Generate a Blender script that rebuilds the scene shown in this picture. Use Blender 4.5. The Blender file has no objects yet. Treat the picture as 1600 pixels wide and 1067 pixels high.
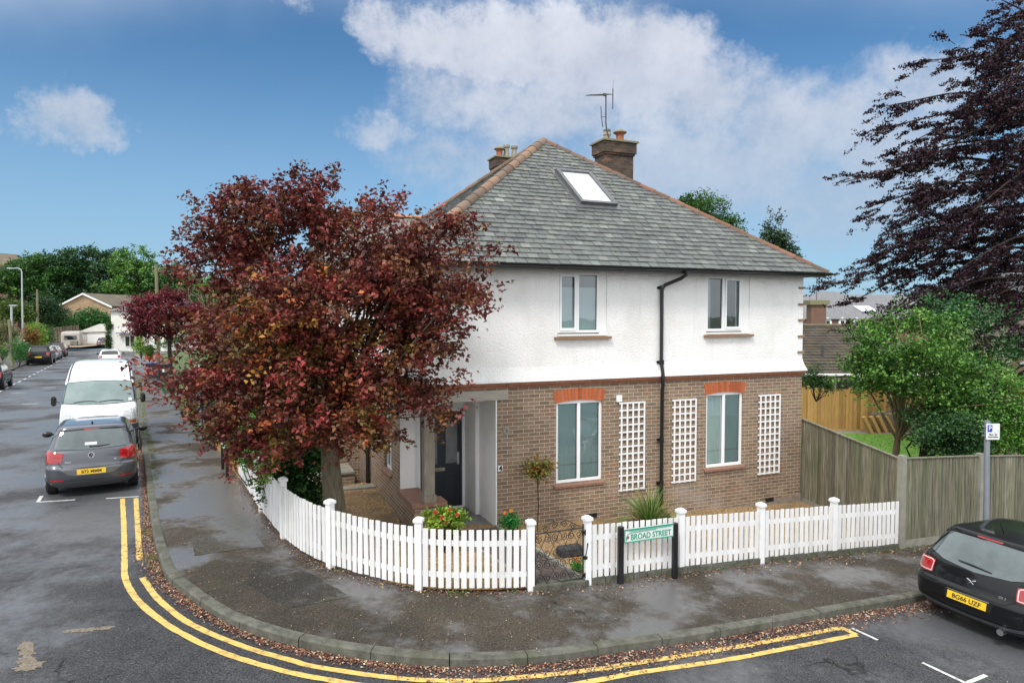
import bpy, math, random
import numpy as np
from mathutils import Vector, Matrix
from mathutils.bvhtree import BVHTree
random.seed(7); RNG = np.random.default_rng(7)
SC = bpy.context.scene; COL = SC.collection
R = math.radians

# ------------------------------------------------------------ camera
CZ = 4.08
cam_d = bpy.data.cameras.new('camera'); cam = bpy.data.objects.new('camera', cam_d); COL.objects.link(cam)
cam.location = (0, 0, CZ); cam.rotation_euler = (R(90-2.2273), 0, 0)
cam_d.sensor_width = 36; cam_d.lens = 1067/1600*36; cam_d.clip_start = .1; cam_d.clip_end = 3000
SC.camera = cam
SC.view_settings.view_transform = 'Standard'; SC.view_settings.look = 'None'
SC.view_settings.exposure = .38; SC.view_settings.gamma = 1
# ------------------------------------------------------------ sun
SUN_EL, SUN_AZ = R(52), R(205)     # azimuth clockwise from +Y : behind the camera, a little to the left
sd = bpy.data.lights.new('sun', 'SUN'); sd.energy = 2.0; sd.angle = R(13); sd.color = (1, .96, .9)
sun = bpy.data.objects.new('sun', sd); COL.objects.link(sun)
dv = Vector((math.sin(SUN_AZ)*math.cos(SUN_EL), math.cos(SUN_AZ)*math.cos(SUN_EL), math.sin(SUN_EL)))
sun.rotation_euler = dv.to_track_quat('Z', 'Y').to_euler()
# ------------------------------------------------------------ node helper
class NT:
    def __init__(s, nt): s.nt = nt; s.n = nt.nodes; s.l = nt.links
    def new(s, t, **k):
        n = s.n.new(t)
        for a, b in k.items(): setattr(n, a, b)
        return n
    def put(s, sock, v):
        if isinstance(v, bpy.types.NodeSocket): s.l.new(v, sock)
        elif v is not None:
            if isinstance(v, (tuple, list)) and len(v) == 3 and sock.type == 'RGBA': v = (*v, 1)
            sock.default_value = v
    def math(s, op, a, b=None, c=None, clamp=False):
        n = s.new('ShaderNodeMath', operation=op, use_clamp=clamp)
        for i, v in enumerate((a, b, c)):
            if v is not None: s.put(n.inputs[i], v)
        return n.outputs[0]
    def vmath(s, op, a, b=None, out=0):
        n = s.new('ShaderNodeVectorMath', operation=op); s.put(n.inputs[0], a)
        if b is not None: s.put(n.inputs[1], b)
        return n.outputs[out]
    def mix(s, f, a, b, bt='MIX'):
        n = s.new('ShaderNodeMix', data_type='RGBA', blend_type=bt)
        s.put(n.inputs[0], f); s.put(n.inputs[6], a); s.put(n.inputs[7], b); return n.outputs[2]
    def noise(s, vec, scale, detail=3, rough=.5, out=0, w=None):
        n = s.new('ShaderNodeTexNoise'); s.put(n.inputs['Vector'], vec)
        n.inputs['Scale'].default_value = scale; n.inputs['Detail'].default_value = detail; n.inputs['Roughness'].default_value = rough
        return n.outputs[out]
    def ramp(s, f, stops):
        n = s.new('ShaderNodeValToRGB'); s.put(n.inputs[0], f); e = n.color_ramp.elements
        while len(e) < len(stops): e.new(.5)
        for i, (p, c) in enumerate(stops): e[i].position = p; e[i].color = (*c, 1) if len(c) == 3 else c
        return n.outputs[0]
    def mr(s, v, a, b, c=0, d=1, smooth=False):
        n = s.new('ShaderNodeMapRange'); n.interpolation_type = 'SMOOTHSTEP' if smooth else 'LINEAR'
        s.put(n.inputs[0], v)
        for i, q in enumerate((a, b, c, d)): n.inputs[i+1].default_value = q
        return n.outputs[0]
# ------------------------------------------------------------ world
W = bpy.data.worlds.new('World'); SC.world = W; W.use_nodes = True
t = NT(W.node_tree); t.n.clear()
wo = t.new('ShaderNodeOutputWorld'); bg = t.new('ShaderNodeBackground'); t.l.new(bg.outputs[0], wo.inputs[0])
tc = t.new('ShaderNodeTexCoord'); D = tc.outputs['Generated']
sky = t.new('ShaderNodeTexSky', sky_type='NISHITA', sun_disc=False, sun_elevation=SUN_EL, sun_rotation=SUN_AZ)
sky.altitude = 0; sky.air_density = 1.0; sky.dust_density = .6; sky.ozone_density = 2.0
skc = t.mix(1, sky.outputs[0], (.050, .078, .093), 'MULTIPLY')
sx = t.new('ShaderNodeSeparateXYZ'); t.l.new(D, sx.inputs[0])
az = t.math('ARCTAN2', sx.outputs[0], sx.outputs[1]); el = t.math('ARCSINE', sx.outputs[2])
wn = t.noise(D, 6, 8, .68, 1); 
ws = t.new('ShaderNodeSeparateXYZ'); t.l.new(wn, ws.inputs[0])
az2 = t.math('ADD', az, t.math('MULTIPLY', t.math('SUBTRACT', ws.outputs[0], .5), .24))
el2 = t.math('ADD', el, t.math('MULTIPLY', t.math('SUBTRACT', ws.outputs[1], .5), .15))
# clouds: azimuth, elevation (degrees), radii (degrees), density
CL = [(1, 21.5, 13, 3.6, 1.1), (9, 19.5, 10, 4.6, 1.05), (-8, 22.0, 6, 2.2, .75), (15, 16.5, 8, 4.2, .8), (3, 16.0, 10, 4.2, .78), (22, 13.5, 9, 4.6, .8),
      (29, 11.5, 7, 5.0, .75), (-11, 15.0, 3.8, 2.0, .62), (-5, 13.0, 7, 3.2, .55), (-18.5, 24.0, 3.4, 1.6, .50), (-11, 25.2, 5, 1.2, .42), (33, 25.0, 5.5, 2.0, .48),
      (-32, 13.6, 4.0, 2.2, .85), (-37.4, 13.2, 1.8, 1.1, .6), (26, 8.5, 14, 4.8, .72), (15, 11, 17, 5.5, .78), (-3, 17.5, 9, 3.4, .66), (0, 12, 9, 3.6, .55), (31, 16, 8, 3.5, .6), (10, 25.8, 5, 1.1, .3), (18, 25.0, 6, 1.0, .3), (6, 10.5, 14, 4.0, .5)]
acc = None
for a, e, ra, re, dn in CL:
    dx = t.math('MULTIPLY', t.math('SUBTRACT', az2, R(a)), 1/R(ra)); dy = t.math('MULTIPLY', t.math('SUBTRACT', el2, R(e)), 1/R(re))
    rr = t.math('ADD', t.math('MULTIPLY', dx, dx), t.math('MULTIPLY', dy, dy))
    m = t.math('MULTIPLY', t.math('SUBTRACT', 1.0, rr, clamp=True), dn)
    acc = m if acc is None else t.math('MAXIMUM', acc, m)
fn = t.noise(D, 11, 12, .70); bn = t.noise(D, 3.2, 4, .5)
msk = t.mr(t.math('ADD', acc, t.math('MULTIPLY', t.math('SUBTRACT', fn, .5), 1.25)), .02, .80, 0, .96, True)
msk = t.math('MULTIPLY', msk, t.mr(acc, 0, .12, 0, 1))
lit = t.mr(t.math('ADD', t.math('MULTIPLY', el2, 2.4), t.math('MULTIPLY', fn, 1.5)), 1.02, 1.85, 0, 1)
ccol = t.mix(lit, (.35, .39, .47), (.60, .62, .69))
front = t.mix(t.math('MULTIPLY', msk, .93), skc, ccol)
hz = t.mr(el, 0, R(22), .70, 0, True)
front = t.mix(hz, front, (.29, .44, .61))
# thick bright cloud cover overhead and behind the viewer lights the street softly
cov = t.mr(t.math('ADD', t.math('MULTIPLY', t.math('SUBTRACT', sx.outputs[2], t.math('MULTIPLY', sx.outputs[1], .50)), 1.0), t.math('MULTIPLY', bn, .15)), -.02, .34, 0, 1, True)
over = t.mix(bn, (.95, 1.0, 1.08), (1.42, 1.42, 1.42))
t.put(bg.inputs[0], t.mix(cov, front, over)); bg.inputs[1].default_value = 1.0

# ------------------------------------------------------------ materials
def mat(name, c1, c2=None, ns=6, rough=.8, bump=0, bs=60, metal=0, coat=0, attr=False, r2=None, stretch=None, spec=None, c3=None, ns3=1.2, detail=4, transl=0, wet=0, contrast=(.35, .65)):
    m = bpy.data.materials.new(name); m.use_nodes = True; q = NT(m.node_tree); b = q.n['Principled BSDF']
    o = q.new('ShaderNodeTexCoord').outputs['Object']
    if stretch: 
        mp = q.new('ShaderNodeMapping'); mp.inputs['Scale'].default_value = stretch; q.l.new(o, mp.inputs[0]); o = mp.outputs[0]
    col = c1
    if c2 is not None: col = q.mix(q.mr(q.noise(o, ns, detail, .6), contrast[0], contrast[1]), c1, c2)
    if c3 is not None: col = q.mix(q.mr(q.noise(o, ns3, 4, .6), .5, .68), col, c3)
    if attr:
        a = q.new('ShaderNodeAttribute', attribute_name='Col').outputs[0]
        col = a if c2 is None and c1 is None else q.mix(1, col if not isinstance(col, tuple) else (*col, 1), a, 'MULTIPLY')
    q.put(b.inputs['Base Color'], col)
    b.inputs['Roughness'].default_value = rough; b.inputs['Metallic'].default_value = metal; b.inputs['Coat Weight'].default_value = coat
    b.inputs['Coat Roughness'].default_value = .04
    if spec is not None: b.inputs['Specular IOR Level'].default_value = spec
    if r2 is not None: q.put(b.inputs['Roughness'], q.mr(q.noise(o, wet or 1.2, 4, .55), .42, .6, rough, r2))
    if bump:
        bn_ = q.new('ShaderNodeBump'); bn_.inputs['Strength'].default_value = bump; bn_.inputs['Distance'].default_value = .03 if name == 'white_roughcast' else .01
        q.put(bn_.inputs['Height'], q.noise(o, bs, 4, .6)); q.l.new(bn_.outputs[0], b.inputs['Normal'])
    if transl:
        tr = q.new('ShaderNodeBsdfTranslucent'); q.put(tr.inputs[0], col)
        mx = q.new('ShaderNodeMixShader'); mx.inputs[0].default_value = transl
        q.l.new(b.outputs[0], mx.inputs[1]); q.l.new(tr.outputs[0], mx.inputs[2]); q.l.new(mx.outputs[0], q.n['Material Output'].inputs[0])
    return m

def add_streaks(m):
    q = NT(m.node_tree); b = q.n['Principled BSDF']; lk_ = b.inputs['Base Color'].links[0]; src = lk_.from_socket
    mp = q.new('ShaderNodeMapping'); mp.inputs['Scale'].default_value = (3.2, 3.2, .28); q.l.new([n for n in q.n if n.type == 'TEX_COORD'][0].outputs['Object'], mp.inputs[0])
    f = q.mr(q.noise(mp.outputs[0], 1.6, 6, .7), .52, .76, 0, .28)
    q.put(b.inputs['Base Color'], q.mix(f, src, (.60, .60, .57)))
def brick_mat(name, ca, cb, mortar, cc=None, bw=.225, rh=.075, mort=.011, rough=.9, pale=None):
    m = bpy.data.materials.new(name); m.use_nodes = True; q = NT(m.node_tree); b = q.n['Principled BSDF']
    o = q.new('ShaderNodeTexCoord').outputs['Object']
    s = q.new('ShaderNodeSeparateXYZ'); q.l.new(o, s.inputs[0])
    c = q.new('ShaderNodeCombineXYZ'); q.put(c.inputs[0], q.math('ADD', s.outputs[0], s.outputs[1])); q.put(c.inputs[1], s.outputs[2])
    bt = q.new('ShaderNodeTexBrick', offset=.5); q.put(bt.inputs['Vector'], c.outputs[0])
    bt.inputs['Scale'].default_value = 1; bt.inputs['Brick Width'].default_value = bw; bt.inputs['Row Height'].default_value = rh
    bt.inputs['Mortar Size'].default_value = mort/2; bt.inputs['Mortar Smooth'].default_value = .25; bt.inputs['Bias'].default_value = 0
    bt.inputs['Color1'].default_value = (*ca, 1); bt.inputs['Color2'].default_value = (*cb, 1); bt.inputs['Mortar'].default_value = (*mortar, 1)
    col = bt.outputs[0]
    # second brick grid gives each brick its own odd colour
    b2 = q.new('ShaderNodeTexBrick', offset=.5); q.put(b2.inputs['Vector'], c.outputs[0])
    for k in ('Scale', 'Brick Width', 'Row Height'): b2.inputs[k].default_value = bt.inputs[k].default_value
    b2.inputs['Mortar Size'].default_value = 0; b2.inputs['Color1'].default_value = (0, 0, 0, 1); b2.inputs['Color2'].default_value = (1, 1, 1, 1)
    if cc:
        pick = q.mr(q.noise(q.vmath('MULTIPLY', c.outputs[0], (2.2, 6.7, 1)), 1.0, 1, .5), .58, .66)
        col = q.mix(q.math('MULTIPLY', pick, q.math('SUBTRACT', 1, bt.outputs[1])), col, cc)
    fine = q.noise(o, 45, 3, .6)
    col = q.mix(1, col, q.ramp(fine, [(.25, (.72, .72, .72)), (.75, (1.22, 1.2, 1.18))]), 'MULTIPLY')
    big = q.noise(o, .8, 4, .6)
    col = q.mix(1, col, q.ramp(big, [(.3, (.82, .84, .86)), (.7, (1.1, 1.08, 1.05))]), 'MULTIPLY')
    if pale:   # weathered salty patch
        for (px, pz, pr) in pale:
            dd = q.vmath('LENGTH', q.vmath('SUBTRACT', c.outputs[0], (px, pz, 0)), None, 1)
            f = q.mr(q.math('ADD', dd, q.math('MULTIPLY', q.noise(o, 6, 5, .7), pr*1.2)), pr*.7, pr*1.5, .5, 0)
            col = q.mix(f, col, (.36, .33, .30))
    q.put(b.inputs['Base Color'], col); b.inputs['Roughness'].default_value = rough
    bp = q.new('ShaderNodeBump'); bp.inputs['Strength'].default_value = .6; bp.inputs['Distance'].default_value = .006
    q.put(bp.inputs['Height'], q.math('ADD', q.math('SUBTRACT', 1, bt.outputs[1]), q.math('MULTIPLY', fine, .35))); q.l.new(bp.outputs[0], b.inputs['Normal'])
    return m

M = {}
M['brick'] = brick_mat('brown_brick', (.175, .122, .088), (.288, .206, .150), (.54, .48, .36), (.26, .15, .10), pale=[(4.3, .28, .42), (4.75, .1, .35), (5.2, -.1, .3)])
M['bricksoot'] = brick_mat('sooty_chimney_brick', (.045, .032, .026), (.10, .068, .05), (.10, .085, .068), (.17, .085, .05))
M['brickfar'] = brick_mat('tan_brick', (.34, .22, .13), (.42, .29, .18), (.42, .36, .28), bw=.45, rh=.15)
M['brickred'] = brick_mat('dark_red_brick', (.16, .08, .055), (.22, .11, .08), (.25, .22, .18))
M['plinth'] = mat('cement_plinth', (.20, .17, .14), (.30, .26, .22), 9, .9, .5, 50)
M['render'] = mat('white_roughcast', (.90, .90, .895), (.76, .765, .75), 30, .85, .75, 28, contrast=(.50, .75), c3=(.78, .775, .75), ns3=.7)
add_streaks(M['render'])
M['plaster'] = mat('white_painted_plaster', (.87, .87, .86), (.80, .81, .80), 3, .7, .15, 60)
M['creamwall'] = mat('cream_render', (.62, .58, .47), (.55, .52, .43), 2, .85, .3, 60)
M['whitewall'] = mat('white_far_wall', (.74, .73, .68), (.66, .66, .62), 2, .85, .2, 60)
M['upvc'] = mat('white_window_plastic', (.84, .85, .86), None, rough=.3, spec=.4)
M['pane'] = mat('blinded_glass', (.075, .115, .115), (.125, .17, .165), 1.5, .09, 0, spec=.8, coat=.5)
M['paneup'] = mat('bedroom_glass', (.055, .08, .085), (.10, .13, .135), 1.3, .06, 0, spec=.8, coat=.5)
def glassmat(name, tint, refl):
    m = bpy.data.materials.new(name); m.use_nodes = True; q = NT(m.node_tree); q.n.remove(q.n['Principled BSDF'])
    tr = q.new('ShaderNodeBsdfTransparent'); tr.inputs[0].default_value = (*tint, 1); gl = q.new('ShaderNodeBsdfGlossy'); gl.inputs['Roughness'].default_value = .02; gl.inputs[0].default_value = (.9, .95, 1, 1)
    fr_ = q.new('ShaderNodeFresnel'); fr_.inputs[0].default_value = 1.5
    o_ = q.new('ShaderNodeTexCoord').outputs['Object']; bp_ = q.new('ShaderNodeBump'); bp_.inputs['Strength'].default_value = .12; bp_.inputs['Distance'].default_value = .01; q.put(bp_.inputs['Height'], q.noise(o_, 2.2, 2, .5)); q.l.new(bp_.outputs[0], gl.inputs['Normal'])
    mx = q.new('ShaderNodeMixShader'); q.put(mx.inputs[0], q.math('ADD', q.math('MULTIPLY', fr_.outputs[0], 1.2), refl)); q.l.new(tr.outputs[0], mx.inputs[1]); q.l.new(gl.outputs[0], mx.inputs[2]); q.l.new(mx.outputs[0], q.n['Material Output'].inputs[0])
    return m
M['clearglass'] = glassmat('window_glass', (.84, .92, .92), .06)
M['blind'] = mat('grey_green_roller_blind', (.42, .52, .51), (.47, .56, .55), 2, .8)
M['blinddark'] = mat('blue_grey_roller_blind', (.29, .35, .37), (.34, .40, .41), 2, .8)
M['curtain'] = mat('pale_grey_curtain', (.48, .50, .50), (.26, .28, .29), 3.5, .9, stretch=(6, 6, .25))
M['room'] = mat('dark_room', (.07, .078, .082), (.13, .135, .13), 1.5, .9)
M['skylight'] = mat('skylight_glass', (.72, .78, .84), None, rough=.12, coat=1, spec=.6)
M['darkglass'] = mat('dark_glass', (.012, .016, .018), None, rough=.04, coat=1, spec=.7)
M['carglass'] = mat('car_glass', (.045, .065, .07), (.09, .12, .125), 2.5, .05, coat=1, spec=.7)
M['vanglass'] = mat('van_windscreen_glass', (.11, .17, .165), (.17, .23, .225), 2.0, .06, coat=1, spec=.7)
M['slate'] = mat('grey_slate', None, None, attr=True, rough=.42, bump=.25, bs=40, spec=.5)
q = NT(M['slate'].node_tree)   # slate surface with lichen marks
a_ = [n for n in q.n if n.type == 'ATTRIBUTE'][0].outputs[0]; o_ = [n for n in q.n if n.type == 'TEX_COORD'][0].outputs['Object']
cc_ = q.mix(1, a_, q.ramp(q.noise(o_, 14, 5, .7), [(.3, (.62, .64, .62)), (.7, (1.3, 1.3, 1.28))]), 'MULTIPLY')
cc_ = q.mix(q.mr(q.noise(o_, .55, 4, .6), .5, .75, 0, .35), cc_, (.085, .10, .085))
q.put(q.n['Principled BSDF'].inputs['Base Color'], cc_)
M['slatefar'] = mat('far_slates', (.12, .125, .135), (.19, .19, .20), 3, .6, .2, 20, stretch=(1, 1, 3))
M['tilebrown'] = mat('brown_concrete_tile', (.085, .068, .055), (.14, .115, .085), 6, .8, .4, 20, c3=(.16, .15, .06), ns3=.9)
M['hip'] = mat('clay_hip_tile', None, None, attr=True, rough=.85, bump=.5, bs=35)
M['clay'] = mat('clay_tile', (.30, .12, .065), (.20, .09, .055), 12, .85, .3, 60)
M['claysill'] = mat('weathered_clay_sill', (.30, .15, .10), (.20, .12, .09), 16, .8, .3, 60)
M['stone_sill'] = mat('worn_tile_sill', (.22, .16, .10), (.30, .15, .08), 12, .8, .3, 60)
M['archbrick'] = mat('orange_red_brick', None, None, attr=True, rough=.85, bump=.3, bs=60)
M['black'] = mat('black_plastic', (.012, .012, .014), None, rough=.28, spec=.5)
M['iron'] = mat('black_wrought_iron', (.010, .010, .011), None, rough=.45)
M['oak'] = mat('weathered_oak', (.19, .165, .13), (.29, .26, .21), 7, .85, .6, 30, stretch=(6, 6, .5))
M['oakh'] = mat('weathered_oak_beam', (.30, .28, .24), (.40, .38, .33), 7, .85, .6, 30, stretch=(.5, .5, 6))
M['oldwood'] = mat('grey_green_old_board', (.12, .112, .080), (.29, .275, .215), 5, .9, .5, 40, attr=True, stretch=(6, 6, .45), c3=(.13, .15, .085), ns3=1.3)
M['newwood'] = mat('yellow_pine_board', (.42, .24, .07), (.52, .33, .12), 5, .8, .3, 40, attr=True, stretch=(6, 6, .5))
M['darkwood'] = mat('dark_stained_board', (.022, .021, .022), (.04, .038, .038), 5, .8, .3, 40, stretch=(6, 6, .5))
M['brownwood'] = mat('brown_slat', (.10, .075, .055), (.17, .13, .10), 5, .85, .3, 30, attr=True, stretch=(6, 6, .5))
M['pole'] = mat('lichened_timber_pole', (.15, .13, .075), (.24, .21, .13), 5, .9, .5, 30, stretch=(5, 5, .4))
M['concrete'] = mat('pale_concrete', (.30, .29, .25), (.22, .22, .18), 6, .9, .4, 60)
M['picket'] = mat('white_painted_picket', (.82, .83, .84), (.70, .72, .72), 9, .55, .15, 40, contrast=(.5, .85), attr=True)
M['galv'] = mat('galvanised_grey_steel', (.22, .25, .29), (.28, .31, .34), 4, .45, metal=.3)
M['palepole'] = mat('pale_grey_lamp_paint', (.42, .46, .49), None, rough=.5)
M['bark'] = mat('grey_brown_bark', (.085, .070, .045), (.15, .13, .09), 9, .95, 1.0, 22, stretch=(2.2, 2.2, .6), c3=(.10, .11, .05), ns3=2)
M['barkpale'] = mat('pale_brown_bark', (.28, .20, .12), (.36, .28, .18), 9, .9, .6, 22)
M['barkdark'] = mat('dark_bark', (.030, .022, .017), (.055, .042, .033), 9, .95, .6, 22)
M['leaf'] = mat('leaf_blade', None, None, attr=True, rough=.5, transl=.22, spec=.35)
M['leafdry'] = mat('fallen_leaf', None, None, attr=True, rough=.75)
M['petal'] = mat('flower_petal', None, None, attr=True, rough=.6)
M['door'] = mat('anthracite_door', (.018, .022, .032), None, rough=.38, spec=.5)
M['chrome'] = mat('polished_metal', (.65, .66, .68), None, rough=.18, metal=1)
M['tyre'] = mat('tyre_rubber', (.012, .012, .012), (.02, .02, .02), 30, .8)
M['rim'] = mat('alloy_rim', (.38, .39, .40), None, rough=.35, metal=.8)
M['trim'] = mat('grey_bumper_plastic', (.05, .055, .062), (.07, .075, .08), 20, .6)
M['archdark'] = mat('wheel_arch_black', (.006, .006, .006), None, rough=.9)
M['polo'] = mat('grey_metallic_paint', (.085, .092, .108), None, rough=.32, metal=.6, coat=1)
M['blackpaint'] = mat('black_car_paint', (.004, .0045, .006), None, rough=.5, coat=.6, spec=.15)
M['silver'] = mat('silver_car_paint', (.34, .36, .40), None, rough=.3, metal=.6, coat=1)
M['redblack'] = mat('dark_maroon_paint', (.05, .012, .018), None, rough=.25, coat=1)
M['purple'] = mat('purple_car_paint', (.045, .02, .05), None, rough=.25, coat=1)
M['whitepaint'] = mat('white_van_paint', (.80, .81, .82), None, rough=.3, coat=1)
M['redlens'] = mat('red_lamp_lens', (.26, .004, .006), (.40, .012, .014), 30, .12, coat=1)
M['darkred'] = mat('dark_red_reflector', (.30, .01, .01), None, rough=.2, coat=1)
M['clearlens'] = mat('clear_lamp_lens', (.55, .58, .60), (.25, .27, .28), 18, .1, coat=1)
M['amber'] = mat('amber_lens', (.50, .10, .01), (.3, .05, .01), 40, .2, coat=1)
M['plate'] = mat('yellow_number_plate', (.78, .50, .02), None, rough=.35)
M['ink'] = mat('black_lettering', (.01, .01, .01), None, rough=.5)
M['signwhite'] = mat('white_sign_enamel', (.76, .79, .78), (.66, .70, .69), 12, .35)
M['signgreen'] = mat('green_sign_enamel', (.02, .30, .19), None, rough=.35)
M['blue'] = mat('blue_sign_enamel', (.03, .05, .35), None, rough=.35)
M['binbody'] = mat('dark_grey_bin', (.018, .022, .03), None, rough=.45)
M['binblue'] = mat('blue_bin_lid', (.03, .07, .22), None, rough=.4)
M['bingreen'] = mat('green_plastic', (.03, .14, .06), None, rough=.45)
M['redplastic'] = mat('red_plastic', (.55, .05, .02), None, rough=.45)
M['terracotta'] = mat('terracotta_pot', (.34, .12, .06), (.26, .09, .05), 20, .8)
M['buffpot'] = mat('buff_clay_pot', (.42, .37, .27), (.30, .27, .2), 20, .85)
M['potlichen'] = mat('lichened_cap', (.17, .17, .10), (.24, .22, .13), 20, .9)
M['alloy'] = mat('aerial_metal', (.10, .10, .105), None, rough=.5, metal=.5)
M['flashing'] = mat('lead_grey_frame', (.10, .105, .11), (.14, .145, .15), 9, .4, metal=.3)
M['yellow'] = mat('yellow_line_paint', (.72, .49, .13), (.56, .39, .13), 14, .6, .3, 80, c3=(.30, .22, .09), ns3=9, contrast=(.4, .8))
M['whiteline'] = mat('worn_white_line_paint', (.62, .62, .60), (.30, .30, .30), 12, .6, .3, 80, contrast=(.45, .75))
M['kerb'] = mat('mossy_kerb_stone', (.065, .067, .052), (.135, .135, .112), 7, .85, .7, 60, c3=(.07, .075, .045), ns3=2.2)
M['gravel'] = mat('orange_gravel', (.12, .075, .04), (.45, .30, .14), 24, .9, 1.0, 30, detail=5, contrast=(.38, .62), c3=(.16, .11, .065), ns3=1.5)
M['soil'] = mat('dark_soil', (.045, .034, .022), (.08, .06, .04), 12, .95, .8, 40)
M['lawn'] = mat('lawn_grass', (.10, .24, .018), (.15, .30, .03), 4, .9, .8, 70)
M['field'] = mat('rough_grass', (.05, .085, .022), (.09, .13, .04), .4, .95, .5, 20)
M['path'] = mat('purple_brown_paver', (.075, .058, .055), (.12, .095, .085), 9, .7, .5, 30)
M['drive'] = mat('tan_driveway', (.34, .26, .17), (.28, .21, .14), 2, .85)
M['cloth'] = mat('caravan_shell', (.45, .42, .38), (.38, .35, .32), 2, .5)
M['mesh_floor'] = mat('grey_speckled_porch_floor', (.10, .10, .10), (.32, .32, .31), 60, .8, .5, 60, contrast=(.45, .55))
# wet tarmac: aggregate speckle, damp patches with low roughness and painted sky reflection, worn lighter areas
def tarmac(name, dark, mid, light, wetscale, wetlo, wethi, speck=1.0, moss=None, dry=.75, painted_sheen=(.135, .14, .15)):
    m = bpy.data.materials.new(name); m.use_nodes = True; q = NT(m.node_tree); b = q.n['Principled BSDF']
    o = q.new('ShaderNodeTexCoord').outputs['Object']
    g = q.math('ADD', q.math('MULTIPLY', q.noise(o, 42, 3, .75), .62), q.math('MULTIPLY', q.noise(o, 115, 2, .7), .38)); pat = q.noise(o, .55, 5, .62); w = q.noise(o, wetscale, 4, .55)
    col = q.mix(q.mr(g, .42, .60), dark, mid)
    col = q.mix(q.mr(q.noise(o, 75, 2, .5), .62, .72, 0, .75*speck), col, light)
    col = q.mix(1, col, q.ramp(pat, [(.3, (.68, .69, .72)), (.7, (1.22, 1.2, 1.17))]), 'MULTIPLY')
    col = q.mix(1, col, q.ramp(q.noise(o, 3.2, 6, .7), [(.3, (.80, .80, .80)), (.7, (1.15, 1.14, 1.12))]), 'MULTIPLY')
    v = q.new('ShaderNodeTexVoronoi', feature='DISTANCE_TO_EDGE'); q.put(v.inputs['Vector'], q.vmath('ADD', o, q.noise(o, 1.3, 4, .6, 1))); v.inputs['Scale'].default_value = .42
    col = q.mix(q.math('MULTIPLY', q.mr(v.outputs[0], .004, .012, 1, 0), q.mr(q.noise(o, .9, 3, .5), .5, .6, 0, .75)), col, tuple(x*.35 for x in dark))
    if moss: col = q.mix(q.mr(q.noise(o, 1.4, 7, .78), .56, .66, 0, .7), col, moss)
    sp3 = q.new('ShaderNodeSeparateXYZ'); q.l.new(o, sp3.inputs[0])
    w = q.math('SUBTRACT', w, q.math('MULTIPLY', q.mr(q.math('SUBTRACT', sp3.outputs[1], q.math('MULTIPLY', sp3.outputs[0], .6)), 11.5, 17.5, 0, 1, True), .085))  # damp and its painted reflection spread wider toward the left street
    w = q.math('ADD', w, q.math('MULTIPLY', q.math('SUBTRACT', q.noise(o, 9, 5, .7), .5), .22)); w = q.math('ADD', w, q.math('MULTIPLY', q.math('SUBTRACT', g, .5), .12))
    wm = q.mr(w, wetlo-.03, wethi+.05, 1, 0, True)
    col = q.mix(q.math('MULTIPLY', wm, .62), col, painted_sheen)  # pale grey paints reflected sky into the base colour of the damp patches
    q.put(b.inputs['Base Color'], col)
    q.put(b.inputs['Roughness'], q.math('ADD', q.math('MULTIPLY', q.math('SUBTRACT', 1, wm), dry-.26), q.math('ADD', .20, q.math('MULTIPLY', g, .22))))
    q.put(b.inputs['Specular IOR Level'], q.math('ADD', .28, q.math('MULTIPLY', wm, .72)))
    bp = q.new('ShaderNodeBump'); q.put(bp.inputs['Strength'], q.math('ADD', .30, q.math('MULTIPLY', q.math('SUBTRACT', 1, wm), .5))); bp.inputs['Distance'].default_value = .012
    q.put(bp.inputs['Height'], g); q.l.new(bp.outputs[0], b.inputs['Normal'])
    return m
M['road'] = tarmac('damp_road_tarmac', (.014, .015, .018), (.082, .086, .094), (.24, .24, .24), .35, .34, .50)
M['pave'] = tarmac('wet_pavement_tarmac', (.022, .018, .014), (.094, .080, .061), (.31, .27, .21), .75, .40, .50, moss=(.055, .055, .028), dry=.8)

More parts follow.
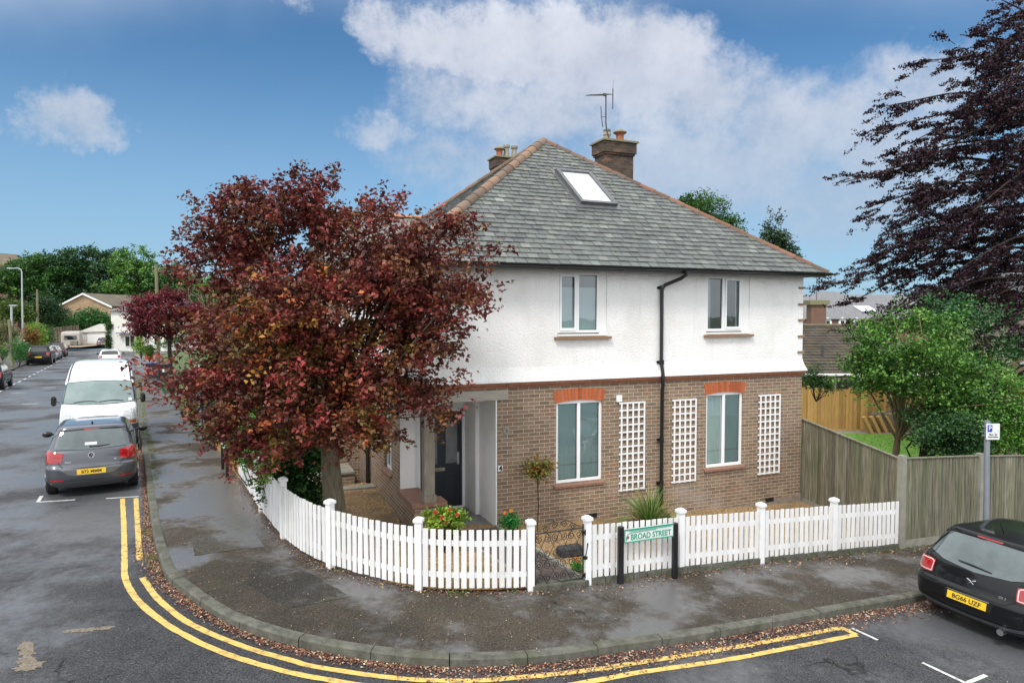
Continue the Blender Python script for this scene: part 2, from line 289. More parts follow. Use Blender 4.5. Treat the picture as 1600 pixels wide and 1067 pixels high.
# ------------------------------------------------------------ mesh builder
class G:
    def __init__(s): s.v = []; s.f = []; s.c = []; s.col = None
    def add(s, vs, fs, col=None):
        b = len(s.v); s.v += [tuple(p) for p in vs]; s.f += [tuple(i+b for i in f) for f in fs]
        s.c += [col or s.col or (1, 1, 1)]*len(fs); return s
    def quad(s, a, b, c, d, col=None): return s.add([a, b, c, d], [(0, 1, 2, 3)], col)
    def box(s, x0, x1, y0, y1, z0, z1, col=None, bev=0):
        if bev:
            b = bev; pts = []
            for (z, i) in ((z0, b), (z0+b, 0), (z1-b, 0), (z1, b)):
                for (x, y) in ((x0+i, y0), (x1-i, y0), (x1, y0+i), (x1, y1-i), (x1-i, y1), (x0+i, y1), (x0, y1-i), (x0, y0+i)):
                    pts.append((min(max(x, x0+i), x1-i), min(max(y, y0+i), y1-i), z) if i else
                               (x, y, z))
            # cut the vertical corners a little
            ring = lambda z, i: [(x0+i+b, y0+i, z), (x1-i-b, y0+i, z), (x1-i, y0+i+b, z), (x1-i, y1-i-b, z), (x1-i-b, y1-i, z), (x0+i+b, y1-i, z), (x0+i, y1-i-b, z), (x0+i, y0+i+b, z)]
            vs = ring(z0, b)+ring(z0+b, 0)+ring(z1-b, 0)+ring(z1, b)
            fs = [tuple(range(7, -1, -1)), tuple(range(24, 32))]
            for k in range(3):
                for i in range(8): j = (i+1) % 8; fs.append((k*8+i, k*8+j, k*8+8+j, k*8+8+i))
            return s.add(vs, fs, col)
        v = [(x0, y0, z0), (x1, y0, z0), (x1, y1, z0), (x0, y1, z0), (x0, y0, z1), (x1, y0, z1), (x1, y1, z1), (x0, y1, z1)]
        return s.add(v, [(3, 2, 1, 0), (4, 5, 6, 7), (0, 1, 5, 4), (1, 2, 6, 5), (2, 3, 7, 6), (3, 0, 4, 7)], col)
    def obox(s, c, ax, sz, col=None):   # oriented box: centre, 3 axes, half sizes
        c = Vector(c); a = [Vector(x)*h for x, h in zip(ax, sz)]; v = []
        for dz in (-1, 1):
            for dx, dy in ((-1, -1), (1, -1), (1, 1), (-1, 1)): v.append(c+a[0]*dx+a[1]*dy+a[2]*dz)
        return s.add(v, [(3, 2, 1, 0), (4, 5, 6, 7), (0, 1, 5, 4), (1, 2, 6, 5), (2, 3, 7, 6), (3, 0, 4, 7)], col)
    def tube(s, pts, rad, n=8, col=None, cap=True):
        pts = [Vector(p) for p in pts]; rad = rad if isinstance(rad, (list, tuple)) else [rad]*len(pts)
        vs = []; up = None
        for i, p in enumerate(pts):
            d = (pts[min(i+1, len(pts)-1)]-pts[max(i-1, 0)]).normalized()
            if up is None:
                up = Vector((0, 0, 1)) if abs(d.z) < .9 else Vector((1, 0, 0))
            a = d.cross(up); 
            if a.length < 1e-5: a = d.cross(Vector((.3, .8, .2)))
            a.normalize(); b = a.cross(d); up = b
            for k in range(n):
                w = 2*math.pi*k/n; vs.append(p+(a*math.cos(w)+b*math.sin(w))*rad[i])
        fs = []
        for i in range(len(pts)-1):
            for k in range(n): k2 = (k+1) % n; fs.append((i*n+k, i*n+k2, (i+1)*n+k2, (i+1)*n+k))
        if cap: fs += [tuple(range(n-1, -1, -1)), tuple(range((len(pts)-1)*n, len(pts)*n))]
        return s.add(vs, fs, col)
    def lathe(s, prof, c=(0, 0, 0), n=24, axis='z', col=None):
        vs = []
        for r, z in prof:
            for k in range(n):
                w = 2*math.pi*k/n; x, y = r*math.cos(w), r*math.sin(w)
                p = (x, y, z) if axis == 'z' else (z, x, y) if axis == 'x' else (x, z, y)
                vs.append((p[0]+c[0], p[1]+c[1], p[2]+c[2]))
        fs = []
        for i in range(len(prof)-1):
            for k in range(n): k2 = (k+1) % n; fs.append((i*n+k, i*n+k2, (i+1)*n+k2, (i+1)*n+k))
        fs += [tuple(range(n-1, -1, -1)), tuple(range((len(prof)-1)*n, len(prof)*n))]
        return s.add(vs, fs, col)
    def prism(s, poly, mapf, h, col=None):   # poly (a,b); mapf(a,b,c); extruded from c=0 to h
        n = len(poly); vs = [mapf(a, b, 0) for a, b in poly]+[mapf(a, b, h) for a, b in poly]
        fs = [tuple(range(n)), tuple(range(2*n-1, n-1, -1))]+[(i, (i+1) % n, n+(i+1) % n, n+i) for i in range(n)]
        return s.add(vs, fs, col)
    def make(s, name, m, parent=None, smooth=False, loc=None, rotz=0):
        me = bpy.data.meshes.new(name); me.from_pydata(s.v, [], s.f); 
        me.materials.append(M[m] if isinstance(m, str) else m)
        if any(c != (1, 1, 1) for c in s.c) or (isinstance(m, str) and m in ('slate', 'hip', 'archbrick', 'oldwood', 'newwood', 'brownwood', 'leaf', 'petal', 'leafdry', 'picket')):
            a = me.attributes.new('Col', 'FLOAT_COLOR', 'FACE'); a.data.foreach_set('color', np.array([(*c, 1) for c in s.c], np.float32).ravel())
        if smooth: me.polygons.foreach_set('use_smooth', [True]*len(me.polygons))
        fixn(me)
        o = bpy.data.objects.new(name, me); COL.objects.link(o); o.parent = parent
        if loc: o.location = loc
        o.rotation_euler.z = rotz
        return o
import bmesh
def fixn(me):
    bm = bmesh.new(); bm.from_mesh(me); bmesh.ops.recalc_face_normals(bm, faces=bm.faces); bm.to_mesh(me); bm.free()
def smooth_by_angle(o, ang=40):
    me = o.data; me.polygons.foreach_set('use_smooth', [True]*len(me.polygons))
    try: me.set_sharp_from_angle(angle=R(ang))
    except Exception: pass
    return o

def thing(name, label, cat, loc=(0, 0, 0), rotz=0, group=None):
    o = bpy.data.objects.new(name, None); COL.objects.link(o); o.location = loc; o.rotation_euler.z = rotz
    o.empty_display_size = .2; o['label'] = label; o['category'] = cat
    if group: o['group'] = group
    return o
def tag(o, label, cat, group=None, kind=None):
    if label: o['label'] = label
    if cat: o['category'] = cat
    if group: o['group'] = group
    if kind: o['kind'] = kind
    return o
def struct(o): o['kind'] = 'structure'; return o
def text(body, size, m, parent, mtx, name='lettering', bold=.012, ext=.002, sx=1.0, align='CENTER'):
    c = bpy.data.curves.new(name, 'FONT'); c.body = body; c.size = size; c.extrude = ext; c.offset = bold*size; c.align_x = align; c.align_y = 'CENTER'
    o0 = bpy.data.objects.new('tmp', c); COL.objects.link(o0); bpy.context.view_layer.update()
    me = bpy.data.meshes.new_from_object(o0.evaluated_get(bpy.context.evaluated_depsgraph_get())); bpy.data.objects.remove(o0); bpy.data.curves.remove(c)
    me.materials.clear(); me.materials.append(M[m]); o = bpy.data.objects.new(name, me); COL.objects.link(o); o.parent = parent
    o.matrix_local = mtx @ Matrix.Diagonal((sx, 1, 1, 1)); return o
def frame_mtx(o, x, y):   # local X axis (reading direction), local Y axis (up) -> matrix
    x = Vector(x).normalized(); y = Vector(y).normalized(); z = x.cross(y); m = Matrix((x, y, z)).transposed().to_4x4(); m.translation = Vector(o); return m
def rnd(a, b): return random.uniform(a, b)
def spline(P, n):   # Catmull-Rom, resampled to even spacing (n segments)
    P = [Vector(p) for p in P]; Q = [P[0]*2-P[1]]+P+[P[-1]*2-P[-2]]; out = []
    for i in range(1, len(Q)-2):
        for k in range(12):
            u = k/12; a, b, c, d = Q[i-1:i+3]
            out.append(.5*((2*b)+(c-a)*u+(2*a-5*b+4*c-d)*u*u+(3*b-a-3*c+d)*u**3))
    out.append(P[-1]); L = [0]
    for i in range(1, len(out)): L.append(L[-1]+(out[i]-out[i-1]).length)
    res = []; j = 0
    for k in range(n+1):
        s_ = L[-1]*k/n
        while j < len(L)-2 and L[j+1] < s_: j += 1
        f = (s_-L[j])/max(1e-9, L[j+1]-L[j]); res.append(out[j].lerp(out[j+1], f))
    return res, L[-1]
# ------------------------------------------------------------ terrain
def zp(x, y):       # pavement level
    xc = max(-4.5, min(14.5, x)); z = .10-.06*xc
    return z-.016*(max(17, min(60, y))-17)*(1 if x < 0 else max(0, 1-x/8))
def zr(x, y): return zp(x, y)-.11
P0 = Vector((-.2958, 12.9)); UA = R(22.6); U = Vector((math.cos(UA), math.sin(UA))); V = Vector((-math.sin(UA), math.cos(UA)))
def hw(t_, s_): p = P0+U*t_+V*s_; return p
def ts(x, y): d = Vector((x, y))-P0; return d.dot(U), d.dot(V)
def zg(x, y):       # front garden level
    a, b = ts(x, y); zh = .03-.042*max(-2.5, min(7.7, a)); k = max(0, min(1, (b+3.2)/3.0))
    return (zp(x, y)+.03)*(1-k)+zh*k
SD = Vector((-.488, .873)); SN = Vector((.873, .488)); K0 = Vector((-6.16, 11.6))   # street direction, normal toward the house side
KERB = [(-45.2, 81.4), (-41.02, 73.94), (-30.9, 55.8), (-20.7, 37.5), (-12.74, 23.2), (-9.70, 17.85), (-7.55, 14.03), (-6.18, 11.62), (-5.46, 10.45), (-4.93, 9.66), (-4.25, 8.98), (-3.5, 8.38), (-2.68, 7.99), (-1.8, 7.77), (-.96, 7.69), (-.09, 7.80), (.6, 8.00), (1.23, 8.25), (1.95, 8.52), (2.81, 8.88), (3.6, 9.24), (4.43, 9.62), (5.21, 9.98), (6.24, 10.45), (8.97, 11.78), (16, 15.2), (30, 22.0)]
kpts, klen = spline([(x, y, 0) for x, y in KERB], 420)
KP = np.array([(p.x, p.y) for p in kpts])
def kside(x, y):    # + on the house side of the kerb
    d = KP-np.array([x, y]); i = int(np.argmin((d**2).sum(1))); i = min(max(i, 1), len(KP)-2)
    tg = KP[i+1]-KP[i-1]; nv = np.array([-tg[1], tg[0]]); nv /= np.linalg.norm(nv)
    return float(np.dot(np.array([x, y])-KP[i], nv))
LW = 8.6           # road width to the left kerb
def axis(lo, hi, c0, c1, st):
    a = list(np.arange(c0, c1+1e-6, st)); s_ = st
    while a[-1] < hi: s_ *= 1.45; a.append(a[-1]+s_)
    s_ = st
    while a[0] > lo: s_ *= 1.45; a.insert(0, a[0]-s_)
    return a
XS = axis(-700, 700, -75.5, 38.5, 1.0); YS = axis(-300, 900, -14, 112, 1.0)
gr, gg = G(), G()
idx_r, idx_g = {}, {}
def isroad(x, y):
    qq = (Vector((x, y))-K0).dot(SD)
    if 81 < qq < 92 and -60 < (Vector((x, y))-K0).dot(SN) < 30: return True
    if qq > 92: return False
    if kside(x, y) > .9: return False
    if qq > 6:
        return (Vector((x, y))-K0).dot(SN) > -LW-.9
    return abs(x) < 60 and y > -60
for i in range(len(XS)-1):
    for j in range(len(YS)-1):
        x0, x1, y0, y1 = XS[i], XS[i+1], YS[j], YS[j+1]; cx, cy = (x0+x1)/2, (y0+y1)/2
        if -90 < cx < 60 and -60 < cy < 120: rd = isroad(cx, cy)
        else: rd = False
        g_, ix, off = (gr, idx_r, -.11) if rd else (gg, idx_g, -.07)
        f = []
        for (a, b) in ((i, j), (i+1, j), (i+1, j+1), (i, j+1)):
            if (a, b) not in ix: ix[(a, b)] = len(g_.v); g_.v.append((XS[a], YS[b], zp(XS[a], YS[b])+off-(.5 if off == -.07 and -12 < XS[a] < 8 and 8 < YS[b] < 19 else 0)))
            f.append(ix[(a, b)])
        g_.f.append(tuple(f)); g_.c.append((1, 1, 1))
struct(gr.make('road', 'road')); struct(gg.make('ground', 'field'))

def strip(name, A, B, zf, m, nu=6, dz=0):
    g = G(); n = len(A)
    for i in range(n):
        for k in range(nu+1):
            p = Vector(A[i][:2]).lerp(Vector(B[i][:2]), k/nu); g.v.append((p.x, p.y, zf(p.x, p.y)+dz))
    for i in range(n-1):
        for k in range(nu): a = i*(nu+1)+k; g.f.append((a, a+1, a+nu+2, a+nu+1)); g.c.append((1, 1, 1))
    return g.make(name, m)
def offset(P, d):
    out = []
    for i in range(len(P)):
        a, b = P[max(0, i-1)], P[min(len(P)-1, i+1)]; tg = (Vector(b[:2])-Vector(a[:2])).normalized(); nv = Vector((-tg.y, tg.x))
        q_ = Vector(P[i][:2])+nv*d; out.append((q_.x, q_.y, 0))
    return out
# fence line on the pavement
FENCE = [(-6.22, 15.46), (-5.4, 13.98), (-4.73, 12.77), (-3.84, 11.34), (-3.25, 10.61), (-2.75, 10.2), (-2.06, 9.82), (-1.32, 9.57), (-.51, 9.59), (.27, 9.78), (1.13, 10.14), (2.71, 10.86), (4.25, 11.53), (5.8, 12.18), (7.33, 12.80)]
INNER = [(-40.3, 81.0)]+[tuple(K0+SD*q_+SN*1.85) for q_ in (68, 40, 25, 15, 11)]+[(-8.3, 19.1)]+FENCE+[(9.2, 13.62), (11, 14.49), (16.5, 17.1), (30, 23.6)]
ip, _ = spline([(x, y, 0) for x, y in INNER], 420)
inn = []
for p in kpts:      # nearest point of the inner edge along the kerb normal
    d = [(Vector(q_)-p).length for q_ in ip]; inn.append(ip[int(np.argmin(d))])
inn2 = offset(inn, .12)
kin = offset(kpts, .115)
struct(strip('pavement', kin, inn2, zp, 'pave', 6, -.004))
g = G(); n_st = int(klen/.915); kk, _ = spline([tuple(p) for p in kpts], n_st*3); ko = offset(kk, .13)
for s_ in range(n_st):
    a = [kk[s_*3+k] for k in range(4)]; b = [ko[s_*3+k] for k in range(4)]; dz = rnd(-.006, .006); dn = rnd(-.006, .006)
    vs = []
    for k in range(4):
        e = .006 if k == 0 else -.006 if k == 3 else 0
        tg = (Vector(a[3])-Vector(a[0])).normalized()
        pa = Vector((a[k][0], a[k][1], 0))+Vector((tg.x, tg.y, 0))*e; pb = Vector((b[k][0], b[k][1], 0))+Vector((tg.x, tg.y, 0))*e
        pa += Vector((-tg.y, tg.x, 0))*dn
        o1 = (pb-pa).normalized()
        zt = zp(pa.x, pa.y)+.006+dz
        for (pt, z) in ((pa-o1*.012, zt-.2), (pa-o1*.004, zt-.022), (pa+o1*.018, zt), (pb, zt), (pb, zt-.2)): vs.append((pt.x, pt.y, z))
    fs = []
    for k in range(3):
        for j in range(4): a_i = k*5+j; fs.append((a_i, a_i+5, a_i+6, a_i+1))
    fs += [(0, 1, 2, 3, 4), (19, 18, 17, 16, 15)]
    g.add(vs, fs)
struct(g.make('kerb', 'kerb'))
# left pavement and kerb
lk = [K0-SN*LW+SD*q_ for q_ in range(6, 80, 1)]; lo = [p-SN*2.0 for p in lk]; lki = [p-SN*.13 for p in lk]
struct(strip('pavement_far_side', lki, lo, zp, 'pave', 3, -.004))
g = G()
for i in range(len(lk)-1):
    a, b, c, d = lk[i], lk[i+1], lki[i+1], lki[i]
    z = lambda p: zp(p.x, p.y)+.004
    g.add([(a.x, a.y, z(a)-.2), (b.x, b.y, z(b)-.2), (a.x, a.y, z(a)), (b.x, b.y, z(b)), (c.x, c.y, z(c)), (d.x, d.y, z(d))], [(0, 1, 3, 2), (2, 3, 4, 5)])
struct(g.make('kerb_far_side', 'kerb'))
def slab(name, P_, zf, dz, m):
    g = G(); c = (sum(x for x, y in P_)/len(P_), sum(y for x, y in P_)/len(P_)); n = 10; R_ = []
    for i in range(len(P_)):
        a, b = P_[i], P_[(i+1) % len(P_)]
        for k in range(n): f = k/n; x, y = a[0]+(b[0]-a[0])*f+rnd(-.012, .012), a[1]+(b[1]-a[1])*f+rnd(-.012, .012); R_.append((x, y))
    v = [(c[0], c[1], zf(*c)+dz)]+[(x, y, zf(x, y)+dz) for x, y in R_]; g.add(v, [(0, 1+i, 1+(i+1) % len(R_)) for i in range(len(R_))]); return struct(g.make(name, m))
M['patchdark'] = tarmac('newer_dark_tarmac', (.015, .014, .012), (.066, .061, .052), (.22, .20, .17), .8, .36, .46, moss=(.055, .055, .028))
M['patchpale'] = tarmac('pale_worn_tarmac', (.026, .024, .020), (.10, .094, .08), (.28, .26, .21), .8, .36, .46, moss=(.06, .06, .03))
slab('tarmac_repair', [(-3.9, 10.3), (-3.0, 9.95), (-2.2, 9.2), (-2.9, 8.75), (-3.7, 9.4)], zp, .001, 'patchdark')
slab('tarmac_repair', [(-4.6, 11.9), (-4.0, 10.9), (-4.9, 10.4), (-5.35, 11.3)], zp, .0005, 'patchpale')
# painted lines
def ribbon(g, P, w, dz=.006, jag=.004):
    a = offset(P, w/2); b = offset(P, -w/2); n = len(P); base = len(g.v)
    for i in range(n):
        for q_ in (a[i], b[i]): x, y = q_[0]+rnd(-jag, jag), q_[1]+rnd(-jag, jag); g.v.append((x, y, zr(x, y)+dz))
    for i in range(n-1): g.f.append((base+2*i, base+2*i+1, base+2*i+3, base+2*i+2)); g.c.append((1, 1, 1))
YO = [(-8.10, 14.06), (-7.1, 12.35), (-6.06, 10.54), (-5.6, 9.75), (-5.06, 9.06), (-4.45, 8.46), (-3.83, 8.01), (-3.23, 7.68), (-2.58, 7.43), (-2.11, 7.31), (-1.2, 7.16), (-.4, 7.18), (.4, 7.38), (1.0, 7.62), (1.5, 7.84), (2.59, 8.24), (3.51, 8.64), (4.71, 9.18)]
YI1 = [(-7.84, 14.1), (-6.85, 12.35), (-5.80, 10.5)]
YI2 = [(-5.38, 9.80), (-4.79, 9.08), (-4.19, 8.51), (-3.63, 8.14), (-3.06, 7.85), (-2.53, 7.65), (-2.16, 7.53), (-1.24, 7.4), (-.47, 7.44), (.09, 7.57), (.79, 7.78), (1.54, 8.07), (2.7, 8.54), (3.72, 8.98), (4.60, 9.38)]
g = G()
for P in (YO, YI1, YI2):
    sp_, L = spline([(x, y, 0) for x, y in P], max(8, int(len(P)*9))); ribbon(g, sp_, .088)
ribbon(g, [(4.59, 9.39, 0), (4.71, 9.18, 0)], .09, .0085)
struct(g.make('yellow_lines', 'yellow'))
g = G()
for P, w in (([(-9.93, 14.28), (-9.68, 13.80)], .07), ([(-9.68, 13.80), (-9.03, 13.98)], .07), ([(-8.45, 14.08), (-7.85, 14.24)], .06), ([(-11.09, 16.2), (-10.85, 15.8)], .07),
             ([(4.75, 9.39), (4.94, 9.06)], .05), ([(5.20, 8.49), (5.45, 8.03)], .055), ([(5.45, 8.03), (5.85, 8.26)], .055)):
    ribbon(g, [(x, y, 0) for x, y in P], w, .006, .001)
for k in range(22):      # dashed edge of the parking bay on the far side
    a = K0-SN*6.5+SD*(22+k*2.5); b = a+SD*1.0; ribbon(g, [(a.x, a.y, 0), (b.x, b.y, 0)], .11)
for q_, n_ in ((24.5, 4.0), (34, 4.1), (42, 4.3), (50, 4.0), (31, 5.2)):
    a = K0-SN*n_+SD*q_; b = a-SN*.62; ribbon(g, [(a.x, a.y, 0), (b.x, b.y, 0)], .14)
struct(g.make('white_road_lines', 'whiteline'))
# old patches of exposed stone in the road (left foreground)
g = G()
for (cx, cy, rx, ry, a0) in ((-5.15, 8.15, .10, .06, .1), (-5.3, 8.13, .12, .05, .3), (-4.98, 8.2, .10, .05, .3), (-5.62, 7.75, .13, .07, -.9), (-5.5, 7.6, .14, .07, -.8), (-5.38, 7.42, .13, .08, -.5), (-5.25, 7.3, .14, .10, .2)):
    n_ = 30; vs = [(cx, cy, zr(cx, cy)+.005+cx*.0001)]
    for k in range(n_):
        w = 2*math.pi*k/n_; r_ = rnd(.72, 1.3); x, y = rx*math.cos(w)*r_, ry*math.sin(w)*r_
        X, Y = cx+x*math.cos(a0)-y*math.sin(a0), cy+x*math.sin(a0)+y*math.cos(a0); vs.append((X, Y, zr(X, Y)+.005+cx*.0001))
    g.add(vs, [(0, 1+k, 1+(k+1) % n_) for k in range(n_)])
struct(g.make('worn_road_patch', mat('exposed_stone_patch', (.11, .095, .075), (.24, .20, .15), 40, .85, .8, 60)))

# ------------------------------------------------------------ the corner house (local x along the front wall, y back, z up)
TL, TR, SB, ZB = -1.6, 7.62, 8.9, 2.69
H = thing('detached_house', 'two storey corner house of brown brick and white roughcast under a pyramid slate roof', 'house', (P0.x, P0.y, 0), UA)
HP = lambda o: H
def wallholes(g, f, a0, a1, z0, z1, holes, dep, botf=None):
    A = sorted({a0, a1}|{h[0] for h in holes}|{h[1] for h in holes}); Z = sorted({z0, z1}|{h[2] for h in holes}|{h[3] for h in holes})
    for i in range(len(A)-1):
        for j in range(len(Z)-1):
            ca, cz = (A[i]+A[i+1])/2, (Z[j]+Z[j+1])/2
            if any(h[0] < ca < h[1] and h[2] < cz < h[3] for h in holes): continue
            g.quad(f(A[i], 0, Z[j]), f(A[i+1], 0, Z[j]), f(A[i+1], 0, Z[j+1]), f(A[i], 0, Z[j+1]))
    for a, b, c, d in holes:
        g.quad(f(a, 0, c), f(a, dep, c), f(a, dep, d), f(a, 0, d)); g.quad(f(b, 0, c), f(b, dep, c), f(b, dep, d), f(b, 0, d))
        g.quad(f(a, 0, d), f(a, dep, d), f(b, dep, d), f(b, 0, d)); g.quad(f(a, 0, c), f(a, dep, c), f(b, dep, c), f(b, 0, c))
        g.quad(f(a, dep, c), f(b, dep, c), f(b, dep, d), f(a, dep, d))
fr = lambda a, d, z: (a, d, z)               # front wall map: d goes into the wall
sdm = lambda a, d, z: (TL+d, a, z)            # left wall map
GH = [(1.262, 2.306, .742, 2.40), (4.895, 5.90, .748, 2.40)]
UH = [(1.283, 2.40, 3.66, 4.945), (4.868, 6.05, 3.66, 4.945)]
g = G()
wallholes(g, fr, 0.012, TR, -.7, ZB, GH, .14)
wallholes(g, sdm, 1.16, SB, -.7, ZB, [(1.86, 2.60, .80, 2.40)], .16)
g.quad((TR, 0, -.9), (TR, SB, -.9), (TR, SB, ZB), (TR, 0, ZB)); g.quad((TL, SB, -.9), (TR, SB, -.9), (TR, SB, ZB), (TL, SB, ZB))
g.box(TL, -1.04, 0, .33, -.5, .575); g.box(TL, TL+.33, .33, 1.16, -.5, .575)   # porch dwarf wall
lw = g.make('brick_wall', 'brick', H)
me = lw.data
# porch interior
g = G()
g.box(-.012, .012, 0.004, .935, -.3, 2.52); g.box(-.09, -.012, .935, 1.6, -.3, 2.52)
g.box(TL+.02, -1.10, 1.6, 1.7, -.3, 2.52); g.box(-.13, -.09, 1.6, 1.7, -.3, 2.52); g.box(-1.10, -.13, 1.6, 1.7, 2.1, 2.52)
g.box(TL+.01, TL+.3, 1.161, 1.6, -.3, 2.52); g.box(TL+.05, -.013, .05, 1.6, 2.52, 2.56)
g.make('porch_plaster', 'plaster', H)
g = G(); g.box(-1.27, -.013, .0, 1.58, -.2, .03); g.box(-1.04, -.013, -.02, .0, -.3, .03); g.make('porch_floor', 'mesh_floor', H)
# door
D = G().box(-1.06, -.16, 1.615, 1.66, .06, 2.06).make('front_door', 'door', H)
g = G()
for x0, x1, z0, z1 in ((-.98, -.65, .18, .76), (-.57, -.24, .18, .76)):
    g.box(x0, x1, 1.603, 1.615, z0, z0+.03); g.box(x0, x1, 1.603, 1.615, z1-.03, z1); g.box(x0, x0+.03, 1.603, 1.615, z0+.03, z1-.03); g.box(x1-.03, x1, 1.603, 1.615, z0+.03, z1-.03)
g.make('door_panel_moulding', 'door', D)
for x0 in (-.95, -.515):
    g = G().box(x0, x0+.25, 1.600, 1.614, .98, 1.84); g.make('door_pane', mat('frosted_glass_%d' % int(-x0*10), (.12, .14, .14), (.2, .22, .22), 3, .25, coat=.5), D)
smooth_by_angle(G().box(-.86, -.53, 1.59, 1.615, .82, .91, bev=.008).make('letterbox', 'chrome', D))
g = G(); g.box(-.265, -.22, 1.60, 1.615, .94, 1.20); g.tube([(-.24, 1.60, 1.08), (-.24, 1.555, 1.08), (-.35, 1.55, 1.08)], .011); g.make('handle', 'chrome', D)
g = G()
g.box(-1.13, -1.065, 1.585, 1.66, .03, 2.13); g.box(-.155, -.095, 1.585, 1.66, .03, 2.13); g.box(-1.065, -.155, 1.585, 1.66, 2.065, 2.13); g.box(-1.065, -.155, 1.57, 1.66, .03, .058)
g.make('door_frame', 'upvc', H)
# tiled tops, post, beams
g = G()
g.box(TL-.05, -.99, -.05, .38, .578, .645); g.box(TL-.05, TL+.38, .38, 1.16, .578, .645)
g.make('porch_sill_tiles', 'claysill', H)
g = G(); g.box(TL+.19, TL+.385, .0, .2, .78, 2.465); g.box(TL+.165, TL+.41, -.025, .225, .647, .778); smooth_by_angle(g.make('porch_post', 'oak', H))
g = G(); g.box(TL-.02, .235, -.022, .19, 2.467, 2.655); g.box(TL-.02, TL+.19, .19, 1.35, 2.467, 2.655); g.make('porch_beam', 'oakh', H)
g = G(); g.box(TL, .235, -.004, .2, 2.657, ZB); g.box(TL+.0, TL+.19, .2, 1.16, 2.657, ZB); g.make('brick_course', 'brick', H)
# red tile creasing band
g = G()
for z0, pr in ((ZB, .035), (ZB+.052, .065)):
    x = TL-pr
    while x < TR+pr-.01:
        x2 = min(x+.27, TR+pr); g.box(x+.002, x2-.002, -pr+rnd(-.002, .002), .1, z0+.002, z0+.048, (1, 1, 1)); x = x2
    y = .102
    while y < SB: g.box(TL-pr, TL+.1, y+.002, y+.268, z0+.002, z0+.048); y += .27
    g.box(TR-.05, TR+pr-.004, .102, SB, z0+.002, z0+.048)
g.make('tile_band', 'clay', H)
# white upper storey with bell-cast foot
g = G(); Z1 = 4.99
prof = [(.085, 2.796), (.075, 2.83), (.045, 2.90), (.018, 2.99), (0, 3.08)]
wallholes(g, fr, TL, TR, 3.08, Z1, UH, .15)
wallholes(g, sdm, 0, SB, 3.08, Z1, [(2.0, 3.0, 3.66, 4.9), (5.4, 6.4, 3.66, 4.9)], .12)
g.quad((TR, 0, 3.08), (TR, SB, 3.08), (TR, SB, Z1), (TR, 0, Z1)); g.quad((TL, SB, 3.08), (TR, SB, 3.08), (TR, SB, Z1), (TL, SB, Z1))
for (p, z), (p2, z2) in zip(prof[:-1], prof[1:]):
    c = [(TL-p, -p, z), (TR+p, -p, z), (TR+p, SB+p, z), (TL-p, SB+p, z)]; d = [(TL-p2, -p2, z2), (TR+p2, -p2, z2), (TR+p2, SB+p2, z2), (TL-p2, SB+p2, z2)]
    for i in range(4): j = (i+1) % 4; g.quad(c[i], c[j], d[j], d[i])
p = .085; g.quad((TL-p, -p, 2.796), (TR+p, -p, 2.796), (TR+p, SB, 2.796), (TL-p, SB, 2.796))
g.make('rendered_wall', 'render', H)
g = G()
for z in (3.20, 3.565, 3.94, 4.30, 4.68): G().box(TR-.15, TR+.035, -.03, .02, z, z+.045).make('corner_tile', 'stone_sill', H)
# plinth and vents
g = G()
g.add([(3.6, -.012, -.5), (TR+.01, -.012, -.5), (TR+.01, -.012, -.10), (3.6, -.012, -.30), (3.6, .01, -.30), (TR+.01, .01, -.10)], [(0, 1, 2, 3), (3, 2, 5, 4)])
g.make('plinth', 'plinth', H)
for x in (6.58, 1.95): G().box(x, x+.23, -.018, .0, -.185 if x > 3 else -.02, -.095 if x > 3 else .07).make('air_brick', 'archdark', H)
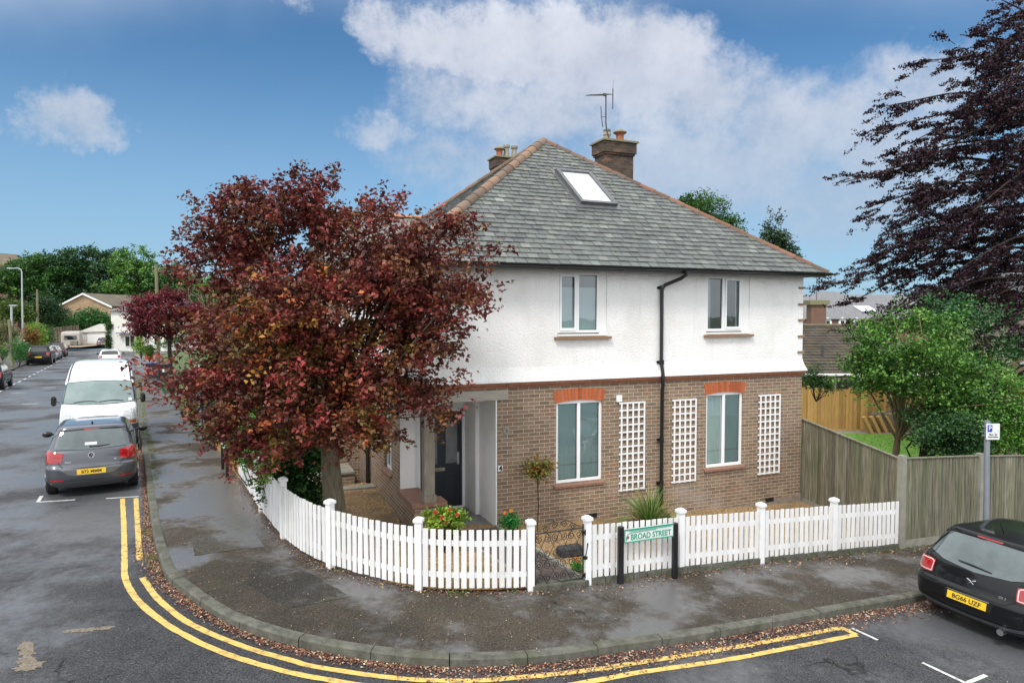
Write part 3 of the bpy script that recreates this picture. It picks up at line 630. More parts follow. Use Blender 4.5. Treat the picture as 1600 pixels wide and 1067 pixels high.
# windows
def window(kind, a, b, c, d, f, dep, sill, parent=H, m='pane', open_side=None, arch=0):
    g = G(); w = .055; mid = (a+b)/2+(.0 if kind == 'low' else -.02)
    def bx(x0, x1, z0, z1, y0, y1): 
        vs = [f(x, y, z) for z in (z0, z1) for x, y in ((x0, y0), (x1, y0), (x1, y1), (x0, y1))]
        g.add(vs, [(3, 2, 1, 0), (4, 5, 6, 7), (0, 1, 5, 4), (1, 2, 6, 5), (2, 3, 7, 6), (3, 0, 4, 7)])
    y0, y1 = dep-.065, dep-.002
    top = d
    bx(a+.002, b-.002, c+.002, c+w, y0, y1); bx(a+.002, b-.002, top-w-(.03 if arch else 0), top-.002, y0, y1); zt = top-w-(.03 if arch else 0)
    bx(a+.002, a+w, c+w, zt, y0, y1); bx(b-w, b-.002, c+w, zt, y0, y1)
    bx(mid-w*.6, mid+w*.6, c+w, zt, y0, y1)
    if open_side is not None:
        L, Rr = ((a+w, mid-w*.6) if open_side == 0 else (mid+w*.6, b-w)); e = .042; y2 = y0-.018
        bx(L+.002, Rr-.002, c+w-.012, c+w+e, y2, y0-.002); bx(L+.002, Rr-.002, zt-e, zt+.012, y2, y0-.002); bx(L+.002, L+e, c+w+e, zt-e, y2, y0-.002); bx(Rr-e, Rr-.002, c+w+e, zt-e, y2, y0-.002)
    o = g.make('window', 'upvc', parent)
    g = G(); yb = dep-.012; xa_, xb_ = a+.03, b-.03
    if kind == 'low':
        g.quad(f(xa_, yb, c+.03), f(xb_, yb, c+.03), f(xb_, yb, top-.05), f(xa_, yb, top-.05)); g.make('blind', 'blind', o)
        g = G(); g.quad(f(xa_, yb-.003, c+w+.27), f(xb_, yb-.003, c+w+.27), f(xb_, yb-.003, c+w+.30), f(xa_, yb-.003, c+w+.30)); g.make('blind_rail', mat('blind_rail_%d' % random.randrange(999), (.33, .38, .37), None), o)
    elif open_side == 0:
        g.quad(f(xa_, yb, c+.03), f(xb_, yb, c+.03), f(xb_, yb, top-.30), f(xa_, yb, top-.30)); g.make('blind', 'blinddark', o)
        g = G(); g.quad(f(xa_, yb, top-.30), f(xb_, yb, top-.30), f(xb_, yb, top-.03), f(xa_, yb, top-.03)); g.make('pelmet_shade', 'room', o)
    else:
        g.quad(f(xa_, yb, c+.03), f(xb_, yb, c+.03), f(xb_, yb, top-.03), f(xa_, yb, top-.03)); g.make('room_beyond', 'room', o)
        for (p_, q_) in ((xa_, xa_+.13), (xb_-.13, xb_)):
            g = G(); g.quad(f(p_, yb-.004, c+.03), f(q_, yb-.004, c+.03), f(q_, yb-.004, top-.03), f(p_, yb-.004, top-.03)); g.make('curtain', 'curtain', o)
    for (x0, x1) in ((a+w, mid-w*.6), (mid+w*.6, b-w)):
        g = G(); yy = dep-.03
        g.quad(f(x0, yy, c+w), f(x1, yy, c+w), f(x1, yy, zt), f(x0, yy, zt)); g.make('pane', 'clearglass', o)
        yb = dep-.0025
        g = G(); gk = .012; yy = dep-.034    # black gasket line
        for (p_, q_, r_, s_) in ((x0, x0+gk, c+w, zt), (x1-gk, x1, c+w, zt), (x0+gk, x1-gk, c+w, c+w+gk), (x0+gk, x1-gk, zt-gk, zt)):
            g.quad(f(p_, yy, r_), f(q_, yy, r_), f(q_, yy, s_), f(p_, yy, s_))
        g.make('gasket', 'black', o)
    if sill:
        g = G(); sm, h0, pr, ext = sill; x = a-ext; n_ = max(3, round((b-a+2*ext)/.16)); w_ = (b-a+2*ext)/n_
        for k in range(n_):
            x0, x1 = x+k*w_+.0015, x+(k+1)*w_-.0015; dz = rnd(-.003, .003)
            vs = [f(x_, y_, z_) for (x_, y_, z_) in ((x0, -pr, c-h0+dz), (x1, -pr, c-h0+dz), (x1, dep*.5, c-h0), (x0, dep*.5, c-h0), (x0, -pr, c-h0+.045+dz), (x1, -pr, c-h0+.045+dz), (x1, dep-.06, c+.0), (x0, dep-.06, c+.0))]
            g.add(vs, [(3, 2, 1, 0), (4, 5, 6, 7), (0, 1, 5, 4), (1, 2, 6, 5), (2, 3, 7, 6), (3, 0, 4, 7)])
        g.make('sill', sm, o)
    return o
for k, (a, b, c, d) in enumerate(GH): window('low', a, b, c, d, fr, .10, ('claysill', .085, .055, .055), arch=1)
for k, (a, b, c, d) in enumerate(UH):
    window('up', a, (2.235 if k == 0 else 5.86), 3.725, 4.925, fr, .08, None, m='paneup', open_side=k)
    x1 = b; g = G()
    g.box(a-.0+.004, x1-.004, -.03, .075, 3.665, 3.70); g.make('window_ledge', 'plaster', H)
    g = G(); n_ = 6; xa, xb = a-.07, x1+.07
    for i in range(n_):
        w_ = (xb-xa)/n_; g.box(xa+i*w_+.001, xa+(i+1)*w_-.001, -.085+rnd(-.004, .004), .02, 3.60, 3.65)
    g.make('tile_ledge', 'stone_sill', H)
    g = G(); g.box((2.237 if k == 0 else 5.862), x1-.003, .02, .148, 3.703, 4.943); g.box(a+.002, (2.237 if k == 0 else 5.862), .02, .148, 4.927, 4.943); g.make('window_reveal', 'plaster', H)
window('low', 1.86, 2.60, .80, 2.40, sdm, .13, ('claysill', .085, .05, .06))
window('up', 2.0, 3.0, 3.66, 4.9, sdm, .1, ('stone_sill', .08, .06, .05), m='paneup'); window('up', 5.4, 6.4, 3.66, 4.9, sdm, .1, ('stone_sill', .08, .06, .05), m='paneup')
# segmental brick arches
for a, b, c, d in GH:
    g = G(); n_ = 15; half = (b-a)/2+.03; cx = (a+b)/2
    def apt(u_, v_):     # u -1..1, v 0 lower..1 upper ; fan-shaped
        x = u_*(half+.045*v_); zlow = 2.335+.055*(1-u_*u_); return cx+x, zlow+v_*.235
    for i in range(n_):
        u0, u1 = -1+2*i/n_+.012, -1+2*(i+1)/n_-.012; c_ = rnd(.75, 1.2)
        pl = [apt(u0, 0), apt(u1, 0), apt(u1, 1), apt(u0, 1)]; pr = rnd(.004, .010)
        g.prism(pl, lambda x, z, h: (x, -h*1.0+.02, z), .02+pr, (.42*c_, .105*c_, .035*c_))
    g.make('brick_arch', 'archbrick', H)
    g = G(); g.prism([apt(-1, .0), apt(-.5, 0), apt(0, 0), apt(.5, 0), apt(1, 0), apt(1, 1), apt(0, 1), apt(-1, 1)], lambda x, z, h: (x, .03-h, z), .029); g.make('arch_mortar', mat('arch_mortar', (.40, .24, .15), None), H)
# roof
E0, E1, F0, F1, ZE = TL-.35, TR+.35, -.35, 9.13, 5.05
AP = Vector((3.04, 4.39, 8.66))
EC = [Vector((E0, F0, ZE)), Vector((E1, F0, ZE)), Vector((E1, F1, ZE)), Vector((E0, F1, ZE))]
g = G()
for i in range(4): a, b = EC[i], EC[(i+1) % 4]; g.add([a-Vector((0, 0, .05)), b-Vector((0, 0, .05)), AP-Vector((0, 0, .06))], [(0, 1, 2)])
RF = g.make('roof', mat('roof_felt', (.04, .042, .045), None), H)
def slates(name, A, B, C, gauge=.182, wid=.222, parent=RF):
    e = (B-A).normalized(); mid = A+e*((C-A).dot(e)); up = (C-mid); Ls = up.length; up.normalize(); n = e.cross(up); 
    if n.z < 0: n = -n
    L = (B-A).length; ca = (C-A).dot(e); g = G(); rows = int(Ls/gauge)
    for r in range(rows+1):
        d0 = r*gauge-.03; d1 = min(d0+gauge*1.35, Ls)
        if d0 > Ls-.1: break
        def lim(d): k = max(0, d)/Ls; return ca*k, L-(L-ca)*k
        x = -(wid/2 if r % 2 else 0)-.02
        while x < L:
            w_ = wid+rnd(-.012, .012); x0, x1 = x+.005, x+w_-.005; x += w_
            lo0, hi0 = lim(d0); lo1, hi1 = lim(d1)
            a0, b0, a1, b1 = max(x0, lo0), min(x1, hi0), max(x0, lo1), min(x1, hi1)
            if b0-a0 < .015: continue
            if b1 < a1: m_ = (lo1+hi1)/2 if False else min(max((a0+b0)/2, lo1), hi1); a1 = b1 = m_
            dd = rnd(-.005, .004); t1 = .016+rnd(0, .010)
            P = lambda s_, d, h: A+e*s_+up*d+n*h
            k = rnd(.76, 1.22); tint = random.random(); base = (.098, .110, .104) if tint < .7 else (.078, .086, .086) if tint < .88 else (.140, .150, .138)
            if random.random() < .05: k *= 1.4
            col = tuple(c*k for c in base)
            g.add([P(a0, d0+dd, t1), P(b0, d0+dd, t1), P(b1, d1, .0), P(a1, d1, .0), P(a0, d0+dd+.004, t1-.018), P(b0, d0+dd+.004, t1-.018)], [(0, 1, 2, 3), (4, 5, 1, 0)], col)
    # moss tufts in the joints
    o = g.make(name, 'slate', parent)
    g = G()
    for _ in range(70):
        k = random.random()**.7; d = k*Ls*.93; lo_, hi_ = ca*d/Ls, L-(L-ca)*d/Ls; s_ = rnd(lo_+.1, max(lo_+.11, hi_-.1)); d = round(d/gauge)*gauge-.035
        c = A+e*s_+up*d+n*.012; r_ = rnd(.012, .03)
        g.obox(c, (e, up, n), (r_*1.3, r_*.8, .010))
    g.make('moss', mat('roof_moss', (.045, .06, .02), (.10, .11, .03), 20, .95), o)['kind'] = 'stuff'
    return o
slates('front_slates', EC[0], EC[1], AP); slates('side_slates', EC[3], EC[0], AP)
g = G(); g.add([EC[1], EC[2], AP], [(0, 1, 2)], (.13, .145, .15)); g.add([EC[2], EC[3], AP], [(0, 1, 2)], (.13, .145, .15)); g.make('rear_slates', 'slate', RF)
def hiptiles(A, B, cols, parent=RF, r=.105, ln=.40):
    A, B = Vector(A), Vector(B); L = (B-A).length; d = (B-A).normalized(); side = d.cross(Vector((0, 0, 1))).normalized(); up = side.cross(d); g = G(); n_ = int(L/ln); ln = L/n_
    for i in range(n_):
        c = random.choice(cols); k = rnd(.75, 1.2); c = tuple(x*k for x in c); vs = []; st = 9
        for (s_, rr) in ((i*ln-.03, r*1.10+rnd(0, .006)), (i*ln+.02, r*1.10), ((i+1)*ln, r*.98)):
            for q_ in range(st):
                w = math.pi*(q_/(st-1)); vs.append(A+d*s_+side*(math.cos(w)*rr)+up*(math.sin(w)*rr*.95-.035))
        fs = [(j*st+k_, j*st+k_+1, (j+1)*st+k_+1, (j+1)*st+k_) for j in range(2) for k_ in range(st-1)]
        fs.append(tuple(range(st)))
        g.add(vs, fs, c)
    return smooth_by_angle(g.make('hip_tiles', 'hip', parent), 50)
hiptiles(EC[0], AP, [(.18, .125, .09), (.15, .11, .08), (.22, .14, .095)], r=.115)
hiptiles(EC[1], AP, [(.19, .092, .062), (.16, .088, .062), (.14, .095, .072), (.22, .11, .07)], r=.088)
hiptiles(EC[3], AP, [(.19, .10, .065), (.16, .10, .07)]); hiptiles(EC[2], AP, [(.26, .12, .07)])
# soffit, gutters, downpipe
g = G(); g.box(E0+.05, E1-.05, F0+.05, 0, 4.955, 4.985); g.box(E0+.05, TL, 0, F1-.05, 4.955, 4.985); g.box(TR, E1-.05, 0, F1-.05, 4.955, 4.985); g.make('soffit', 'black', H)
def gutter(a, b, out):
    a, b = Vector(a), Vector(b); d = (b-a).normalized(); o = Vector(out); vs = []; st = 9; r = .062
    for p in (a, b):
        for k in range(st): w = math.pi*k/(st-1); vs.append(p+o*(math.cos(w)*r)+Vector((0, 0, -math.sin(w)*r)))
    g = G().add(vs, [(k, k+1, st+k+1, st+k) for k in range(st-1)]+[tuple(range(st)), tuple(range(st, 2*st))])
    L = (b-a).length; n_ = int(L/1.6)
    for i in range(1, n_+1):   # union brackets
        c = a+d*(i*L/(n_+.6)); vs = []
        for p in (c-d*.04, c+d*.04):
            for k in range(st): w = math.pi*k/(st-1); vs.append(p+o*(math.cos(w)*(r+.01))+Vector((0, 0, -math.sin(w)*(r+.01)+.003)))
        g.add(vs, [(k, k+1, st+k+1, st+k) for k in range(st-1)])
    return g.make('gutter', 'black', H, smooth=False)
gutter((E0-.05, F0-.055, 5.03), (E1+.05, F0-.055, 5.03), (0, -1, 0)); gutter((E0-.055, F0, 5.03), (E0-.055, F1, 5.03), (-1, 0, 0)); gutter((E1+.055, F0, 5.03), (E1+.055, F1, 5.03), (1, 0, 0))
G().box(E0+.03, E1-.03, F0+.0, F0+.05, 4.93, 5.035).make('fascia', 'black', H)
g = G(); xp = 3.68
g.tube([(4.03, F0-.055, 4.99), (4.03, F0-.055, 4.90), (3.98, -.30, 4.83), (3.73, -.10, 4.70), (xp, -.06, 4.62), (xp, -.06, 4.45), (xp, -.06, 3.1), (xp, -.085, 3.0), (xp, -.12, 2.86), (xp, -.12, 2.60), (xp, -.10, 2.5), (xp, -.09, .35), (xp, -.09, -.2)], .038, 12)
for z, y in ((4.60, -.06), (3.05, -.07), (1.42, -.09), (.5, -.09)): g.lathe([(.052, z), (.052, z+.09)], (xp, y, 0), 12); g.box(xp-.085, xp+.085, y+.04, y+.06, z+.02, z+.07)
smooth_by_angle(g.make('downpipe', 'black', H))
# small fixings
G().box(2.62, 2.75, -.045, 0, 2.30, 2.44, bev=.008).make('alarm_box', 'upvc', H)
o = G().box(.028, .125, -.018, 0, 1.10, 1.215, bev=.004).make('house_number_plate', 'signwhite', H)
text('4', .135, 'ink', o, frame_mtx((.077, -.021, 1.157), (1, 0, 0), (0, 0, 1)), bold=.03)
g = G()
for k in range(7): w = k*.9; g.obox((.20+.05*math.cos(w), -.01, 1.87+.05*math.sin(w)), ((1, 0, 0), (0, 1, 0), (0, 0, 1)), (.022, .012, .018))
g.make('wall_rosette', 'concrete', H)
g = G(); g.tube([(E1+.12, F0, 4.98), (E1+.12, F0, 4.82), (E1+.2, F0, 4.78), (E1+.27, F0, 4.84), (E1+.27, F0, 4.92)], .008, 6); g.make('gutter_hook', 'black', H)
# skylight
def roofpt(px, py):  # (local) point on the front roof plane given horizontal position
    k = (py-F0)/(AP.y-F0); return Vector((px, py, ZE+(AP.z-ZE)*k))
nrm = Vector((0, -(AP.z-ZE), (AP.y-F0))).normalized(); upv = Vector((0, AP.y-F0, AP.z-ZE)).normalized(); ex = Vector((1, 0, 0))
SKY_C = (3.11, 2.24); W2, L2 = .47, .81
c = roofpt(*SKY_C)
g = G()
for s_ in (-1, 1): g.obox(c+ex*s_*(W2-.04)+nrm*.05, (ex, upv, nrm), (.045, L2, .055)); g.obox(c+upv*s_*(L2-.04)+nrm*.05, (ex, upv, nrm), (W2-.085, .045, .055 if s_ < 0 else .06))
for s_ in (-1, 1): g.obox(c+ex*s_*(W2+.05)+nrm*.012, (ex, upv, nrm), (.05, L2+.1, .012))
g.obox(c-upv*(L2+.07)+nrm*.016, (ex, upv, nrm), (W2+.1, .07, .012))
SKL = g.make('skylight', 'flashing', H)
g = G(); a = [c+ex*sx_*(W2-.085)+upv*sy_*(L2-.085)+nrm*.06 for sx_, sy_ in ((-1, -1), (1, -1), (1, 1), (-1, 1))]; g.quad(*a); g.make('skylight_pane', 'skylight', SKL)
# chimneys
def chimney(name, loc, w, d, z0, z1, parent=H, pots=()):
    x, y = loc; g = G()
    g.box(x-w/2, x+w/2, y-d/2, y+d/2, z0, z1-.42)
    g.box(x-w/2-.035, x+w/2+.035, y-d/2-.035, y+d/2+.035, z1-.42, z1-.36); g.box(x-w/2-.07, x+w/2+.07, y-d/2-.07, y+d/2+.07, z1-.36, z1-.05)
    o = g.make(name, 'bricksoot', parent)
    g = G(); g.box(x-w/2-.12, x+w/2+.12, y-d/2-.12, y+d/2+.12, z1-.05, z1); g.make('cap_slab', 'potlichen', o)
    for (px, py, kind) in pots:
        if kind == 'red': pr, m = [(.13, 0), (.13, .05), (.11, .09), (.115, .25), (.15, .28), (.15, .31)], 'terracotta'
        elif kind == 'buff': pr, m = [(.115, 0), (.12, .05), (.10, .09), (.10, .18), (.12, .2), (.12, .24), (.10, .26), (.1, .3)], 'buffpot'
        else: pr, m = [(.12, 0), (.10, .22), (.09, .24), (.09, .38), (.13, .40), (.13, .48), (.1, .5)], 'concrete'
        p = smooth_by_angle(G().lathe(pr, (x+px, y+py, z1), 20).make('chimney_pot', m, o))
        cp = [(.20, .31), (.20, .335), (.13, .38), (.07, .42), (.01, .43)] if kind == 'red' else [(.08, .30), (.11, .32), (.11, .36), (.05, .37)] if kind == 'buff' else [(.10, .5), (.02, .52)]
        smooth_by_angle(G().lathe(cp, (x+px, y+py, z1), 20).make('cowl', 'potlichen', p))
    return o
CH1 = chimney("chimney", (6.0, 5.75), .95, .62, 5.6, 9.18, pots=[(-.24, 0, 'buff'), (.2, 0, 'red')])
# left side: soil pipe, drain steps, rear extension
g = G(); g.tube([(TL-.07, 4.12, -.1), (TL-.07, 4.12, 1.08), (TL-.09, 4.14, 1.16), (TL-.22, 4.24, 1.20), (TL-.36, 4.34, 1.18)], .05, 10); smooth_by_angle(g.make('soil_pipe', 'black', H))
g = G(); g.box(TL-1.7, TL-.0, 5.6, 8.6, -.4, 2.45); g.make('side_extension_wall', 'brick', H)
g = G(); g.add([(TL-1.9, 5.35, 2.45), (TL, 5.35, 2.45), (TL, 7.2, 3.4), (TL-1.9, 7.2, 3.4), (TL-1.9, 8.8, 2.5), (TL, 8.8, 2.5)], [(0, 1, 2, 3), (3, 2, 5, 4)], (.16, .10, .07)); g.make('side_extension_roof', 'slate', H)
g = G()
g.box(TL-1.5, TL-.012, 3.55, 3.77, -.3, .10); g.box(TL-1.5, TL-1.28, 3.772, 5.6, -.3, .10); g.box(TL-1.27, TL-.3, 4.6, 5.59, -.3, .25)
w_ = g.make('drain_surround', 'brick', H)
g = G(); g.box(TL-1.53, TL-.012, 3.52, 3.80, .102, .15); g.box(TL-1.53, TL-1.25, 3.802, 5.6, .102, .15); g.box(TL-1.27, TL-.3, 4.56, 5.59, .252, .30); g.make('coping', 'concrete', w_)

# trellises, aerial, lantern
def trellis(x0, x1, z0, z1, label):
    T = thing('trellis', label, 'trellis', (P0.x+U.x*x0, P0.y+U.y*x0, 0), UA, 'white square-mesh trellis panels on the brick front')
    w = x1-x0; g = G()
    for i in range(5): x = .02+(w-.04)*i/4; g.box(x-.017, x+.017, -.05, -.032, z0, z1)
    for j in range(13): z = z0+.018+(z1-z0-.036)*j/12; g.box(-.03, w-.0, -.032+.0005, -.016, z-.016, z+.016)
    g.make('lattice', 'picket', T)
trellis(2.715, 3.305, .455, 2.29, 'white wooden trellis beside the left ground floor window, below the white alarm box')
trellis(4.02, 4.61, .50, 2.285, 'white wooden trellis between the black downpipe and the right ground floor window')
trellis(6.35, 6.95, .47, 2.28, 'white wooden trellis near the right corner of the brick wall')
cx, cy = 6.10-.42, 5.75-.25; p_ = hw(cx, cy)
A = thing('television_aerial', 'thin metal television aerial with a curved mast strapped to the chimney stack', 'aerial', (p_.x, p_.y, 8.7), UA)
g = G(); g.tube([(0, -.1, .1), (-.04, -.1, .42), (-.14, -.1, .72), (-.17, -.1, .95), (-.17, -.1, 1.75)], .022, 8); g.make('mast', 'alloy', A)
g = G(); a, b = Vector((-1.05, -.55, 1.48)), Vector((.18, .1, 1.84)); g.tube([a, b], .011, 6)
for k in range(16): 
    p = a.lerp(b, .05+k*.045); h_ = .07+.004*k; g.tube([p-Vector((.03, -.055, 0))*(h_/.05), p+Vector((.03, -.055, 0))*(h_/.05)], .004, 5)
g.tube([b+Vector((0, 0, .17)), b-Vector((0, 0, .42))], .016, 6); g.tube([b+Vector((.0, 0, .17)), b+Vector((.02, 0, .42))], .004, 5); g.obox(a.lerp(b, .68), ((1, 0, 0), (0, 1, 0), (0, 0, 1)), (.05, .03, .035))
g.make('antenna_boom', 'alloy', A)
g = G(); g.tube([(-.17, -.1, 1.1), (-.33, -.16, 1.07)], .009, 6); g.tube([(-.38, -.18, 1.35), (-.36, -.17, 1.1), (-.30, -.15, .78)], .013, 6); g.make('dipole', 'alloy', A)
lp = hw(-.86, .72)
LN = thing('porch_lantern', 'black framed glass lantern hanging from the porch ceiling before the front door', 'lantern', (lp.x, lp.y, 1.95), UA)
g = G(); s_ = .085
for x in (-s_, s_):
    for y in (-s_, s_): g.box(x-.008, x+.008, y-.008, y+.008, -.0, .30)
for z in (0, .30):
    g.box(-s_-.01, s_+.01, -s_-.01, -s_+.01, z, z+.015); g.box(-s_-.01, s_+.01, s_-.01, s_+.01, z, z+.015); g.box(-s_-.01, -s_+.01, -s_+.01, s_-.01, z, z+.015); g.box(s_-.01, s_+.01, -s_+.01, s_-.01, z, z+.015)
g.box(-s_, s_, -s_, s_, .316, .335); g.tube([(0, 0, .335), (0, 0, .57)], .006, 6); g.make('lantern_frame', 'iron', LN)
G().lathe([(.012, .09), (.028, .13), (.03, .17), (.015, .22), (.012, .3)], n=12).make('bulb', 'clearlens', LN)
# two neighbouring roofs seen behind the left hip
NB = thing('terraced_house', 'brick neighbour behind the corner house with orange ridge tiles and cowled chimney pots', 'house', (P0.x, P0.y, 0), UA)
g = G(); g.box(-1.2, 3.2, 12.2, 19.5, -.5, 5.0); g.make('brick_wall', 'brick', NB)
g = G(); rz_ = 8.1; g.add([(-1.5, 11.9, 5.0), (3.5, 11.9, 5.0), (3.5, 15.8, rz_), (-1.5, 15.8, rz_), (-1.5, 19.8, 5.0), (3.5, 19.8, 5.0)], [(0, 1, 2, 3), (3, 2, 5, 4), (1, 5, 2), (0, 3, 4)], (.15, .16, .16)); RB = g.make('roof', 'slate', NB)
hiptiles((-1.5, 15.8, rz_+.02), (3.5, 15.8, rz_+.02), [(.45, .19, .08), (.40, .17, .08)], RB)
chimney("chimney", (4.7, 11.1), .9, .6, 5.0, 9.72, H, pots=[(-.25, 0, 'red'), (.02, .0, 'tall'), (.33, 0, 'tall')])

# ------------------------------------------------------------ front garden
fs_, _ = spline([(x, y, 0) for x, y in FENCE], 60)
HI = [hw(-4.9, 3.5), hw(-4.4, 3.2), hw(-3.6, 3.5), hw(-2.6, 3.8), hw(TL, 4.2), hw(TL, 3.2), hw(TL, 1.6), hw(TL, .2), hw(-.4, .3), hw(.4, .02), hw(1.4, .02), hw(3.2, .02), hw(4.9, .02), hw(6.3, .02), hw(7.7, .02)]
hi_, _ = spline([(p.x, p.y, 0) for p in HI], 60)
# matched strips: left garden + front garden
ga = offset(fs_, .03)
struct(strip('gravel', ga, hi_, zg, 'gravel', 10, .0))
# paved path to the porch, with pale edging
pa, pb = (.30, 9.84), (1.10, 10.16); qa, qb = hw(-1.0, -.02), hw(-.02, -.02)
A1 = [Vector(pa).lerp(qa, k/8) for k in range(9)]; B1 = [Vector(pb).lerp(qb, k/8) for k in range(9)]
struct(strip('path', [(p.x, p.y, 0) for p in A1], [(p.x, p.y, 0) for p in B1], zg, 'path', 4, .008))
g = G()
for L_ in (A1, B1):
    for i in range(len(L_)-1):
        a, b = L_[i], L_[i+1]; d = (b-a).normalized(); n_ = Vector((-d.y, d.x)); c = (a+b)/2
        g.obox((c.x, c.y, zg(c.x, c.y)+.015), ((d.x, d.y, 0), (n_.x, n_.y, 0), (0, 0, 1)), ((b-a).length/2-.004, .028, .04))
struct(g.make('path_edging', 'concrete'))
g = G(); a, b = Vector((.30, 9.74)), Vector((1.14, 10.09)); d = (b-a).normalized(); n_ = Vector((-d.y, d.x))
for i in range(4):
    c = a+d*((b-a).length*(i+.5)/4)+n_*.07; g.obox((c.x, c.y, zp(c.x, c.y)+.02), ((d.x, d.y, 0), (n_.x, n_.y, 0), (0, 0, 1)), ((b-a).length/8-.005, .11, .06))
g.make('doorstep', 'kerb')['kind'] = 'structure'
# stone edging under the right hand fence
g = G(); P_, L_ = spline([(1.17, 10.16, 0), (2.71, 10.86, 0), (4.25, 11.53, 0), (5.8, 12.18, 0), (7.3, 12.79, 0)], 26)
for i in range(26):
    a, b = P_[i], P_[i+1]; c = (a+b)/2; d = (b-a).normalized(); n_ = Vector((-d.y, d.x, 0)); g.obox((c.x+n_.x*.03, c.y+n_.y*.03, zp(c.x, c.y)+.0+rnd(-.01, .015)), (d, n_, (0, 0, 1)), ((b-a).length/2-.008, .07+rnd(0, .02), .09))
tag(g.make('stone_edging', 'kerb'), 'low mossy stone edging along the foot of the straight picket fence', 'edging')

# ------------------------------------------------------------ white picket fences and gate
PW = .074
def picket_run(root, P, z_post, posts, zt=.90):
    """P: polyline (x,y); posts: arc positions; panels between posts"""
    sp_, L = spline([(x, y, 0) for x, y in P], 400)
    def at(s_): k = max(0, min(1, s_/L))*400; i = min(399, int(k)); return sp_[i].lerp(sp_[i+1], k-i), (sp_[i+1]-sp_[i]).normalized()
    for s_ in posts:
        p, d = at(s_); n_ = Vector((-d.y, d.x, 0)); z = zp(p.x, p.y); h = z_post/2+.01
        o = G().obox((p.x, p.y, z+z_post/2-.02), (d, n_, (0, 0, 1)), (.048, .048, h)).make('post', 'picket', root)
        g = G(); 
        for k, (r_, z0, z1) in enumerate(((.066, z_post-.015, z_post+.025),)): g.obox((p.x, p.y, z+(z0+z1)/2), (d, n_, (0, 0, 1)), (r_, r_, (z1-z0)/2))
        zt_ = z+z_post+.025; c4 = [Vector((p.x, p.y, zt_+.001))+d*a*.066+n_*b*.066 for a, b in ((-1, -1), (1, -1), (1, 1), (-1, 1))]; c5 = [Vector((p.x, p.y, zt_+.028))+d*a*.03+n_*b*.03 for a, b in ((-1, -1), (1, -1), (1, 1), (-1, 1))]
        g.add(c4+c5, [(0, 1, 5, 4), (1, 2, 6, 5), (2, 3, 7, 6), (3, 0, 4, 7), (4, 5, 6, 7)])
        g.make('post_cap', 'picket', o)
    return at, L
def panel(root, at, s0, s1, pitch=.117, z0=.07, zt=.90):
    g = G(); n_ = max(1, round((s1-s0)/pitch)); 
    for i in range(n_):
        s_ = s0+(i+.5)*(s1-s0)/n_; p, d = at(s_); nn = Vector((-d.y, d.x, 0)); q_ = p-nn*.022; z = zp(p.x, p.y); k = rnd(-.006, .006)
        dd = (d+Vector((0, 0, rnd(-.006, .006)))).normalized()
        g.obox((q_.x, q_.y, z+(z0+zt)/2+k), (d, nn, (rnd(-.010, .010), rnd(-.008, .008), 1)), (PW/2, .009, (zt-z0)/2), (lambda c_: (c_, c_*rnd(.985, 1.0), c_*rnd(.95, 1.0)))(rnd(.86, 1.0)))
    for zc in (.245, .70):
        m_ = max(1, int((s1-s0)/.3)); vs = []
        for i in range(m_+1):
            p, d = at(s0+(s1-s0)*i/m_); nn = Vector((-d.y, d.x, 0)); z = zp(p.x, p.y)
            for (o_, h_) in ((-.012, -.037), (-.012, .037), (.02, .037), (.02, -.037)): q_ = p+nn*o_; vs.append((q_.x, q_.y, z+zc+h_))
        fs = [(4*i+k, 4*i+(k+1) % 4, 4*i+4+(k+1) % 4, 4*i+4+k) for i in range(m_) for k in range(4)]
        g.add(vs, fs)
    g.make('picket_panel', 'picket', root)
PF1 = thing('picket_fence', 'long white picket fence curving round the corner left of the iron gate', 'fence', (0, 0, 0))
L1 = FENCE[:10]; at1, len1 = picket_run(PF1, L1, .99, [])
def arc(at, L, x, y): return min((k*L/500 for k in range(501)), key=lambda s_: (at(s_)[0]-Vector((x, y, 0))).length)
ps1 = [arc(at1, len1, *q_) for q_ in ((-4.73, 12.77), (-3.84, 11.34), (-2.75, 10.2), (-1.32, 9.57), (.27, 9.78))]
picket_run(PF1, L1, .99, ps1)
pr_ = [0.0]+ps1
for a, b in zip(pr_[:-1], pr_[1:]): panel(PF1, at1, a+.05, b-.06, .106)
PF2 = thing('picket_fence', 'straight white picket fence right of the iron gate ending at the old board fence', 'fence', (0, 0, 0))
L2_ = FENCE[10:]; at2, len2 = picket_run(PF2, L2_, .99, [])
ps2 = [0.0]+[arc(at2, len2, *q_) for q_ in ((2.71, 10.86), (4.25, 11.53), (5.8, 12.18))]
picket_run(PF2, L2_, .99, ps2)
pr_ = ps2+[len2+.03]
for a, b in zip(pr_[:-1], pr_[1:]): panel(PF2, at2, a+.06, b-.055, .112, .10, .90)
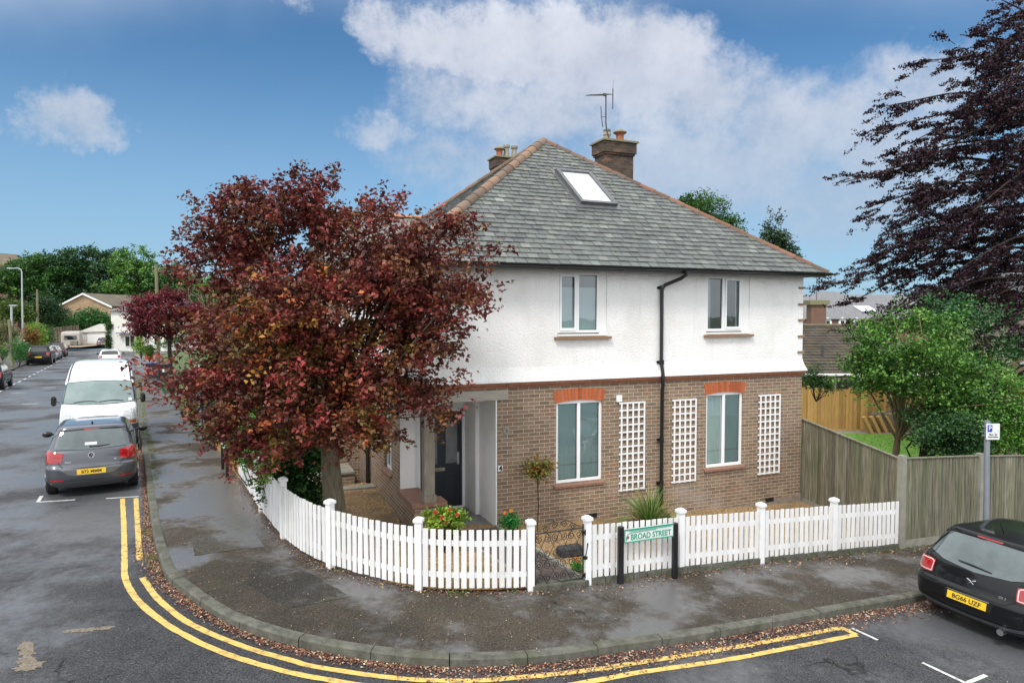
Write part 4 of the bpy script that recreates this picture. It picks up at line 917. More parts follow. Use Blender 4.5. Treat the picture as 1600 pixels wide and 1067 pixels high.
# wrought iron gate
ga_, gb_ = Vector((.27, 9.78)), Vector((1.13, 10.14)); gd = (gb_-ga_).normalized(); gw = (gb_-ga_).length-.14; gz = zp(.7, 10.2)
GT = thing('garden_gate', 'black wrought iron scroll gate between two white capped posts', 'gate', (ga_.x+gd.x*.07, ga_.y+gd.y*.07, gz), math.atan2(gd.y, gd.x))
g = G()
for (a, b) in (((0, 0, .05), (0, 0, .90)), ((gw, 0, .05), (gw, 0, .90)), ((0, 0, .08), (gw, 0, .08)), ((0, 0, .84), (gw, 0, .84)), ((0, 0, .44), (gw, 0, .44))): g.tube([a, b], .010 if a[2] != .44 else .006, 6)
g.make('gate_frame', 'iron', GT)
g = G()
def spiral(cx, cz, r, turns, a0, sgn=1, rt=.0055):
    pts = []
    n_ = int(26*turns)
    for k in range(n_+1): f = k/n_; w = a0+sgn*2*math.pi*turns*f; rr = r*(1-f*.82); pts.append((cx+rr*math.cos(w), 0, cz+rr*math.sin(w)))
    g.tube(pts, rt, 5)
nc = 6; cw = gw/nc
for i in range(nc):
    x = (i+.5)*cw
    for z, sg in ((.36, 1), (.52, -1), (.17, 1), (.75, -1)): spiral(x, z, cw*.46, 1.6, (-math.pi/2 if z > .4 and z < .6 else math.pi/2), sg*(1 if i % 2 else -1))
for i in range(4):
    x0, x1 = gw*i/4, gw*(i+1)/4
    g.tube([(x0, .006, .08), (x1, .006, .44), (x0, .006, .84)], .004, 5); g.tube([(x1, -.006, .08), (x0, -.006, .44), (x1, -.006, .84)], .004, 5)
top = [(gw*k/16, 0, .84+.17*math.sin(math.pi*k/16)**1.3) for k in range(1, 16)]; g.tube(top, .006, 5)
for x, z, s_ in ((gw*.5-.075, .93, 1), (gw*.5+.075, .93, -1), (gw*.22, .885, 1), (gw*.78, .885, -1)): spiral(x, z, .052, 1.6, 0 if s_ > 0 else math.pi, s_)
g.make('gate_scrollwork', 'iron', GT)
g = G()
for z in (.13, .78): gh = G(); gh.box(gw-.01, gw+.075, -.045, -.015, z-.02, z+.02); gh.lathe([(.018, z-.04), (.018, z+.04)], (gw+.03, -.03, 0), 8); gh.make('hinge', 'iron', GT)
g.tube([(gw+.02, -.04, .38), (gw+.05, -.055, .62)], .009, 6); g.box(gw-.0, gw+.05, -.05, -.02, .37, .42)
g.make('gate_latch', 'iron', GT)
# street name signs
def street_sign(a, b, h, label, with_text, zb=.56, zt=.83, name='street_name_sign'):
    a, b = Vector(a), Vector(b); d = (b-a).normalized(); L = (b-a).length; z0 = zp(*a); z1 = zp(*b)
    S = thing(name, label, 'sign', (a.x, a.y, z0), math.atan2(d.y, d.x))
    for x, z in ((0, 0), (L, z1-z0)):
        smooth_by_angle(G().box(x-.045, x+.045, -.035, .035, z-.08, z+h, bev=.012).make('post', 'black', S))
    dz = (zt-zb); sl = 0.0
    B = G().box(.05, L-.05, -.030, -.012, zb, zt).make('sign_board', 'signwhite', S)
    g = G(); e = .018; y0, y1 = -.034, -.0305
    g.box(.05, L-.05, y0, y1, zb, zb+e); g.box(.05, L-.05, y0, y1, zt-e*1.5, zt); g.box(.05, .05+e*.6, y0, y1, zb+e, zt-e*1.5); g.box(L-.05-e*.6, L-.05, y0, y1, zb+e, zt-e*1.5)
    g.make('sign_border', 'signgreen', B)
    if with_text:
        g = G(); yy = -.034
        g.tube([(.075, yy, zb+.05), (.085, yy, zb+.10), (.11, yy, zb+.135), (.15, yy, zb+.15), (L*.62, yy, zt-.050)], .005, 5); g.tube([(.13, yy, zt-.036), (L-.09, yy, zt-.036)], .004, 5)
        g.tube([(.075, yy, zb+.035), (.095, yy, zb+.075)], .006, 5); g.make('sign_ornament', 'signgreen', B)
        g = G()
        for k in range(5): w = k*2*math.pi/5; g.lathe([(.001, 0), (.014, .001), (.001, .003)], (0, 0, 0), 8)
        g = G()
        for k in range(6): w = k*math.pi/3; g.obox((.105+.014*math.cos(w), yy, zb+.085+.014*math.sin(w)), ((1, 0, 0), (0, 1, 0), (0, 0, 1)), (.007, .003, .007))
        g.make('sign_flower', 'darkred', B)
        text('BROAD STREET', .125, 'signgreen', B, frame_mtx((L*.5+.03, -.0325, zb+.077), (1, 0, 0), (0, 0, 1)), bold=.014, sx=.84)
    return S
sa = Vector((1.65, 10.24)); sb = Vector((2.56, 10.60))
street_sign(sa, sb, .88, 'green and white BROAD STREET name sign on two black posts before the fence', True, .62, .83)
street_sign((-6.98, 16.35), (-6.50, 15.46), .90, 'street name sign seen edge on, on two black posts by the yellow board fence', False, .58, .85)

# ------------------------------------------------------------ vehicles (local: y forward, x right, z up, origin on the ground at the centre)
def interp(T, n):
    """T: rows of level values; monotone-ish cubic resample"""
    T = np.array(T, float); k = np.arange(len(T)); out = []
    for i in range(len(T)-1):
        p0, p1, p2, p3 = T[max(i-1, 0)], T[i], T[i+1], T[min(i+2, len(T)-1)]
        m1 = (p2-p0)/2; m2 = (p3-p1)/2; dl = p2-p1
        for m_ in (m1, m2):
            lim_ = np.abs(dl)*2.2; np.clip(m_, -lim_, lim_, out=m_); m_[np.sign(m_)*np.sign(dl) < 0] = 0
        for j in range(n): u = j/n; out.append((2*u**3-3*u*u+1)*p1+(u**3-2*u*u+u)*m1+(-2*u**3+3*u*u)*p2+(u**3-u*u)*m2)
    out.append(T[-1]); return np.array(out)
class Body:
    def __init__(s, levels, root, m, name='body', nseg=5, NP=18):
        """levels: z, y_rear, y_front, half width, corner radius rear, corner radius front, bow rear, bow front"""
        L = interp(levels, nseg); g = G(); rings = []
        for z, yr, yf, w, rr, rf, br, bf in L:
            pts = []
            def side(yend, sg, r, bow):   # quarter outline from the side to the centre
                out = []
                for k in range(NP+1):
                    a = math.pi/2*k/NP; e = .8
                    x = (w-r)+r*math.cos(a)**e; y = r*math.sin(a)**e-r
                    out.append((x, yend+sg*(y)-sg*0))
                for k in range(1, 7): out.append(((w-r)*(1-k/6), yend))
                return [(x, y-sg*bow*(x/max(w, .01))**2) for x, y in out]
            q1 = side(yf, 1, rf, bf); q2 = side(yr, -1, rr, br)
            h = q1[::-1]+[(w, yf+(yr-yf)*(.18+.16*k)) if False else (w, (yf-bf-rf)+((yr+br+rr)-(yf-bf-rf))*k/5) for k in range(1, 5)]+q2   # centre front -> side -> centre rear
            ring = [(x, y, z) for x, y in h]+[(-x, y, z) for x, y in h[-2:0:-1]]
            rings.append(ring)
        n = len(rings[0]); vs = [p for r_ in rings for p in r_]; fs = []
        for i in range(len(rings)-1):
            for k in range(n): k2 = (k+1) % n; fs.append((i*n+k, i*n+k2, (i+1)*n+k2, (i+1)*n+k))
        fs += [tuple(range(n)), tuple(range((len(rings)-1)*n, len(rings)*n))]
        g.add(vs, fs); s.o = smooth_by_angle(g.make(name, m, root), 50); s.root = root
        s.bvh = BVHTree.FromPolygons([Vector(v) for v in g.v], g.f)
    def hit(s, o, d):
        h = s.bvh.ray_cast(Vector(o), Vector(d)); return (h[0], h[1]) if h[0] is not None else None
    def patch(s, axis_, top, bot, m, name, nu=14, nv=6, off=.004, parent=None, thick=0):
        """axis_: 'rear','front','left','right','top' ; top/bot: polylines in the view plane. rear/front: (x,z); side: (y,z); top: (x,y)"""
        def ev(P, u): 
            k = u*(len(P)-1); i = min(len(P)-2, int(k)); f = k-i; return P[i][0]+(P[i+1][0]-P[i][0])*f, P[i][1]+(P[i+1][1]-P[i][1])*f
        g = G(); ok = {}
        for i in range(nu+1):
            a = ev(top, i/nu); b = ev(bot, i/nu)
            for j in range(nv+1):
                f = j/nv; p, q_ = a[0]+(b[0]-a[0])*f, a[1]+(b[1]-a[1])*f
                o, d = {'rear': ((p, -6, q_), (0, 1, 0)), 'front': ((p, 6, q_), (0, -1, 0)), 'right': ((6, p, q_), (-1, 0, 0)), 'left': ((-6, p, q_), (1, 0, 0)), 'top': ((p, q_, 6), (0, 0, -1))}[axis_]
                h = s.hit(o, d)
                if h is None: continue
                n_ = h[1]; 
                if n_.dot(Vector(d)) > 0: n_ = -n_
                # push out along the view axis and normal
                ok[(i, j)] = len(g.v); q3 = h[0]+n_*off-Vector(d)*off*.5; g.v.append(tuple(q3))
        for i in range(nu):
            for j in range(nv):
                k = [(i, j), (i+1, j), (i+1, j+1), (i, j+1)]
                if all(x in ok for x in k): g.f.append(tuple(ok[x] for x in k)); g.c.append((1, 1, 1))
        if not g.f: return None
        o = g.make(name, m, parent or s.root, smooth=True)
        return o
    def line(s, axis_, P, w, m='archdark', name='shut_line', off=.003):
        """thin shut-line: ribbon along polyline"""
        out = []
        for i in range(len(P)-1):
            (a, b), (c, d) = P[i], P[i+1]; L = math.hypot(c-a, d-b); nx, ny = -(d-b)/L*w/2, (c-a)/L*w/2; out.append(((a, b, nx, ny), (c, d, nx, ny)))
        g = G()
        for (a, b, nx, ny), (c, d, _, _) in out:
            n = 8; prev = None
            for k in range(n+1):
                f = k/n; x, y = a+(c-a)*f, b+(d-b)*f; pr = []
                for sg in (-1, 1):
                    p, q_ = x+nx*sg, y+ny*sg
                    o, dd = {'rear': ((p, -6, q_), (0, 1, 0)), 'front': ((p, 6, q_), (0, -1, 0)), 'right': ((6, p, q_), (-1, 0, 0)), 'left': ((-6, p, q_), (1, 0, 0)), 'top': ((p, q_, 6), (0, 0, -1))}[axis_]
                    h = s.hit(o, dd)
                    if h: n_ = h[1] if h[1].dot(Vector(dd)) < 0 else -h[1]; pr.append(h[0]+n_*off)
                if len(pr) == 2:
                    if prev: g.quad(prev[0], prev[1], pr[1], pr[0])
                    prev = pr
                else: prev = None
        if g.f: return g.make(name, m, s.root)
def wheels(B, root, w, yf, yr, r=.31, tw=.20, both=True):
    for y in (yf, yr):
        for sg in (-1, 1):
            ax = 'right' if sg > 0 else 'left'; n_ = 22
            ra = r*1.14
            P = [(y-ra*math.cos(math.pi*k/n_), r+ra*math.sin(math.pi*k/n_)) for k in range(n_+1)]; Q = [(p[0], .19) for p in P]
            B.patch(ax, P, Q, 'archdark', 'wheel_arch', nu=n_, nv=6, off=.002)
            c = sg*(w-tw/2-.0)
            prof = [(r*.60, -tw/2), (r*.93, -tw/2), (r, -tw/2+.03), (r, tw/2-.03), (r*.93, tw/2), (r*.60, tw/2)]
            o = smooth_by_angle(G().lathe(prof, (c+sg*.012, y, r), 28, 'x').make('wheel', 'tyre', root), 35)
            g = G(); xo = c+sg*(tw/2+.008)
            g.lathe([(r*.66, 0), (r*.66, .01), (r*.58, .012)], (xo if sg > 0 else xo-.01, y, r), 28, 'x')
            for k in range(5):
                a = 2*math.pi*k/5; d = Vector((0, math.cos(a), math.sin(a))); g.obox(Vector((xo+sg*.012, y, r))+d*r*.36, ((1, 0, 0), d, Vector((1, 0, 0)).cross(d)), (.012, r*.28, .035))
            g.make('rim', 'rim', o)
def number_plate(root, body, c, xdir, up, txt, wd=.52, ht=.111, m='plate', sz=.088):
    """flat plate centred at c facing xdir x up"""
    mt = frame_mtx(c, xdir, up); pl = G().box(-wd/2, wd/2, -ht/2, ht/2, -.006, .004).make('number_plate', m, root); pl.matrix_local = mt
    if txt: text(txt, sz, 'ink', pl, Matrix.Translation((0, -.004, .006)), bold=.012, sx=1.0)
    return pl
def mirror(root, x, y, z, m='black', s_=1.0):
    g = G(); sg = 1 if x > 0 else -1
    g.tube([(x-sg*.10, y+.03, z-.03), (x, y, z)], .022*s_, 8)
    o = g.make('mirror_arm', m, root)
    prof = [(.02*s_, -.055), (.065*s_, -.045), (.085*s_, -.01), (.08*s_, .03), (.05*s_, .055), (.01, .06)]
    g = G().lathe([(a, b) for a, b in prof], (0, 0, 0), 16, 'y'); g.v = [(x+sg*.07*s_+vx*1.25, y+vy, z+vz*.85) for vx, vy, vz in g.v]
    smooth_by_angle(g.make('door_mirror', m, root), 60)
def place(root, x, y, hd):   # heading as (dx,dy)
    root.location = (x, y, zr(x, y)); root.rotation_euler.z = math.atan2(hd[1], hd[0])-math.pi/2
    # follow the slope of the road
    f = Vector((hd[0], hd[1])).normalized(); r_ = Vector((f.y, -f.x)); e = 1.2
    pf = (zr(x+f.x*e, y+f.y*e)-zr(x-f.x*e, y-f.y*e))/(2*e); prr = (zr(x+r_.x*.7, y+r_.y*.7)-zr(x-r_.x*.7, y-r_.y*.7))/1.4
    X = Vector((r_.x, r_.y, prr)).normalized(); Y = Vector((f.x, f.y, pf)).normalized(); Z = X.cross(Y).normalized(); Y = Z.cross(X)
    root.rotation_euler = Matrix((X, Y, Z)).transposed().to_euler()

def hatchback(root, paint, L=3.97, Wd=1.682, Hh=1.46, detail=True, style='a'):
    w = Wd/2; h = Hh/1.46; r = L/2-1.985
    lv = [(.17, -1.74, 1.84, w*.72, .2, .2, .05, .1), (.22, -1.86, 1.90, w*.84, .24, .3, .07, .14), (.34, -1.955, 1.965, w*.965, .26, .34, .08, .16), (.47, -1.985, 1.985, w*.995, .26, .34, .09, .17), (.60, -1.985, 1.97, w, .25, .34, .09, .17),
          (.655, -1.965, 1.95, w, .24, .34, .09, .17), (.69, -1.925, 1.93, w*.998, .24, .34, .08, .16), (.80, -1.905, 1.86, w*.995, .24, .34, .08, .16), (.90, -1.875, 1.66, w*.98, .23, .34, .08, .15), (.965, -1.84, 1.22, w*.955, .22, .3, .08, .13),
          (1.0, -1.80, 1.02, w*.93, .21, .26, .08, .12), (1.06, -1.755, .92, w*.905, .20, .22, .08, .12), (1.20, -1.65, .68, w*.855, .19, .2, .08, .12), (1.33, -1.555, .40, w*.79, .18, .2, .07, .12), (1.385, -1.54, .22, w*.75, .18, .2, .07, .12),
          (1.42, -1.51, .06, w*.70, .18, .2, .06, .1), (1.445, -1.36, -.10, w*.62, .16, .2, .05, .08), (1.458, -1.05, -.35, w*.45, .14, .15, .03, .03), (1.462, -.85, -.55, w*.25, .1, .1, .01, .01)]
    lv = [(a*h, b-r*1 if b < 0 else b+r, c+r if c > .5 else c, *d) for a, b, c, *d in lv]
    B = Body(lv, root, paint)
    return B, w, h, r
# --- grey hatchback parked on the left street
HC = thing('parked_car', 'grey metallic hatchback with yellow rear plate, parked at the kerb by the white van', 'car')
B, w, h, r_ = hatchback(HC, 'polo')
B.patch('rear', [(-.56, 1.335), (0, 1.365), (.56, 1.335)], [(-.665, 1.0), (0, .975), (.665, 1.0)], 'carglass', 'rear_window', 20, 8, .006)
B.patch('rear', [(-.58, 1.36), (0, 1.392), (.58, 1.36)], [(-.58, 1.338), (0, 1.369), (.58, 1.338)], 'black', 'spoiler_edge', 16, 2, .006)
B.patch('rear', [(-.14, 1.385), (.14, 1.385)], [(-.14, 1.366), (.14, 1.366)], 'redlens', 'brake_light', 8, 2, .009)
for sg in (-1, 1):
    tl = B.patch('rear', [(sg*.50, .93), (sg*.78, .985)], [(sg*.53, .755), (sg*.80, .735)], 'redlens', 'tail_light', 10, 8, .008)
    B.patch('rear', [(sg*.54, .865), (sg*.74, .895)], [(sg*.54, .845), (sg*.74, .865)], 'darkred', 'lamp_band', 8, 2, .012, parent=tl)
    B.patch('left' if sg < 0 else 'right', [(-1.70, .975), (-1.58, .965)], [(-1.74, .76), (-1.64, .82)], 'redlens', 'tail_light', 6, 6, .006)
    B.patch('rear', [(sg*.50, .405), (sg*.74, .42)], [(sg*.50, .37), (sg*.74, .38)], 'redlens', 'reflector', 8, 2, .006)
    ax = 'left' if sg < 0 else 'right'
    B.patch(ax, [(-1.50, 1.33), (-.9, 1.375), (-.2, 1.385), (.35, 1.28)], [(-1.44, 1.04), (-.9, 1.02), (-.2, 1.01), (.85, 1.0)], 'darkglass', 'side_window', 20, 6, .005)
    B.line(ax, [(-.45, 1.39), (-.47, .5), (-.6, .28)], .012); B.line(ax, [(.52, 1.0), (.56, .3)], .012); B.line(ax, [(-1.4, .27), (1.4, .27)], .02)
    mirror(HC, sg*.92, .62, 1.0)
B.line('rear', [(-.62, .985), (-.58, .72), (-.50, .625), (.50, .625), (.58, .72), (.62, .985)], .012)
B.patch('rear', [(-.60, .64), (-.30, .625), (0, .61), (.30, .625), (.60, .64)], [(-.42, .50), (-.28, .475), (0, .47), (.28, .475), (.42, .50)], mat('plate_recess_paint', (.16, .165, .175), None, rough=.35, metal=.5, coat=1), 'plate_recess', 16, 5, .003)
B.patch('rear', [(-.72, .345), (0, .325), (.72, .345)], [(-.66, .21), (0, .19), (.66, .21)], 'trim', 'diffuser', 16, 4, .005)
B.line('rear', [(-.78, .35), (0, .335), (.78, .35)], .022, 'flashing', 'bumper_strip', .007)
hit = B.hit((0, -6, .555), (0, 1, 0))[0]; number_plate(HC, B, (0, hit.y-.016, .548), (1, 0, 0), (0, .10, 1), 'B72 MMM')
hit = B.hit((0, -6, .865), (0, 1, 0)); g = G().lathe([(.060, 0), (.060, .006), (.052, .010)], (0, 0, 0), 28); o = g.make('badge', 'black', HC); mt = frame_mtx((0, hit[0].y-.004, .865), (1, 0, 0), (0, .15, 1)); o.matrix_local = mt
g = G(); g.tube([(.056*math.cos(k*math.pi/14), .056*math.sin(k*math.pi/14), .010) for k in range(29)], .006, 6)
for P_ in ([(-.020, .050, .012), (0, .008, .012), (.020, .050, .012)], [(-.045, .028, .012), (-.022, -.040, .012), (0, -.002, .012), (.022, -.040, .012), (.045, .028, .012)]): g.tube(P_, .005, 5)
g.make('badge_emblem', 'chrome', o)
for tx, x in (('POLO', -.42), ('TSI', .43)):
    hh = B.hit((x, -6, .745), (0, 1, 0))[0]; text(tx, .042, 'chrome', HC, frame_mtx((x, hh.y-.004, .748), (1, (0 if abs(x) < .1 else .10*(-1 if x < 0 else 1)), 0), (0, .1, 1)), bold=.01)
g = G(); a = B.hit((-.02, -6, 1.03), (0, 1, 0))[0]; b = B.hit((.33, -6, 1.05), (0, 1, 0))[0]; g.tube([a+Vector((0, -.02, 0)), a.lerp(b, .5)+Vector((0, -.035, -.004)), b+Vector((0, -.022, 0))], [.012, .010, .006], 6); g.lathe([(.02, -.02), (.018, .02)], (a.x, a.y-.008, a.z), 10, 'y'); g.make('wiper', 'black', HC)
B.patch('rear', [(-.12, 1.11), (.10, 1.11)], [(-.12, 1.06), (.10, 1.06)], 'signwhite', 'window_sticker', 4, 2, .010)
smooth_by_angle(G().tube([(0, -1.25, 1.45), (0, -1.28, 1.50)], [.022, .010], 8).make('roof_aerial', 'black', HC))
wheels(B, HC, w, 1.25, -1.22, .305, .195)
pq = K0+SD*5.6-SN*1.05; place(HC, pq.x, pq.y, SD)
# --- white van facing the viewer
VN = thing('parked_van', 'white panel van facing the viewer with grey bumper, parked behind the grey hatchback', 'van')
w = .95
lv = [(.22, -2.3, 2.16, w*.88, .12, .3, .02, .10), (.32, -2.38, 2.30, w*.97, .12, .36, .03, .16), (.50, -2.39, 2.375, w, .12, .38, .03, .20), (.72, -2.39, 2.39, w, .12, .38, .03, .22), (.84, -2.39, 2.37, w*.995, .12, .38, .03, .22),
      (.96, -2.39, 2.31, w*.99, .12, .38, .03, .22), (1.10, -2.39, 2.17, w*.985, .12, .36, .03, .20), (1.22, -2.38, 1.96, w*.98, .12, .32, .03, .18), (1.29, -2.38, 1.76, w*.975, .12, .28, .03, .17), (1.36, -2.38, 1.62, w*.97, .12, .22, .03, .16), (1.50, -2.37, 1.46, w*.955, .12, .18, .03, .15),
      (1.72, -2.36, 1.21, w*.93, .12, .16, .03, .14), (1.90, -2.35, .98, w*.91, .12, .16, .03, .12), (1.98, -2.34, .84, w*.895, .14, .2, .03, .11), (2.10, -2.33, .56, w*.875, .14, .2, .03, .1), (2.28, -2.31, .10, w*.84, .14, .2, .03, .08), (2.40, -2.25, -.35, w*.79, .14, .2, .02, .05), (2.46, -2.1, -.8, w*.66, .14, .2, .02, .05), (2.48, -1.9, -1.2, w*.4, .1, .1, .01, .01)]
B = Body(lv, VN, 'whitepaint')
TP_ = [(-.80, 1.90), (-.4, 1.935), (0, 1.945), (.4, 1.935), (.80, 1.90)]; BT_ = [(-.87, 1.375), (-.45, 1.345), (0, 1.335), (.45, 1.345), (.87, 1.375)]
B.patch('front', TP_, BT_, 'vanglass', 'windscreen', 26, 10, .008)
for P_ in (TP_, [TP_[0], BT_[0]], [TP_[-1], BT_[-1]], BT_): B.line('front', P_, .022, 'black', 'windscreen_seal', .010)
B.patch('front', [(-.92, .80), (-.5, .80), (.5, .80), (.92, .80)], [(-.86, .28), (-.5, .26), (.5, .26), (.86, .28)], 'trim', 'front_bumper', 30, 10, .010)
for sg in (-1, 1):
    ax = 'left' if sg < 0 else 'right'
    B.patch(ax, [(1.62, .79), (2.05, .795)], [(1.72, .30), (2.05, .28)], 'trim', 'front_bumper', 10, 8, .008)
    hl = B.patch('front', [(sg*.60, 1.16), (sg*.86, 1.20)], [(sg*.56, .95), (sg*.905, .90)], 'clearlens', 'headlight', 10, 8, .012)
    B.patch('front', [(sg*.55, .945), (sg*.905, .895)], [(sg*.56, .88), (sg*.90, .82)], 'amber', 'indicator', 10, 4, .013, parent=hl)
    B.patch(ax, [(.25, 1.88), (.6, 1.88), (.9, 1.86), (1.36, 1.45)], [(.20, 1.37), (.6, 1.36), (1.0, 1.35), (1.42, 1.35)], 'darkglass', 'side_window', 12, 6, .006)
    B.line(ax, [(.15, 1.85), (.15, .35)], .014); B.line(ax, [(1.45, 1.2), (1.40, .8)], .014)
    mirror(VN, sg*1.04, 1.40, 1.44, 'black', .5)
    g = G(); g.v = []; prof = G().box(sg*1.09-.065, sg*1.09+.065, 1.36, 1.46, 1.32, 1.58, bev=.04); smooth_by_angle(prof.make('mirror_housing', 'black', VN))
    B.line('top', [(sg*.78, .82), (sg*.765, .3), (sg*.72, -.4), (sg*.70, -2.1)], .045, 'trim', 'roof_gutter', .006)
B.line('front', [(-.80, 1.22), (-.70, 1.10), (-.52, .88), (.52, .88), (.70, 1.10), (.80, 1.22)], .012)
B.patch('front', [(-.50, .70), (.50, .70)], [(-.50, .58), (.50, .58)], 'archdark', 'grille', 12, 4, .014)
B.line('front', [(-.46, 1.05), (0, 1.065), (.46, 1.05)], .018, 'trim', 'bonnet_grille_line', .008)
hh = B.hit((0, 6, .47), (0, -1, 0))[0]; number_plate(VN, B, (0, hh.y+.02, .47), (-1, 0, 0), (0, 0, 1), '', m='signwhite')
g = G()
for x0, x1 in ((.62, .05), (.02, -.60)):
    P_ = []
    for k in range(6): f = k/5; x = x0+(x1-x0)*f; z = 1.375+.035*math.sin(math.pi*f*.9)+(0 if f < .9 else 0); hh = B.hit((x, 6, z+.01), (0, -1, 0))[0]; P_.append(hh+Vector((0, .02, .012)))
    g.tube(P_, .009, 6)
g.make('wiper', 'black', VN)
B.patch('front', [(-.80, 1.46), (-.72, 1.46)], [(-.80, 1.39), (-.72, 1.39)], 'signwhite', 'tax_disc_sticker', 3, 3, .012)
g = G(); g.tube([(-.62, .72, 2.03), (-.63, .70, 2.12)], [.014, .006], 6); g.make('roof_aerial', 'black', VN)
wheels(B, VN, w, 1.50, -1.55, .33, .21)
pq = K0+SD*10.95-SN*1.1; place(VN, pq.x, pq.y, -SD)
# --- black hatchback at the right edge
DS = thing('parked_car', 'glossy black hatchback with yellow rear plate, cut off by the right edge', 'car')
B, w, h, r_ = hatchback(DS, 'blackpaint', 3.95, 1.715, 1.46)
B.patch('rear', [(-.55, 1.345), (0, 1.37), (.55, 1.345)], [(-.70, 1.03), (-.45, .965), (0, .93), (.45, .965), (.70, 1.03)], 'carglass', 'rear_window', 24, 8, .006)
B.patch('rear', [(-.17, 1.40), (.17, 1.40)], [(-.17, 1.38), (.17, 1.38)], 'redlens', 'brake_light', 8, 2, .009)
B.line('rear', [(-.60, 1.365), (0, 1.395), (.60, 1.365)], .018, 'archdark', 'spoiler_gap', .007)
for sg in (-1, 1):
    ax = 'left' if sg < 0 else 'right'
    tl = B.patch('rear', [(sg*.545, .915), (sg*.66, .93), (sg*.80, .92)], [(sg*.555, .735), (sg*.66, .72), (sg*.80, .735)], 'redlens', 'tail_light', 12, 8, .008)
    ring = [(.575, .745), (.565, .89), (.60, .91), (.755, .905), (.785, .88), (.785, .765), (.75, .745), (.575, .745)]
    B.line('rear', [(sg*a, b) for a, b in ring], .014, mat('tail_light_ring', (.8, .5, .5), None, rough=.2, coat=1), 'lamp_ring', .013)
    B.patch(ax, [(-1.72, .91), (-1.62, .895)], [(-1.74, .74), (-1.66, .77)], 'redlens', 'tail_light', 6, 6, .006)
    B.patch(ax, [(-1.50, 1.30), (-1.2, 1.35)], [(-1.62, 1.07), (-1.15, 1.03)], 'darkglass', 'quarter_window', 8, 6, .006)
    B.patch(ax, [(-.95, 1.37), (-.2, 1.385), (.35, 1.28)], [(-1.0, 1.03), (-.2, 1.01), (.85, 1.0)], 'darkglass', 'side_window', 16, 6, .005)
    B.line(ax, [(-.85, 1.38), (-.95, .5), (-1.0, .28)], .012); mirror(DS, sg*.93, .60, 1.0)
B.line('rear', [(-.70, .99), (-.56, .94), (-.545, .70), (-.44, .635), (.44, .635), (.545, .70), (.56, .94), (.70, .99)], .012)
B.patch('rear', [(-.33, .60), (.33, .60)], [(-.30, .455), (.30, .455)], 'archdark', 'plate_recess', 12, 5, .003)
B.line('rear', [(-.28, .603), (.28, .603)], .012, 'chrome', 'plate_trim', .010)
B.line('rear', [(-.76, .36), (-.5, .31), (0, .30), (.5, .31), (.76, .36)], .055, 'trim', 'bumper_strip', .010)
hit = B.hit((0, -6, .53), (0, 1, 0))[0]; number_plate(DS, B, (0, hit.y-.018, .53), (1, 0, 0), (0, .10, 1), 'BG66 UZF')
hit = B.hit((0, -6, .80), (0, 1, 0))[0]; g = G()
for sg in (-1, 1): g.tube([(sg*.062, 0, .026), (sg*.022, -.006, .012), (0, -.007, -.006), (-sg*.03, -.004, -.036)], [.009, .010, .008, .004], 6)
g.make('badge', 'chrome', DS, loc=(0, hit.y-.008, .80))
hh = B.hit((.40, -6, .71), (0, 1, 0))[0]; text('DS 3', .045, 'chrome', DS, frame_mtx((.40, hh.y-.004, .715), (1, .08, 0), (0, .1, 1)), bold=.02)
g = G(); a = B.hit((-.26, -6, 1.01), (0, 1, 0))[0]; b = B.hit((.20, -6, .995), (0, 1, 0))[0]; g.tube([a+Vector((0, -.03, .012)), a.lerp(b, .5)+Vector((0, -.035, .012)), b+Vector((0, -.022, -.01))], [.007, .012, .012], 6); g.make('wiper', 'black', DS)
g = G(); g.lathe([(.045, 0), (.045, .10), (.036, .10), (.036, .02)], (.44, -1.96, .245), 18, 'y'); smooth_by_angle(g.make('exhaust', 'chrome', DS))
smooth_by_angle(G().tube([(0, -1.20, 1.45), (0, -1.32, 1.62)], [.010, .004], 6).make('roof_aerial', 'black', DS))
wheels(B, DS, w, 1.22, -1.22, .31, .20)
DH = Vector((.896, .444)); place(DS, 6.34+DH.x*1.95, 9.40+DH.y*1.95, DH); DS.scale.z = .94
# --- smaller cars down the street
def far_car(label, x, y, hd, paint, L=4.2, Wd=1.75, Hh=1.48, plate='plate', roof=None):
    t_ = thing('parked_car', label, 'car', group=None); B, w, h, r = hatchback(t_, paint, L, Wd, Hh)
    B.patch('rear', [(-.58, 1.335*h), (0, 1.36*h), (.58, 1.335*h)], [(-.67, 1.02*h), (.67, 1.02*h)], 'darkglass', 'rear_window', 12, 4, .008)
    B.patch('front', [(-.58, 1.36*h), (0, 1.39*h), (.58, 1.36*h)], [(-.68, 1.03*h), (.68, 1.03*h)], 'darkglass', 'windscreen', 12, 5, .008)
    for sg in (-1, 1):
        ax = 'left' if sg < 0 else 'right'
        B.patch(ax, [(-1.55-r, 1.31*h), (-.9, 1.37*h), (-.2, 1.385*h), (.35, 1.28*h)], [(-1.50-r, 1.04*h), (-.9, 1.03*h), (-.2, 1.02*h), (.85, 1.01*h)], 'darkglass', 'side_window', 14, 4, .006)
        B.patch('rear', [(sg*.58, .95*h), (sg*.80, .98*h)], [(sg*.60, .74*h), (sg*.82, .72*h)], 'redlens', 'tail_light', 5, 4, .010)
        B.patch('front', [(sg*.52, .80), (sg*.80, .84)], [(sg*.50, .66), (sg*.82, .66)], 'clearlens', 'headlight', 5, 4, .010)
        mirror(t_, sg*(w+.08), .6, 1.0*h)
    hit = B.hit((0, -6, .60*h), (0, 1, 0))[0]; number_plate(t_, B, (0, hit.y-.02, .62*h), (1, 0, 0), (0, .1, 1), '', m=plate)
    B.line('rear', [(-.7, .62*h), (.7, .62*h)], .02, 'archdark', 'shut_line', .004)
    wheels(B, t_, w, L/2-.8, -L/2+.78, .32, .21); place(t_, x, y, hd); return t_
